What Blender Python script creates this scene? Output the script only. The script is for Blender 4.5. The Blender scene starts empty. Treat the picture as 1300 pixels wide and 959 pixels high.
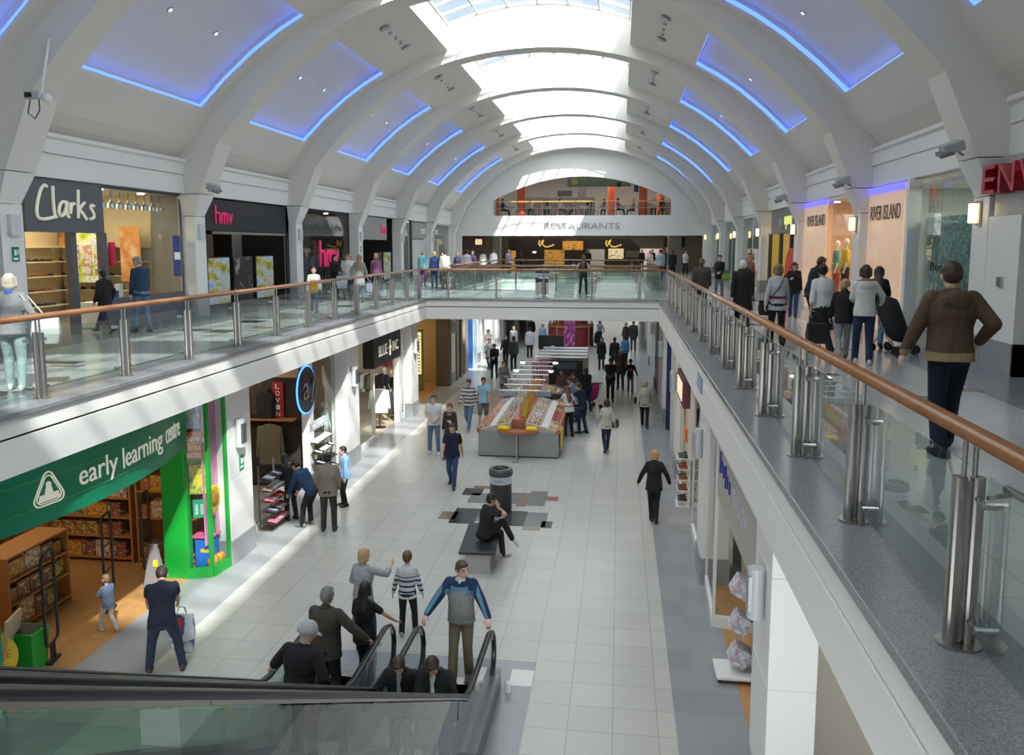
import bpy, bmesh, math, random
from mathutils import Vector, Matrix, noise
random.seed(7)
PI = math.pi
COL = bpy.context.scene.collection
V = Vector

# ------------------------------------------------------------------ helpers
class MB:
    """collects faces, links them as one mesh object"""
    def __init__(s):
        s.v = []; s.f = []; s.m = []; s.cur = 0
    def add(s, vs, fs, m=None):
        b = len(s.v); s.v.extend([tuple(p) for p in vs])
        for f in fs:
            s.f.append(tuple(b + i for i in f)); s.m.append(s.cur if m is None else m)
        return s
    def box(s, x0, x1, y0, y1, z0, z1, m=None):
        vs = [(x0,y0,z0),(x1,y0,z0),(x1,y1,z0),(x0,y1,z0),(x0,y0,z1),(x1,y0,z1),(x1,y1,z1),(x0,y1,z1)]
        return s.add(vs, [(0,3,2,1),(4,5,6,7),(0,1,5,4),(1,2,6,5),(2,3,7,6),(3,0,4,7)], m)
    def obox(s, c, size, R=None, m=None):
        hx, hy, hz = size[0]/2, size[1]/2, size[2]/2
        R = R or Matrix.Identity(3); c = V(c)
        vs = [c + R @ V(p) for p in [(-hx,-hy,-hz),(hx,-hy,-hz),(hx,hy,-hz),(-hx,hy,-hz),(-hx,-hy,hz),(hx,-hy,hz),(hx,hy,hz),(-hx,hy,hz)]]
        return s.add(vs, [(0,3,2,1),(4,5,6,7),(0,1,5,4),(1,2,6,5),(2,3,7,6),(3,0,4,7)], m)
    def quad(s, a, b, c, d, m=None):
        return s.add([a,b,c,d], [(0,1,2,3)], m)
    def prism(s, pts, axis, a, b, m=None):
        """2D outline extruded along an axis; pts are the other two coordinates in xyz order"""
        n = len(pts)
        def P(p, t):
            return {'x': (t,p[0],p[1]), 'y': (p[0],t,p[1]), 'z': (p[0],p[1],t)}[axis]
        vs = [P(p,a) for p in pts] + [P(p,b) for p in pts]
        fs = [tuple(range(n)), tuple(range(2*n-1, n-1, -1))] + [(i, i+n, (i+1)%n+n, (i+1)%n) for i in range(n)]
        return s.add(vs, fs, m)
    def ring(s, c, u, v, ru, rv, n):
        return [V(c) + V(u)*(ru*math.cos(2*PI*i/n)) + V(v)*(rv*math.sin(2*PI*i/n)) for i in range(n)]
    def loft(s, rings, caps=True, m=None):
        n = len(rings[0]); vs = [p for r in rings for p in r]; fs = []
        for k in range(len(rings)-1):
            for i in range(n):
                j = (i+1) % n
                fs.append((k*n+i, k*n+j, (k+1)*n+j, (k+1)*n+i))
        if caps:
            fs.append(tuple(range(n-1, -1, -1))); fs.append(tuple((len(rings)-1)*n+i for i in range(n)))
        return s.add(vs, fs, m)
    def cyl(s, p0, p1, r0, r1=None, n=12, m=None, caps=True):
        r1 = r0 if r1 is None else r1
        p0, p1 = V(p0), V(p1); d = (p1-p0).normalized()
        u = d.orthogonal().normalized(); v = d.cross(u)
        return s.loft([s.ring(p0,u,v,r0,r0,n), s.ring(p1,u,v,r1,r1,n)], caps, m)
    def tube(s, pts, r, n=8, m=None):
        pts = [V(p) for p in pts]; rings = []; pu = None
        for i, p in enumerate(pts):
            d = (pts[min(i+1,len(pts)-1)] - pts[max(i-1,0)]).normalized()
            u = d.orthogonal().normalized() if pu is None else (pu - d*pu.dot(d)).normalized()
            pu = u; v = d.cross(u)
            rr = r[i] if isinstance(r, (list,tuple)) else r
            rings.append(s.ring(p,u,v,rr,rr,n))
        return s.loft(rings, True, m)
    def lathe(s, prof, c=(0,0,0), n=20, m=None):
        c = V(c)
        return s.loft([[c + V((r*math.cos(2*PI*i/n), r*math.sin(2*PI*i/n), z)) for i in range(n)] for r, z in prof], True, m)
    def ball(s, c, r, R=None, n=10, k=7, m=None):
        if not isinstance(r, (tuple,list)): r = (r,r,r)
        R = R or Matrix.Identity(3); c = V(c); rings = []
        for j in range(1, k):
            t = PI*j/k
            rings.append([c + R @ V((r[0]*math.sin(t)*math.cos(2*PI*i/n), r[1]*math.sin(t)*math.sin(2*PI*i/n), -r[2]*math.cos(t))) for i in range(n)])
        vs = [p for q in rings for p in q] + [c + R @ V((0,0,-r[2])), c + R @ V((0,0,r[2]))]
        fs = []
        for a in range(k-2):
            for i in range(n):
                j = (i+1)%n; fs.append((a*n+i, a*n+j, (a+1)*n+j, (a+1)*n+i))
        B, T = (k-1)*n, (k-1)*n+1
        for i in range(n):
            j = (i+1)%n; fs.append((B, j, i)); fs.append(((k-2)*n+i, (k-2)*n+j, T))
        return s.add(vs, fs, m)
    def cap(s, p0, p1, r0, r1, n=10, m=None):
        """tapered capsule"""
        p0, p1 = V(p0), V(p1); d = p1-p0
        if d.length < 1e-5: return s.ball(p0, r0)
        d.normalize(); u = d.orthogonal().normalized(); v = d.cross(u); rings = []
        for t in (-85,-55,-25): t = math.radians(t); rings.append(s.ring(p0+d*(r0*math.sin(t)),u,v,r0*math.cos(t),r0*math.cos(t),n))
        rings.append(s.ring(p0,u,v,r0,r0,n)); rings.append(s.ring(p1,u,v,r1,r1,n))
        for t in (25,55,85): t = math.radians(t); rings.append(s.ring(p1+d*(r1*math.sin(t)),u,v,r1*math.cos(t),r1*math.cos(t),n))
        return s.loft(rings, True, m)
    def mesh(s, name, mats, smooth=False):
        me = bpy.data.meshes.new(name); me.from_pydata(s.v, [], s.f)
        if not isinstance(mats, (list,tuple)): mats = [mats]
        for x in mats: me.materials.append(x)
        if len(mats) > 1: me.polygons.foreach_set('material_index', s.m)
        if smooth: me.polygons.foreach_set('use_smooth', [True]*len(me.polygons))
        me.update(); return me
    def build(s, name, mats, parent=None, smooth=False, loc=None, bevel=0, fix=True):
        me = s.mesh(name, mats, smooth)
        if fix:
            bm = bmesh.new(); bm.from_mesh(me); bmesh.ops.recalc_face_normals(bm, faces=bm.faces); bm.to_mesh(me); bm.free()
        o = bpy.data.objects.new(name, me); COL.objects.link(o)
        if parent: o.parent = parent
        if loc: o.location = loc
        if bevel:
            md = o.modifiers.new('b', 'BEVEL'); md.width = bevel; md.segments = 2; md.limit_method = 'ANGLE'; md.angle_limit = 0.7
        return o

def tag(o, label=None, cat=None, group=None, kind=None):
    if label: o['label'] = label
    if cat: o['category'] = cat
    if group: o['group'] = group
    if kind: o['kind'] = kind
    return o
def struct(o, label=None): 
    o['kind'] = 'structure'
    if label: o['label'] = label
    return o
def empty(name, loc=(0,0,0), rz=0):
    o = bpy.data.objects.new(name, None); COL.objects.link(o); o.location = loc; o.rotation_euler = (0,0,rz)
    o.empty_display_size = .1; return o
KIDS = {}
def kids(o): return [c for c in bpy.data.objects if c.parent is o]
def copy_tree(o, parent=None):
    c = o.copy(); COL.objects.link(c)
    if parent: c.parent = parent
    for ch in list(o.children): copy_tree(ch, c)
    return c
def rotm(rx=0, ry=0, rz=0):
    return Matrix.Rotation(rz,3,'Z') @ Matrix.Rotation(ry,3,'Y') @ Matrix.Rotation(rx,3,'X')

# ------------------------------------------------------------------ materials
MATS = {}
def mat(name, col, rough=.5, metal=0, emit=0, spec=None, noise_amt=0, nscale=20, bump=0, ecol=None):
    if name in MATS: return MATS[name]
    m = bpy.data.materials.new(name); m.use_nodes = True; nt = m.node_tree; b = nt.nodes['Principled BSDF']
    b.inputs['Base Color'].default_value = (*col, 1); b.inputs['Roughness'].default_value = rough; b.inputs['Metallic'].default_value = metal
    if spec is not None: b.inputs['Specular IOR Level'].default_value = spec
    if emit:
        b.inputs['Emission Color'].default_value = (*(ecol or col), 1); b.inputs['Emission Strength'].default_value = emit
    if noise_amt or bump:
        tc = nt.nodes.new('ShaderNodeTexCoord'); n = nt.nodes.new('ShaderNodeTexNoise'); n.inputs['Scale'].default_value = nscale; n.inputs['Detail'].default_value = 4
        nt.links.new(tc.outputs['Object'], n.inputs['Vector'])
        if noise_amt:
            r = nt.nodes.new('ShaderNodeValToRGB'); e = r.color_ramp.elements
            e[0].position = .3; e[1].position = .7
            e[0].color = (*[c*(1-noise_amt) for c in col], 1); e[1].color = (*[min(1,c*(1+noise_amt)) for c in col], 1)
            nt.links.new(n.outputs['Fac'], r.inputs['Fac']); nt.links.new(r.outputs['Color'], b.inputs['Base Color'])
        if bump:
            bp = nt.nodes.new('ShaderNodeBump'); bp.inputs['Strength'].default_value = bump; bp.inputs['Distance'].default_value = .01
            nt.links.new(n.outputs['Fac'], bp.inputs['Height']); nt.links.new(bp.outputs['Normal'], b.inputs['Normal'])
    MATS[name] = m; return m
def glass_mat(name, tint, refl=1.0, rough=0.0, dirt=0.0):
    if name in MATS: return MATS[name]
    m = bpy.data.materials.new(name); m.use_nodes = True; nt = m.node_tree; nt.nodes.clear()
    out = nt.nodes.new('ShaderNodeOutputMaterial'); tr = nt.nodes.new('ShaderNodeBsdfTransparent'); tr.inputs['Color'].default_value = (*tint, 1)
    gl = nt.nodes.new('ShaderNodeBsdfGlossy'); gl.inputs['Roughness'].default_value = rough
    fr = nt.nodes.new('ShaderNodeFresnel'); fr.inputs['IOR'].default_value = 1.45
    mx = nt.nodes.new('ShaderNodeMixShader'); mu = nt.nodes.new('ShaderNodeMath'); mu.operation = 'MULTIPLY'; mu.inputs[1].default_value = refl; mu.use_clamp = True
    geo = nt.nodes.new('ShaderNodeNewGeometry'); inv = nt.nodes.new('ShaderNodeMath'); inv.operation = 'SUBTRACT'; inv.inputs[0].default_value = 1
    nt.links.new(geo.outputs['Backfacing'], inv.inputs[1])
    m2 = nt.nodes.new('ShaderNodeMath'); m2.operation = 'MULTIPLY'
    nt.links.new(fr.outputs[0], mu.inputs[0]); nt.links.new(mu.outputs[0], m2.inputs[0]); nt.links.new(inv.outputs[0], m2.inputs[1])
    nt.links.new(m2.outputs[0], mx.inputs[0]); nt.links.new(tr.outputs[0], mx.inputs[1]); nt.links.new(gl.outputs[0], mx.inputs[2])
    last = mx
    if dirt:
        df = nt.nodes.new('ShaderNodeBsdfDiffuse'); df.inputs['Color'].default_value = (.6,.66,.62,1); m3 = nt.nodes.new('ShaderNodeMixShader'); m3.inputs[0].default_value = dirt
        nt.links.new(mx.outputs[0], m3.inputs[1]); nt.links.new(df.outputs[0], m3.inputs[2]); last = m3
    nt.links.new(last.outputs[0], out.inputs['Surface'])
    MATS[name] = m; return m
def pic(name, cols, scale=3.0, rough=.4, stretch=(1,1,1), seed=0, detail=2.5, blocky=False, emit=0):
    """printed picture or mixed goods: patches of several colours"""
    if name in MATS: return MATS[name]
    m = bpy.data.materials.new(name); m.use_nodes = True; nt = m.node_tree; b = nt.nodes['Principled BSDF']; b.inputs['Roughness'].default_value = rough
    tc = nt.nodes.new('ShaderNodeTexCoord'); mp = nt.nodes.new('ShaderNodeMapping'); mp.inputs['Scale'].default_value = stretch; mp.inputs['Location'].default_value = (seed*3.1, seed*1.7, seed*.9)
    nt.links.new(tc.outputs['Object'], mp.inputs['Vector'])
    if blocky:
        n = nt.nodes.new('ShaderNodeTexVoronoi'); n.inputs['Scale'].default_value = scale; n.distance = 'CHEBYCHEV'
        w = nt.nodes.new('ShaderNodeTexWhiteNoise'); nt.links.new(n.outputs['Position'], w.inputs['Vector']); src = w.outputs['Value']
    else:
        n = nt.nodes.new('ShaderNodeTexNoise'); n.inputs['Scale'].default_value = scale; n.inputs['Detail'].default_value = detail; n.inputs['Distortion'].default_value = .6; src = n.outputs['Fac']
    nt.links.new(mp.outputs[0], n.inputs['Vector'])
    r = nt.nodes.new('ShaderNodeValToRGB'); r.color_ramp.interpolation = 'CONSTANT' if blocky else 'EASE'
    k = len(cols)
    while len(r.color_ramp.elements) < k: r.color_ramp.elements.new(.5)
    for i, c in enumerate(cols):
        r.color_ramp.elements[i].position = (i/k) if blocky else .3 + .4*i/max(1,k-1)
        r.color_ramp.elements[i].color = (*c, 1)
    nt.links.new(src, r.inputs['Fac']); nt.links.new(r.outputs['Color'], b.inputs['Base Color'])
    if emit:
        nt.links.new(r.outputs['Color'], b.inputs['Emission Color']); b.inputs['Emission Strength'].default_value = emit
    MATS[name] = m; return m
def tile_mat(name, c1, c2, joint, size, rough=.2, zones=(), spec=.5, jw=.012, offset=0.0, lift=.02):
    """square floor tiles in world coordinates; zones = (axis, op, value, colour1, colour2) change the stone"""
    m = bpy.data.materials.new(name); m.use_nodes = True; nt = m.node_tree; b = nt.nodes['Principled BSDF']; L = nt.links
    geo = nt.nodes.new('ShaderNodeNewGeometry'); mp = nt.nodes.new('ShaderNodeMapping'); mp.inputs['Location'].default_value = (offset,0,0)
    L.new(geo.outputs['Position'], mp.inputs['Vector'])
    def brick(a, bcol):
        br = nt.nodes.new('ShaderNodeTexBrick'); br.offset = 0; br.inputs['Scale'].default_value = 1
        br.inputs['Brick Width'].default_value = size; br.inputs['Row Height'].default_value = size; br.inputs['Mortar Size'].default_value = jw/2
        br.inputs['Mortar Smooth'].default_value = .3
        br.inputs['Color1'].default_value = (*a,1); br.inputs['Color2'].default_value = (*bcol,1); br.inputs['Mortar'].default_value = (*joint,1)
        L.new(mp.outputs[0], br.inputs['Vector']); return br.outputs['Color']
    cur = brick(c1, c2)
    sx = nt.nodes.new('ShaderNodeSeparateXYZ'); L.new(geo.outputs['Position'], sx.inputs[0])
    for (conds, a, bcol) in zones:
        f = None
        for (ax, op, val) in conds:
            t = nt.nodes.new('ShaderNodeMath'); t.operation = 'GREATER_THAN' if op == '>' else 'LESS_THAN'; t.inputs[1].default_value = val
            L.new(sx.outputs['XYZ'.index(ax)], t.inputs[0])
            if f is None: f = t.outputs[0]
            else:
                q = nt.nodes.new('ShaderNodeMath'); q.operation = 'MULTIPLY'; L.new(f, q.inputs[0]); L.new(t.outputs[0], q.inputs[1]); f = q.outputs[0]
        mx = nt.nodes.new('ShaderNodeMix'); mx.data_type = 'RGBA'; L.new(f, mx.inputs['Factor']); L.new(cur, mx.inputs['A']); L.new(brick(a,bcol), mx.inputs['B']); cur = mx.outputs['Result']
    n = nt.nodes.new('ShaderNodeTexNoise'); n.inputs['Scale'].default_value = 60; n.inputs['Detail'].default_value = 3; L.new(geo.outputs['Position'], n.inputs['Vector'])
    mr = nt.nodes.new('ShaderNodeMapRange'); mr.inputs['To Min'].default_value = 1-lift*4; mr.inputs['To Max'].default_value = 1+lift*4; L.new(n.outputs['Fac'], mr.inputs['Value'])
    mm = nt.nodes.new('ShaderNodeVectorMath'); mm.operation = 'MULTIPLY'; L.new(cur, mm.inputs[0]); L.new(mr.outputs[0], mm.inputs[1])
    L.new(mm.outputs[0], b.inputs['Base Color']); b.inputs['Roughness'].default_value = rough; b.inputs['Specular IOR Level'].default_value = spec
    MATS[name] = m; return m

white = mat('white_paint', (.80,.79,.755), .5)
white2 = mat('vault_paint', (.73,.705,.64), .6)
grey_plinth = mat('grey_plinth', (.30,.31,.32), .35, noise_amt=.06)
steel = mat('brushed_steel', (.50,.48,.45), .28, 1)
steel_d = mat('dark_steel', (.32,.32,.33), .35, .9)
wood = mat('handrail_wood', (.34,.155,.065), .2, noise_amt=.12, nscale=6)
black = mat('black', (.012,.012,.014), .45)
rubber = mat('black_rubber', (.015,.015,.017), .3)
darkgrey = mat('dark_grey', (.06,.062,.068), .5)
glassb = glass_mat('balustrade_glass', (.86,.925,.90), 1.9, dirt=.008)
glassw = glass_mat('shop_glass', (.93,.96,.95), 1.0)
cream = mat('cream_wall', (.72,.64,.48), .6)
SKY, SUN, EXPO = 3.25, 7.8, 0.03
# ------------------------------------------------------------------ the setting
CXV = -2.87                                  # middle of the void and vault
YL, YR = -7.2, 1.45                          # slab edges
RIBS = [.2 + 7.2*k for k in range(-1, 9)]    # ... 14.6, 21.8, 29.0 ... 57.8
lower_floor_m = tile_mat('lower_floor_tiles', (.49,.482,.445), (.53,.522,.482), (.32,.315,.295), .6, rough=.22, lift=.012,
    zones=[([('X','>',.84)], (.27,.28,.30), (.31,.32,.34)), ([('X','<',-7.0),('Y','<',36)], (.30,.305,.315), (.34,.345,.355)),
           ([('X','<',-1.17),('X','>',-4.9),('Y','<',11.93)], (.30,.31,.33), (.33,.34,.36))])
upper_floor_m = tile_mat('upper_floor_tiles', (.42,.43,.43), (.46,.47,.47), (.30,.31,.31), .6, rough=.16, lift=.015,
    zones=[([('X','>',4.9)], (.23,.25,.28), (.26,.28,.31)), ([('X','<',-10.9)], (.23,.25,.28), (.26,.28,.31))])
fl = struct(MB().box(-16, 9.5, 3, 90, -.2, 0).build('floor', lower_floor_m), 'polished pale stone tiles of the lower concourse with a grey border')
# upper slab round two voids
slab = MB()
for x0, x1, y0, y1 in [(-16,YL,1.3,62),(YR,9.5,1.3,62),(YL,YR,30,36.3),(YL,YR,50,62),(-16,9.5,-7,1.3),(-16,9.5,62,80)]:
    slab.box(x0, x1, y0, y1, 3.70, 4.40)
struct(slab.build('floor', [upper_floor_m]), 'upper gallery floor of polished grey tiles')
# fascias (two tiers with a groove) along every void edge
def fascia(name, p, q, side, z0=3.64):
    """p,q: plan points of the edge, side: outward direction into the void"""
    p, q, s = V((*p,0)), V((*q,0)), V((*side,0)); m = MB()
    prof = [(0,z0),(.035,z0),(.035,4.085),(.0,4.09),(.0,4.115),(.035,4.12),(.035,4.34),(.0,4.34)]
    vs = [p + s*a + V((0,0,z)) for a,z in prof] + [q + s*a + V((0,0,z)) for a,z in prof]; n = len(prof)
    m.add(vs, [tuple(range(n)), tuple(range(2*n-1,n-1,-1))] + [(i,(i+1)%n,(i+1)%n+n,i+n) for i in range(n)])
    return struct(m.build(name, white))
granite = mat('granite_kerb', (.22,.225,.235), .22, noise_amt=.35, nscale=90)
fascia('trim_1', (YL,2),(YL,30),(1,0)); fascia('trim_2', (YR,2),(YR,30),(-1,0)); fascia('trim_3', (YL,30),(YR,30),(0,-1))
fascia('trim_4', (YL,36.3),(YL,50),(1,0)); fascia('trim_5', (YR,36.3),(YR,50),(-1,0)); fascia('trim_6', (YL,50),(YR,50),(0,-1)); fascia('trim_7', (YL,36.3),(YR,36.3),(0,1))
k = MB()
k.box(YR-.075, 2.02, 2, 30.075, 4.34, 4.415); k.box(-7.78, YL+.075, 2, 30.075, 4.34, 4.415); k.box(YL+.075, YR-.075, 29.925, 30.5, 4.34, 4.415)
k.box(YL+.07,YR-.07,35.8,36.37,4.34,4.415)
k.box(YR-.07,2.02,36.37,50,4.34,4.415); k.box(-7.78,YL+.07,36.37,50,4.34,4.415); k.box(YL,YR,49.93,50.5,4.34,4.415)
struct(k.build('trim_8', granite, bevel=.012), 'grey granite kerb round the voids')

# vault profiles, as (distance from the middle, height)
RIB_I = [(0,13.05),(1,13.02),(2,12.9),(3.1,12.66),(4.1,12.3),(5.2,11.72),(6.2,10.98),(7.1,10.15),(7.95,9.15),(8.52,7.80)]
CEIL = [(3.1,13.05),(4.0,12.76),(5.2,12.2),(5.9,11.8),(6.6,11.32),(7.4,10.65),(8.1,9.97),(8.75,9.15),(9.35,8.58)]
GL_Z = lambda d: 14.5 - .6*(abs(d)/3.1)**2
RW = .40
for ri, ry in enumerate(RIBS):
    for sgn in (-1, 1):
        m = MB()
        inn = RIB_I
        out = [(0,GL_Z(0)),(1,GL_Z(1)),(2,GL_Z(2)),(3.1,GL_Z(3.1)),(4.1,13.0),(5.2,12.45),(6.2,11.8),(7.1,11.1),(8.2,10.2),(9.4,9.2)]
        # refine
        def at(o, t):
            i = min(int(t), len(o)-2); f = t-i; return (o[i][0]*(1-f)+o[i+1][0]*f, o[i][1]*(1-f)+o[i+1][1]*f)
        A = [at(inn, t*.5) for t in range(17)]; B = [at(out, t*.5) for t in range(17)]
        # smooth the intrados
        for _ in range(2):
            A = [A[0]] + [((A[i-1][0]+2*A[i][0]+A[i+1][0])/4,(A[i-1][1]+2*A[i][1]+A[i+1][1])/4) for i in range(1,16)] + [A[16]]
        n = len(A)
        for (pts0, pts1) in ((A, B),):
            vs = []
            for y in (ry-RW, ry+RW):
                vs += [(CXV+sgn*d, y, z) for d, z in A] + [(CXV+sgn*d, y, z) for d, z in B]
            fs = []
            for i in range(n-1):
                fs += [(i,i+1,n+i+1,n+i), (2*n+i,3*n+i,3*n+i+1,2*n+i+1), (i,2*n+i,2*n+i+1,i+1), (n+i,n+i+1,3*n+i+1,3*n+i)]
            m.add(vs, fs)
        # straight leg down to the capital
        m.prism([(CXV+sgn*8.52,7.80),(CXV+sgn*9.2,7.80),(CXV+sgn*9.4,9.2),(CXV+sgn*8.2,10.2),(CXV+sgn*7.95,9.15)], 'y', ry-RW, ry+RW)
        if ry > 0 or True:
            struct(m.build('ceiling_rib', white2), 'white curved vault rib')
        # column under it
        c = MB()
        x_in, x_w = CXV+sgn*8.78, CXV+sgn*9.25
        if ry > 3:
            # capital
            a = [(CXV+sgn*8.52, ry-RW), (CXV+sgn*9.2, ry-RW), (CXV+sgn*9.2, ry+RW), (CXV+sgn*8.52, ry+RW)]
            b = [(x_in, ry-.30), (x_w, ry-.30), (x_w, ry+.30), (x_in, ry+.30)]
            c.loft([[V((*p,7.22)) for p in b], [V((*p,7.78)) for p in a]])
            c.loft([[V((p[0], p[1], 7.195)) for p in b], [V((p[0],p[1],7.22)) for p in b]])
            c.box(min(x_in,x_w), max(x_in,x_w), ry-.30, ry+.30, 4.9, 7.18); 
            c.box(min(x_in,x_w)+.01, max(x_in,x_w)-.01, ry-.29, ry+.29, 5.88, 5.895)
            struct(c.build('column', white))
            pl = MB().box(min(x_in,x_w)-.015, max(x_in,x_w)+.015, ry-.315, ry+.315, 4.4, 4.9); struct(pl.build('baseboard_column', grey_plinth))
# ceiling bays
blue_led = mat('blue_led_strip', (.02,.06,.9), .5, emit=2.0, ecol=(.12,.27,1.0))
def cpt(sgn, i, y, off=0):
    d, z = CEIL[i]; j0, j1 = max(i-1,0), min(i+1,len(CEIL)-1)
    t = V((CEIL[j1][0]-CEIL[j0][0], CEIL[j1][1]-CEIL[j0][1])).normalized(); nn = V((-t[1], t[0]))   # outward and up
    return (CXV+sgn*(d+nn[0]*off), y, z+nn[1]*off)
cl = MB(); rc = MB(); led = MB(); cw = MB()
BAYS = list(zip(RIBS[:-1], RIBS[1:]))
for (a, b) in BAYS:
    y0, y1 = a+RW-.02, b-RW+.02; p0, p1 = a+.85, b-.85
    for sgn in (-1, 1):
        for i in range(len(CEIL)-1):
            if 2 <= i < 6:
                for (u, w) in ((y0,p0),(p1,y1)):
                    cl.quad(cpt(sgn,i,u), cpt(sgn,i,w), cpt(sgn,i+1,w), cpt(sgn,i+1,u))
                rc.quad(cpt(sgn,i,p0-.12,.3), cpt(sgn,i,p1+.12,.3), cpt(sgn,i+1,p1+.12,.3), cpt(sgn,i+1,p0-.12,.3))
                for y in (p0, p1):
                    yo = y + (-.12 if y == p0 else .12)
                    cl.quad(cpt(sgn,i,y), cpt(sgn,i+1,y), cpt(sgn,i+1,y,.06), cpt(sgn,i,y,.06))
                    cl.quad(cpt(sgn,i,y,.06), cpt(sgn,i+1,y,.06), cpt(sgn,i+1,yo,.06), cpt(sgn,i,yo,.06))
                    led.quad(cpt(sgn,i,yo,.065), cpt(sgn,i+1,yo,.065), cpt(sgn,i+1,yo,.20), cpt(sgn,i,yo,.20))
                    rc.quad(cpt(sgn,i,yo,.20), cpt(sgn,i+1,yo,.20), cpt(sgn,i+1,yo,.3), cpt(sgn,i,yo,.3))
            else:
                cl.quad(cpt(sgn,i,y0), cpt(sgn,i,y1), cpt(sgn,i+1,y1), cpt(sgn,i+1,y0))
        for i in (2, 6):
            cl.quad(cpt(sgn,i,p0), cpt(sgn,i,p1), cpt(sgn,i,p1,.06), cpt(sgn,i,p0,.06))
            led.quad(cpt(sgn,i,p0-.12,.065), cpt(sgn,i,p1+.12,.065), cpt(sgn,i,p1+.12,.22), cpt(sgn,i,p0-.12,.22))
            rc.quad(cpt(sgn,i,p0-.12,.22), cpt(sgn,i,p1+.12,.22), cpt(sgn,i,p1+.12,.3), cpt(sgn,i,p0-.12,.3))
        # skylight kerb (shaft side)
        X = CXV+sgn*3.1
        cw.box(min(X,X+sgn*.08), max(X,X+sgn*.08), y0, y1, 13.05, 13.95)
struct(cl.build('ceiling', white2, fix=False), 'white vaulted ceiling in bays')
struct(rc.build('ceiling', mat('recess_paint', (.74,.74,.80), .6), fix=False), 'recessed ceiling panels washed in blue light')
struct(led.build('trim_9', blue_led, fix=False), 'blue light strips round the recessed panels')
struct(cw.build('trim_10', white), 'white skylight shaft sides')
# skylights: one glazed barrel per bay
frame_m = mat('skylight_frame', (.62,.60,.54), .5)
sky_glass = glass_mat('skylight_glass', (.90,.95,.97), .6)
for bi, (a, b) in enumerate(BAYS):
    y0, y1 = a+RW-.35, b-RW+.35
    g = MB(); N = 12
    for i in range(N):
        d0, d1 = -3.1+6.2*i/N, -3.1+6.2*(i+1)/N
        g.quad((CXV+d0,y0,GL_Z(d0)+.05),(CXV+d1,y0,GL_Z(d1)+.05),(CXV+d1,y1,GL_Z(d1)+.05),(CXV+d0,y1,GL_Z(d0)+.05))
    w = struct(g.build('window_%d' % (bi+1), sky_glass), 'barrel shaped glass skylight')
    f = MB()
    for i in range(0, 7):
        d = -3.1+6.2*i/6
        f.obox((CXV+d,(y0+y1)/2,GL_Z(d)), (.07, y1-y0, .09))
    for j in range(0, 7):
        y = y0+.35 + (y1-y0-.7)*j/6
        pts = [(CXV-3.1+6.2*i/N, y, GL_Z(-3.1+6.2*i/N)-.01) for i in range(N+1)]
        for p, q in zip(pts[:-1], pts[1:]):
            p, q = V(p), V(q); mm = (p+q)/2; d = q-p
            f.obox(mm, (d.length+.01, .06, .08), Matrix.Rotation(-math.atan2(d.z,d.x),3,'Y'))
    f.build('window_frame', frame_m, w)
# roof deck outside over the closed parts, so the sky shows only through the skylights
rf = MB()
for sgn in (-1, 1):
    pr = [(3.2,13.98),(3.2,13.4),(5.2,12.75),(7.4,11.3),(9.45,9.5),(9.7,8.0),(14.2,8.0),(14.2,8.3),(10.2,8.3),(9.8,10.2),(7.6,12),(5.4,13.4)]
    rf.prism([(CXV+sgn*d,z) for d,z in pr], 'y', -8, 58.4)
struct(rf.build('roof', white))
# upper wall band between shopfronts and vault (cornice, groove, lower band)
for sgn, nm, ym in ((-1,'wall_left',58.5),(1,'wall_right',58.5)):
    m = MB(); X = CXV+sgn*9.05
    pr = [(0,7.80),(.06,7.80),(.06,8.28),(.03,8.285),(.03,8.31),(.08,8.315),(.08,8.60),(.16,8.64),(.16,8.72),(-.3,8.72),(-.3,7.80)]
    m.prism([(X-sgn*a,z) for a,z in pr], 'y', -8, ym)
    struct(m.build(nm, white))
# far end wall with the arched restaurant window and the opening below
def arcs(pts_out, hole, y0, y1, name, label):
    m = MB(); n = len(pts_out)
    return m
YB = 58.5
m = MB(); NN = 40
top = lambda d: max(7.2, 12.75 - 4.25*(abs(d)/9.6)**2.2)
def hole_top(x):
    t = (x+2.75)/6.25
    return 9.55 + 1.62*(1-t*t) if abs(t) <= 1 else None
xs = sorted(set([CXV-9.3+18.6*i/NN for i in range(NN+1)] + [-9.0, 3.5]))
for x0, x1 in zip(xs[:-1], xs[1:]):
    xm = (x0+x1)/2
    def bar(za0, za1, zb0, zb1):
        vs = [(x0,YB,za0),(x1,YB,zb0),(x1,YB,zb1),(x0,YB,za1),(x0,YB+.4,za0),(x1,YB+.4,zb0),(x1,YB+.4,zb1),(x0,YB+.4,za1)]
        m.add(vs, [(0,1,2,3),(4,7,6,5),(0,4,5,1),(3,2,6,7),(0,3,7,4),(1,5,6,2)])
    if -9.0 <= xm <= 3.5:
        bar(7.1,8.46,7.1,8.46); bar(hole_top(x0), 14.2, hole_top(x1), 14.2)
    else:
        bar(7.1, 14.2, 7.1, 14.2)
m.box(-12.2,-11.35,YB,YB+.4,4.4,7.1); m.box(5.72,6.6,YB,YB+.4,4.4,7.1); m.box(-12.4,6.6,YB-.02,YB,7.04,7.12)
struct(m.build('wall_back', white), 'white end wall with arched opening to the restaurant level')
# arched trim along the wall under the vault
m = MB()
pts = [(CXV+d, 13.0-4.6*(abs(d)/9.3)**2.3) for d in [-9.2+18.4*i/36 for i in range(37)]]
vs = []
for y in (YB-.22, YB):
    vs += [(x,y,z) for x,z in pts] + [(x,y,z+.8) for x,z in pts]
n = 37; fs = []
for i in range(n-1): fs += [(i,i+1,n+i+1,n+i),(i,2*n+i,2*n+i+1,i+1)]
m.add(vs, fs); struct(m.build('trim_11', white2), 'curved rim of the end wall')
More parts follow.
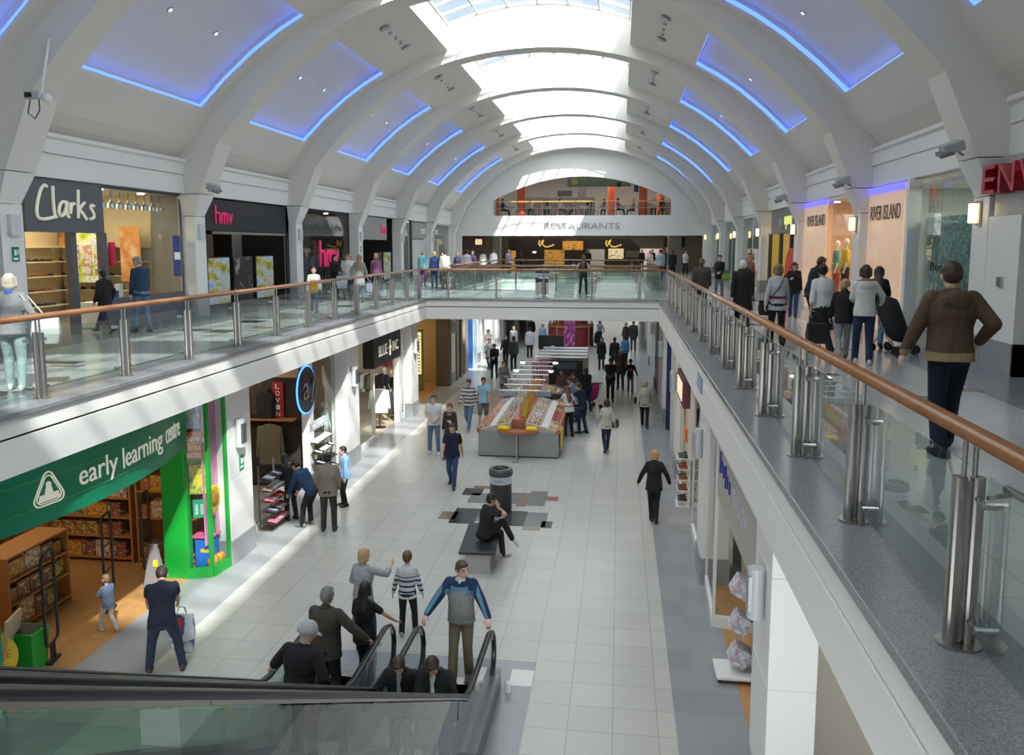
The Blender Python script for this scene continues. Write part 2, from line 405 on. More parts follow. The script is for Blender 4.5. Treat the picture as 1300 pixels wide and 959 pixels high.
# unseen wall set close behind the camera to cut daylight on the near hall
m = MB(); m.box(-16,9.5,-2.3,-2,4.4,15.2); struct(m.build('wall_rear_blocker', white))
# lower columns
lower_cols_L = [15.45+7.2*k for k in (-1,0,1,2,3,4,5)]; lower_cols_R = [15.75+7.2*k for k in (-1,0,1,2,3,4,5)]
for side, X, cols in ((-1,-7.6,lower_cols_L),(1,1.62,lower_cols_R)):
    for i, y in enumerate(cols):
        hw = .5
        if side > 0 and i == 0: y = 8.95
        x0, x1 = (X-.5, X) if side < 0 else (X, X+.5)
        m = MB()
        for z0, z1 in ((.5,1.72),(1.735,2.95),(2.965,3.70)): m.box(x0, x1, y-hw, y+hw, z0, z1)
        m.box(x0+.01, x1-.01, y-hw+.01, y+hw-.01, .5, 3.7)
        struct(m.build('column', white, bevel=.006))
        struct(MB().box(x0-.02, x1+.02, y-hw-.02, y+hw+.02, 0, .5).build('baseboard_column', grey_plinth))
        # wall light on it and exit sign
        if i >= 0:
            e = empty('wall_light', (X+(-.0 if side<0 else 0), y-hw, 2.75))
            s = side
            MB().box(.05 if side<0 else -.09, .09 if side<0 else -.05, .25,.42,-.2,.2).build('bracket', steel_d, e)
            q = MB(); q.cyl((0 - (.0), .33, -.28), (0,.33,.28), .09, .09, 14); o = q.build('shade', mat('light_shade', (.55,.56,.57), .4), e, smooth=False)
            e.location = (X + (.1 if side<0 else -.1), y-hw, 2.65)
            tag(e, None, 'wall light', 'half round uplighters on the lower columns')
            e['label'] = 'pale half round wall light on a %s column of the lower concourse' % ('left' if side<0 else 'right')
# lower walls behind the shops
struct(MB().box(-13.2,-13,2,90,0,3.7).build('wall_left', mat('shop_back', (.5,.46,.4), .7)))
struct(MB().box(7.0,7.2,2,90,0,3.7).build('wall_right', MATS['shop_back']))
struct(MB().box(-16,9.5,90,90.2,0,3.7).build('wall_far', MATS['shop_back']))
struct(MB().box(-16.2,-16,-7,80,4.4,8.1).build('wall_left', MATS['shop_back']))
struct(MB().box(9.5,9.7,-7,80,4.4,8.1).build('wall_right', MATS['shop_back']))
# ------------------------------------------------------------------ balustrades
def rail_post():
    """twin steel post; local x runs across the rail, z up from the kerb"""
    m = MB()
    for sx in (-.042, .042):
        m.loft([m.ring((sx,0,0),(1,0,0),(0,1,0),.035,.037,16), m.ring((sx,0,.86),(1,0,0),(0,1,0),.035,.037,16)])
        m.cyl((sx*.6,0,.86),(sx*.6,0,1.03), .013, .013, 8)
    m.box(-.02,.02,-.012,.012,.02,.84)
    m.cyl((0,0,0),(0,0,.012), .105, .105, 20)
    return m.mesh('post', steel, False)
def rail_clamp():
    m = MB()
    z = 0
    m.cyl((-.02,-.17,z),(-.02,.17,z), .010, .010, 8)
    for sy in (-1,1):
        m.cyl((-.045,sy*.15,z),(.045,sy*.15,z), .020, .020, 10)
        m.cyl((-.02,sy*.05,z),(-.02,sy*.07,z), .018, .018, 8)
    return m.mesh('clamp', mat('clamp_steel', (.62,.61,.59), .22, 1))
POST, CLAMP = rail_post(), rail_clamp()
def balustrade(p, q, posts, label, inner, flip=1, zb=4.415):
    """p,q plan ends (handrail line); posts = distances along; inner = unit vector towards the floor"""
    p, q = V((*p,zb)), V((*q,zb)); d = (q-p); Ln = d.length; d.normalize(); nrm = V((*inner,0))
    e = empty('glass_balustrade', p, math.atan2(d.y,d.x)-PI/2); tag(e, label, 'balustrade')
    up = V((0,0,1))
    # local frame: y along the run
    s = 1 if (Matrix.Rotation(e.rotation_euler.z,3,'Z') @ V((1,0,0))).dot(nrm) > 0 else -1
    m = MB(); n = 14
    m.loft([m.ring((0,y,1.06),(1,0,0),(0,0,1),.058,.042,n) for y in (-.02, Ln+.02)])
    hr = m.build('handrail', wood, e, smooth=True)
    j = MB()
    for t in posts[::2]: j.loft([j.ring((0,y,1.06),(1,0,0),(0,0,1),.0592,.0432,n) for y in (t+.13, t+.136)])
    j.build('joint', darkgrey, hr)
    for t in posts:
        o = bpy.data.objects.new('post', POST); COL.objects.link(o); o.parent = e; o.location = (-s*.03, t, 0)
        for cz in (.14,.76): c = bpy.data.objects.new('clamp', CLAMP); COL.objects.link(c); c.parent = o; c.location = (s*.05, 0, cz)
    tt = [0.0] + list(posts) + [Ln]
    for a, b in zip(tt[:-1], tt[1:]):
        if b-a < .3: continue
        g = MB().box(s*.036-.006, s*.036+.006, a+.07, b-.07, .04, .88).build('glass_panel', glassb, e)
    return e
XR, XL = 1.74, -7.47
def seq(a, b, n): return [a+(b-a)*i/(n-1) for i in range(n)]
balustrade((XR,2.1),(XR,30.27), [2.3-2.1+1.855*i for i in range(0,15)], 'glass balustrade with wooden handrail on the right side of the void', (1,0))
balustrade((XL,2.1),(XL,30.27), [9.62-2.1-1.85*4+1.855*i for i in range(0,16)], 'glass balustrade with wooden handrail on the left side of the void', (-1,0))
balustrade((XL,30.27),(XR,30.27), [1.1,2.92,4.7,6.47,8.2], 'glass balustrade across the front of the bridge', (0,1))
balustrade((XL,36.05),(XR,36.05), [1.1,2.92,4.7,6.47,8.2], 'glass balustrade across the rear of the bridge', (0,-1))
balustrade((XL,36.05),(XL,50.2), [1.5*i+.6 for i in range(0,10)], 'glass balustrade on the left of the far void', (-1,0))
balustrade((XR,36.05),(XR,50.2), [1.5*i+.6 for i in range(0,10)], 'glass balustrade on the right of the far void', (1,0))
balustrade((XL,50.2),(XR,50.2), [1.1,2.92,4.7,6.47,8.2], 'glass balustrade at the far end of the far void', (0,1))
# low steel bar rail beside the nearest post
m = MB(); m.tube([(1.93,4.25,5.19),(1.95,3.6,5.2),(1.98,2.1,5.2)], .022, 8)
for y in (4.1,): m.cyl((1.80,4.16,5.17),(1.93,4.16,5.19), .012)
m.cyl((1.98,2.15,4.4),(1.98,2.15,5.2), .02)
tag(m.build('steel_rail', steel, smooth=True), 'thin steel bar behind the nearest right balustrade post', 'rail')

# ------------------------------------------------------------------ escalators
TA = .577
Y0 = 9.1
def esc_z(y, y0=9.1): return 0 if y >= y0 else min(4.4, (y0-y)*TA)
def escalator(x0, x1, label):
    e = empty('escalator', ((x0+x1)/2, 10.2, 0)); tag(e, label, 'escalator', 'escalators'); ox, oy = (x0+x1)/2, 10.2
    hw = (x1-x0)/2
    for s in (-1, 1):
        X = s*hw
        # balustrade glass
        prof = []
        path = [(11.02,.62),(10.98,.78),(10.86,.92),(10.68,1.0)] + [(9.25,1.0),(9.0,1.04)] + [(Y0-t,1.0+t*TA) for t in (.6,1.5,3,4.5,6,7.2)] + [(1.45,5.4),(.9,5.4)]
        low = [(11.0,.30),(Y0,.30)] + [(Y0-t,.30+t*TA) for t in (.6,1.5,3,4.5,6,7.2)] + [(1.45,4.7),(.9,4.7)]
        g = MB(); pts = [(y-oy,z-.03) for y,z in path] + [(y-oy,z) for y,z in reversed(low)]
        g.prism(pts, 'x', X-.006, X+.006); g.build('glass_panel', glassb, e)
        # handrail loop
        h = MB()
        loop = [(10.5,.22),(10.85,.26),(11.05,.42),(11.10,.62),(11.06,.80),(10.93,.95),(10.70,1.03)] + [(9.25,1.03),(9.0,1.08)] + [(Y0-t,1.03+t*TA) for t in (.6,1.5,3,4.5,6,7.2)] + [(1.45,5.44),(.9,5.44)]
        ring = []
        P = [V((X,y-oy,z)) for y,z in loop]
        for i, p in enumerate(P):
            d = (P[min(i+1,len(P)-1)]-P[max(i-1,0)]).normalized(); u = V((1,0,0)); v = d.cross(u)
            ring.append(h.ring(p,u,v,.042,.024,12))
        h.loft(ring); h.build('handrail', rubber, e, smooth=True)
        a = MB(); P2 = [V((X,y-oy,z-.035)) for y,z in loop[2:]]
        for p, q in zip(P2[:-1], P2[1:]):
            mid = (p+q)/2; L = (q-p).length; ang = math.atan2((q-p).z,(q-p).y); a.obox(mid, (.030,L+.01,.022), Matrix.Rotation(ang,3,'X'))
        a.build('rail_guide', steel, e)
        # skirt and decking
        d = MB(); pts = [(11.15,0),(11.15,.27),(10.9,.31)] + [(y,z) for y,z in low[1:]] + [(1.2,4.0)] + [(Y0-t,-.2+t*TA) for t in (6.8,3,.6)] + [(Y0,0)]
        d.prism([(y-oy,z) for y,z in pts], 'x', X-.10, X+.10); d.build('skirt', steel_d, e)
    n = 11
    st = MB(); tr = MB()
    y = 9.9
    st.box(-hw+.11, hw-.11, 9.5-oy, 11.3-oy, 0.0, .02)
    st.build('landing_plate', steel, e)
    for i in range(19):
        ya = 9.5-.4*i; z = max(.01, min(4.4, (9.3-ya-.05)*TA)); z = round(z/.24)*.24 if i else .015
        t = MB(); t.box(-hw+.12, hw-.12, ya-.4-oy, ya-oy, z-.22, z)
        for c in range(14):
            xx = -hw+.14+(2*hw-.30)*c/13; t.box(xx, xx+.02, ya-.4-oy, ya-oy, z, z+.008)
        t.build('step', mat('step_metal', (.16,.16,.165), .4, .8), e)
    # truss under the incline
    u = MB(); u.prism([(11.1-oy,-.01),(11.1-oy,.02),(9.2-oy,.02)] + [(Y0-t-oy,-.25+t*TA) for t in (1,4,7.2)] + [(1.5-oy,3.6),(2.8-oy,3.5)] + [(Y0-.9-oy,-.01)], 'x', -hw+.08, hw-.08)
    u.build('truss', mat('truss_cladding', (.45,.46,.47), .4), e)
    return e
escalator(-4.28, -3.2, 'left escalator with passengers going down to the lower floor')
escalator(-2.76, -1.72, 'right escalator with a fleece jacket passenger stepping on at its foot')
tag(MB().box(-1.52,-1.18,11.2,11.66,0,.006).build('floor_plate', white, bevel=.003), 'square pale plate in the floor beside the right escalator foot', 'floor plate')
b = MB(); b.cyl((-1.50,11.02,0),(-1.50,11.02,.12),.045); b.ball((-1.50,11.02,.12),.045)
tag(b.build('bollard', white), 'small white bollard at the foot of the right escalator', 'bollard')

# ------------------------------------------------------------------ floor inlays
def inlay_set(rects, z, name='trim_20', label=None):
    cols = {'k': mat('inlay_black', (.05,.055,.06), .15), 'g': mat('inlay_grey', (.20,.205,.205), .15), 'b': mat('inlay_brown', (.24,.18,.15), .15), 't': mat('inlay_tan', (.30,.25,.20), .15), 'r': mat('inlay_red', (.30,.15,.10), .15)}
    keys = list(cols); m = MB()
    for (x0,x1,y0,y1,c) in rects: m.cur = keys.index(c); m.box(x0,x1,y0,y1,z,z+.003)
    return struct(m.build(name, [cols[q] for q in keys]), label)
inlay_set([(-3.95,-3.45,20.15,20.75,'k'),(-3.75,-3.0,20.75,21.0,'b'),(-3.7,-3.0,19.55,20.35,'g'),(-2.95,-2.45,19.6,20.5,'g'),(-2.45,-2.2,19.4,20.5,'b'),(-2.2,-1.75,19.5,20.7,'g'),(-1.75,-1.45,19.95,20.3,'r'),
           (-4.15,-3.75,18.25,18.8,'b'),(-3.85,-3.25,18.0,19.1,'k'),(-3.25,-2.7,18.2,19.1,'g'),(-2.6,-2.1,18.0,19.05,'k'),(-2.1,-1.6,18.0,19.0,'g'),(-2.1,-1.7,17.75,18.0,'t'),(-1.7,-1.45,17.95,18.4,'k')], .001, 'trim_20', 'patchwork of dark and brown stone tiles round the litter bin')
inlay_set([(3.7,4.3,11.0,11.35,'k'),(4.35,5.0,11.8,12.1,'b'),(2.9,3.4,13.0,13.2,'k'),(3.2,3.7,21,21.5,'k'),(4.0,4.5,16.2,16.5,'k'),(3.4,4.1,26,26.6,'k'),(3.6,4.1,33,33.5,'k'),
           (-9.9,-9.1,12.6,12.9,'k'),(-9.4,-8.8,12.3,12.5,'b'),(-10.6,-9.9,9.9,10.3,'b'),(-8.6,-8.1,9.6,10.1,'k'),(-9.5,-8.9,17.6,18.3,'k'),(-10.3,-9.6,17.9,18.4,'k'),(-8.8,-8.3,18.6,19.1,'r'),(-9.9,-9.2,20,20.7,'k'),(-9.3,-8.6,25.5,26.2,'k'),(-10.2,-9.5,24.6,25.2,'k')], 4.4005, 'trim_21', 'dark stone inlays in the gallery floor')
# ------------------------------------------------------------------ shop rooms
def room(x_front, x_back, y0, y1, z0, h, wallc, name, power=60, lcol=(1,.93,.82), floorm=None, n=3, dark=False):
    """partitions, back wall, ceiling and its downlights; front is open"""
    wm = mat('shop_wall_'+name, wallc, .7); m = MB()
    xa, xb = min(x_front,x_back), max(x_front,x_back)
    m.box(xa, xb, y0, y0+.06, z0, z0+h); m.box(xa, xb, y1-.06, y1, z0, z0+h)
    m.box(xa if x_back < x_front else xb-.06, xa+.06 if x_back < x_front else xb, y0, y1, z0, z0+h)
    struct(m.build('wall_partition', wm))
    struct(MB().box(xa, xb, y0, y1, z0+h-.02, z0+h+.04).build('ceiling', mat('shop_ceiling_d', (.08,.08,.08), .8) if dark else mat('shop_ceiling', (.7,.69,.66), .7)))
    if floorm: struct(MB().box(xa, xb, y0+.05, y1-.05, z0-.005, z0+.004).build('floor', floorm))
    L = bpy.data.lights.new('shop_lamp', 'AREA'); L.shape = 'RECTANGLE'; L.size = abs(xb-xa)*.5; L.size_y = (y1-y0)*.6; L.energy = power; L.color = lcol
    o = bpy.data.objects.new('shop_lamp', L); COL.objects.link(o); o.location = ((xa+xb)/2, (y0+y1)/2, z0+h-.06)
    e = empty('downlights', ((xa+xb)/2, (y0+y1)/2, z0+h-.02)); tag(e, 'row of round ceiling downlights inside the '+name, 'ceiling light')
    sx = 1 if x_front > x_back else -1
    for k in range(n):
        y = (y1-y0)*((k+.5)/n-.5)
        MB().cyl((sx*abs(xb-xa)*.3, y, -.03), (sx*abs(xb-xa)*.3, y, 0), .09, .09, 12).build('lamp', mat('lamp_glow', (1,.9,.7), .5, emit=14, ecol=(1,.85,.6)), e)
def text(s, name, loc, d, size_h, width, m, extrude=.02, parent=None, align='CENTER', italic=0, bevel=0):
    """letters standing on a wall; d: 'L' wall on the left (faces +x), 'R' wall on the right (faces -x), 'B' far wall (faces the viewer), or an angle"""
    c = bpy.data.curves.new(name, 'FONT'); c.body = s; c.size = 1; c.extrude = extrude if extrude > .1 else min(extrude,.005); c.align_x = 'CENTER'; c.align_y = 'CENTER'; c.shear = italic; c.resolution_u = 3
    c.bevel_depth = 0
    c.offset = 0
    o = bpy.data.objects.new(name, c); COL.objects.link(o)
    c.materials.append(m)
    rz = {'L': PI/2, 'R': -PI/2, 'B': 0}.get(d, d if not isinstance(d, str) else 0)
    o.rotation_euler = (PI/2, 0, rz); o.location = loc
    if parent: o.parent = parent
    TEXTS.append((o, size_h, width)); return o
TEXTS = []
def sign(name, label, loc, size, d, m, parent_cat='sign'):
    """flat sign box; loc centre of its front face"""
    e = empty(name, loc); tag(e, label, parent_cat)
    w, t, h = size
    if d == 'L': MB().box(-t, 0, -w/2, w/2, -h/2, h/2).build('board', m, e, bevel=.004)
    elif d == 'R': MB().box(0, t, -w/2, w/2, -h/2, h/2).build('board', m, e, bevel=.004)
    else: MB().box(-w/2, w/2, 0, t, -h/2, h/2).build('board', m, e, bevel=.004)
    return e
def poster(label, loc, w, h, d, m, name='poster', tilt=0):
    o = MB()
    if d in 'LR': o.box(-.01,.01,-w/2,w/2,-h/2,h/2)
    else: o.box(-w/2,w/2,-.01,.01,-h/2,h/2)
    p = o.build(name, m); p.location = loc; tag(p, label, 'poster'); return p
NW = [0]
def glazing(pts, z0, z1, frame=white, label='shop window', mull=True, gm=None, fw=.05, base=0.0):
    """upright glazing along plan points, with posts, head and sill"""
    NW[0] += 1
    g = MB(); f = MB()
    for p, q in zip(pts[:-1], pts[1:]):
        p, q = V((*p,0)), V((*q,0)); d = q-p; L = d.length; a = math.atan2(d.y,d.x); R = Matrix.Rotation(a,3,'Z'); mid = (p+q)/2
        g.obox(mid+V((0,0,(z0+z1)/2+base/2)), (L-.02,.014,z1-z0-base-.04), R)
        f.obox(mid+V((0,0,z1-.04)), (L,fw,.08), R); f.obox(mid+V((0,0,z0+.04+base/2)), (L,fw+.02,.08+base), R)
    if mull:
        for p in pts: f.obox((p[0],p[1],(z0+z1)/2), (fw,fw,z1-z0))
    w = struct(g.build('window_%d' % (20+NW[0]), gm or glassw), label)
    f.build('window_frame', frame, w)
    return w
WOODF = mat('shop_wood_floor', (.46,.25,.095), .3, noise_amt=.15, nscale=5)
ELCG = mat('shop_green', (.0,.22,.11), .35); BRG = mat('bright_green', (.01,.33,.04), .35)
LET = mat('sign_letters_cream', (.85,.83,.68), .4, emit=.25)
LETW = mat('sign_letters_white', (.85,.85,.85), .4, emit=.1)
HMV = mat('pink_letters', (.75,.03,.16), .4, emit=.35)

# ---- lower left: toy shop -------------------------------------------------
room(-8.6, -12.9, 8.2, 15.5, 0, 3.55, (.45,.22,.08), 'toy shop', 55, (1,.82,.6), None, 4)
struct(MB().prism([(-12.9,8.2),(-8.15,8.2),(-8.15,14.45),(-8.6,15.4),(-12.9,15.4)], 'z', 0.0, .004).build('floor', WOODF), 'honey coloured wood floor of the toy shop')
e = empty('shop_sign', (-7.75, 11.3, 3.1)); tag(e, 'curved green toy shop sign with cream lettering and a triangle emblem', 'sign')
m = MB(); prof = []; N = 24; y0, y1 = 8.3, 14.1
pf = lambda t: (-.25 + .45*math.sin(PI*t))*1.0
a = [(pf(i/N), y0-11.3+(y1-y0)*i/N) for i in range(N+1)]
m.loft([[V((x-.12,y,-.45)), V((x,y,-.45)), V((x+.02,y,.55)), V((x-.12,y,.55))] for x,y in a]); m.build('board', ELCG, e, smooth=False)
for zz in (.18, -.2):
    q = MB(); q.loft([[V((x+.006,y,zz-.008)), V((x+.018,y,zz-.008)), V((x+.018,y,zz)), V((x+.006,y,zz))] for x,y in a]); q.build('line', mat('lime_line', (.1,.45,.12), .5), e)
def on_sign(ty):
    t = (ty-y0)/(y1-y0); x = pf(t); dx = pf(t+.01)-pf(t-.01); dy = (y1-y0)*.02
    return x, math.atan2(dy, dx)
for word, cy, wd, hh, zz in (('early', 10.83, .84, .40, -.0),('learning', 12.03, 1.34, .42, -.0),('centre', 13.27, .74, .29, .03)):
    x, ang = on_sign(cy)
    text(word, 'lettering', (x+.035, cy-11.3, zz), ang, hh, wd, LET, .02, e, bevel=.006)
x, ang = on_sign(9.89)
em = empty('emblem', (x+.03, 9.89-11.3, -.02)); em.parent = e; em.rotation_euler = (PI/2, 0, ang)
def tri(r, w):
    q = MB(); P = []
    for k in range(3):
        cx, cy = r*.62*math.cos(PI/2+k*2*PI/3), r*.62*math.sin(PI/2+k*2*PI/3)
        for j in range(6):
            b = PI/2+k*2*PI/3-PI/3+j*(2*PI/3)/5; P.append((cx+r*.28*math.cos(b), cy+r*.28*math.sin(b), 0))
    q.tube(P+[P[0], P[1]], w, 6); return q
tri(.30,.012).build('ring', LET, em); tri(.245,.009).build('ring', LET, em)
q = MB(); q.cyl((0,.10,-.01),(0,.10,.012),.038,.038,12); q.prism([(-.035,.07),(.035,.07),(.065,-.03),(-.065,-.03)], 'z', -.01,.012); q.prism([(-.15,-.03),(.15,-.03),(.17,-.12),(-.17,-.12)], 'z', -.01,.012); q.build('figure', LET, em)
# green pillar and bay window
tag(MB().box(-8.62,-8.14,14.2,14.42,0,3.6).build('green_pillar', BRG, bevel=.01), 'bright green panel pillar between toy shop doorway and window', 'pillar')
tag(MB().box(-8.6,-8.0,8.9,9.3,0,3.6).build('green_pillar', ELCG, bevel=.01), 'dark green pillar at the near side of the toy shop doorway', 'pillar')
glazing([(-8.14,14.24),(-7.74,14.38),(-7.66,14.93)], 0, 3.62, BRG, 'toy shop bay window with a green frame', base=.12, fw=.07)
T1 = pic('poster_red_white', [(.5,.05,.06),(.75,.7,.7),(.45,.5,.6),(.8,.75,.7)], 5, seed=1)
T2 = pic('poster_orange', [(.7,.12,.03),(.8,.25,.03),(.85,.35,.05)], 2, seed=2)
T3 = pic('poster_garden', [(.08,.22,.03),(.25,.4,.06),(.75,.6,.1),(.15,.3,.05)], 6, seed=3)
T4 = pic('poster_pink', [(.45,.08,.25),(.75,.25,.5),(.8,.45,.6)], 1.6, seed=4)
# window facets: posters set just behind the glass, along the facet direction
pf_r = math.atan2(.14,.40)
def facet(label, t, z, w, h, mm, name='poster', cat='poster'):
    c = V((-8.14,14.24,0)).lerp(V((-7.74,14.38,0)), t); w = min(w,.33); c += V((-math.sin(pf_r)*-.0, .09, 0)); o = MB().obox((0,0,0),(w,.012,h)).build(name, mm); o.location = (c.x,c.y,z); o.rotation_euler = (0,0,pf_r); tag(o, label, cat); return o
facet('pale poster with red pattern at the top of the toy shop window', .42, 3.2, .46, .55, T1)
p = facet('orange poster lettered Spring into action in the toy shop window', .42, 2.55, .46, .62, T2)
for k, wd in enumerate(('Spring','into','action')):
    text(wd, 'lettering', (0,-.012,.17-.15*k), 'B', .12, .10+.04*len(wd), LETW, .002, p)
MB().obox((0,-.009,-.27),(.46,.004,.07)).build('band', BRG, p)
p = facet('photo poster of a child in yellow on grass in the toy shop window', .46, 1.93, .46, .58, T3)
q = MB(); q.ball((0,-.012,.16),(.05,.006,.06)); q.prism([(-.08,.10),(.08,.10),(.1,-.12),(-.1,-.12)], 'y', -.014,-.008); q.build('child', mat('yellow_top', (.8,.6,.05), .6), p)
p = facet('small green notice with opening hours in the toy shop window', .45, 1.35, .24, .36, mat('notice_green', (.02,.35,.18), .5)); 
q = MB()
for s in (-.05,.05):
    for k in range(6): q.box(s-.03,s+.03,-.011,-.007,.08-.035*k-.015,.08-.035*k)
q.build('lines', LETW, p)
o = MB().box(-.01,.01,-.3,.3,-1.5,1.3).build('poster', T4); o.location = (-7.86,14.68,2.1); tag(o, 'tall pink picture poster beside the window post of the toy shop', 'poster')
# toys in the window
m = MB(); m.cyl((0,0,0),(0,0,.03),.2,.2,16); m.cyl((0,0,-.55),(0,0,0),.03,.03,8); e = m.build('toy_table', mat('pink_plastic', (.75,.12,.3), .3)); e.location = (-7.98,14.66,1.15); tag(e, 'round pink toy table in the toy shop window', 'toy table')
m = MB(); m.box(-.22,.2,-.2,.2,0,.03); e = m.build('toy_shelf', MATS['pink_plastic']); e.location = (-7.98,14.66,.72); tag(e, 'pink toy shelf low in the toy shop window', 'toy shelf')
e = empty('toy_sunflower', (-7.84,14.72,1.45)); tag(e, 'big yellow toy sunflower in the toy shop window', 'toy')
q = MB()
for k in range(12): a = k*PI/6; q.ball((0, .2*math.cos(a), .2*math.sin(a)), (.03,.08,.08), n=8, k=5)
q.build('petals', mat('toy_yellow', (.85,.5,.02), .4), e); MB().ball((.03,0,0),(.05,.14,.14)).build('face', mat('toy_brown', (.45,.18,.02), .5), e); MB().cyl((0,0,-.9),(0,0,-.1),.02).build('stem', BRG, e)
e = MB().box(-.17,.17,-.17,.17,0,.55).build('toy_box', mat('toy_blue', (.02,.15,.6), .4), bevel=.02); e.location = (-7.98,14.66,.13); tag(e, 'blue cube toy box at the bottom of the toy shop window', 'toy box')
MB().box(-.05,.12,-.176,-.17,.3,.37).build('label_patch', MATS['toy_yellow'], e)
for k in range(5):
    q = MB(); q.ball((0,0,.12),(.07,.05,.08)); q.ball((0,0,.04),(.05,.05,.05)); o = q.build('toy_flower', MATS['toy_yellow'] if k % 2 else mat('toy_orange', (.8,.25,.02), .4)); o.location = (-7.80+.01*k, 14.44+.09*k, .13+.02); tag(o, 'small yellow and orange toy flower on the window base', 'toy', 'toy flowers in the window')
# shelving with boxed toys
oak = mat('oak_shelf', (.40,.18,.05), .5, noise_amt=.1)
TOY = [pic('toybox_%d' % k, c, 13, seed=k, stretch=(1,1,1.4)) for k, c in enumerate([
    [(.5,.03,.02),(.1,.08,.05),(.7,.55,.35)], [(.45,.2,.03),(.6,.06,.03),(.1,.2,.05),(.6,.5,.3)], [(.03,.10,.3),(.55,.2,.04),(.7,.62,.45),(.05,.05,.05)], [(.4,.03,.15),(.7,.42,.12),(.08,.15,.06),(.5,.08,.02)], [(.12,.25,.03),(.7,.45,.05),(.45,.04,.02),(.65,.6,.5)]])]
def box_mesh(w, d, h, m): return MB().box(-w/2,w/2,-d/2,d/2,0,h).mesh('toy_carton', m)
def shelving(x, y, rz, w, h, shelves, dep, label, itemlabel, group, seed):
    rnd = random.Random(seed)
    e = empty('shelving_unit', (x,y,0), rz); tag(e, label, 'shelving')
    MB().box(-w/2,w/2,0,.03,0,h).build('back', oak, e)
    for s in (-w/2, w/2-.04): MB().box(s,s+.04,-dep,0,0,h).build('side_panel', oak, e)
    for z in shelves + [h]: MB().box(-w/2+.04,w/2-.04,-dep,0,z-.03,z).build('shelf', oak, e)
    ms = [box_mesh(bw, dep*.7, bh, TOY[k]) for k, (bw, bh) in enumerate([(.28,.3),(.2,.24),(.36,.34),(.24,.28),(.42,.3)])]
    R = Matrix.Rotation(rz,3,'Z')
    for si, z in enumerate(shelves):
        cx = -w/2+.08; gap = (shelves+[h])[si+1]-z-.05
        while cx < w/2-.2:
            k = rnd.randrange(5); bw = [.28,.2,.36,.24,.42][k]
            if cx+bw > w/2-.05: break
            o = bpy.data.objects.new('toy_carton', ms[k]); COL.objects.link(o)
            p = R @ V((cx+bw/2, -dep*.5, z)); o.location = (x+p.x, y+p.y, z); o.rotation_euler = (0,0,rz)
            if gap < .36: o.scale = (1,1,gap/.38)
            tag(o, itemlabel, 'toy box', group); cx += bw+.02
shelving(-10.6, 15.25, 0, 1.9, 2.5, [.1,.55,.95,1.35,1.75,2.12], .45, 'orange wood shelving on the far wall of the toy shop, left unit', 'boxed toy on the left far unit of the toy shop', 'toy boxes on the left far unit', 1)
shelving(-9.5-.15, 15.25, 0, .0+1.4-.0, 2.9, [.1,1.1,1.6,2.05,2.5], .45, 'orange wood shelving on the far wall of the toy shop, right unit by the pillar', 'boxed toy on the right far unit of the toy shop', 'toy boxes on the right far unit', 2) if False else None
shelving(-8.93-.0, 15.3, 0, 1.3, 2.9, [.08,.95,1.5,2.0,2.45], .45, 'orange wood shelving on the far wall of the toy shop, beside the green pillar', 'boxed toy on the far unit beside the green pillar', 'toy boxes beside the green pillar', 2)
shelving(-12.75, 12.6, PI/2, 4.0, 2.6, [.1,.6,1.1,1.6,2.1], .5, 'long orange wood shelving on the back wall of the toy shop', 'boxed toy on the long back wall unit', 'toy boxes on the back wall unit', 3)
shelving(-10.3, 12.3, PI/2, 1.5, 1.35, [.12,.55,.95], .55, 'low orange display shelving inside the toy shop doorway', 'boxed toy on the low display unit', 'toy boxes on the low unit', 4)
# security gates
def gate(x, y, rz, label, h=1.75, w=.42):
    e = empty('security_gate', (x,y,0), rz); tag(e, label, 'security gate')
    P = []
    for k in range(7): a = PI+k*PI/12; P.append((0,-w/2+.1+.1*math.cos(a)-0, .1+.2+.1*math.sin(a)))
    r = .1; pts = []
    for (cx, cz, a0) in ((-w/2+r,.3+r,PI),(w/2-r,.3+r,1.5*PI),(w/2-r,h-r,0),(-w/2+r,h-r,.5*PI)):
        for k in range(5): a = a0+k*PI/8; pts.append((0, cx+r*math.cos(a), cz+r*math.sin(a)))
    q = MB(); q.tube(pts+[pts[0],pts[1]], .022, 8); q.build('hoop', black, e, smooth=True)
    for z in (.75,1.2): MB().cyl((0,-w/2,z),(0,w/2,z),.012).build('crossbar', black, e)
    MB().box(-.05,.05,-w/2+.05,w/2-.05,0,.04).cyl((0,-.05,.02),(0,-.05,.32),.02).cyl((0,.05,.02),(0,.05,.32),.02).build('base', black, e)
gate(-8.6,11.0,.25,'black hoop security gate nearest the green basket in the toy shop doorway')
gate(-8.8,12.75,.25,'black hoop security gate behind the toddler in the toy shop doorway')
gate(-8.85,14.0,.25,'black hoop security gate by the green pillar of the toy shop')
m = MB(); m.loft([[V((-.22,-.16,0)),V((.22,-.16,0)),V((.22,.16,0)),V((-.22,.16,0))],[V((-.26,-.2,.62)),V((.26,-.2,.62)),V((.26,.2,.62)),V((-.26,.2,.62))]])
o = m.build('basket_bin', BRG, bevel=.01); MB().box(-.22,.22,-.16,.16,.615,.625).build('rim', black, o); o.location = (-8.85,10.75,0); tag(o, 'tall green basket stand in the toy shop doorway', 'basket')
e = empty('round_sign', (-8.95,10.15,0)); tag(e, 'round yellow sign lettered GO FREE on the toy shop floor', 'sign')
q = MB(); q.cyl((0,.0,.42),(.03,0,.42),.36,.36,28); dsk = q.build('disc', mat('sign_yellow', (.80,.62,.02), .5), e); e.rotation_euler = (0,-.15,-.9)
text('GO FREE','lettering',(.04,0,.45),PI/2,.12,.52,mat('sign_orange',(.75,.2,.02),.5),.003,e); text('LAND','lettering',(.04,.0,.62),PI/2,.09,.30,mat('sign_dgreen',(.05,.15,.03),.5),.003,e)
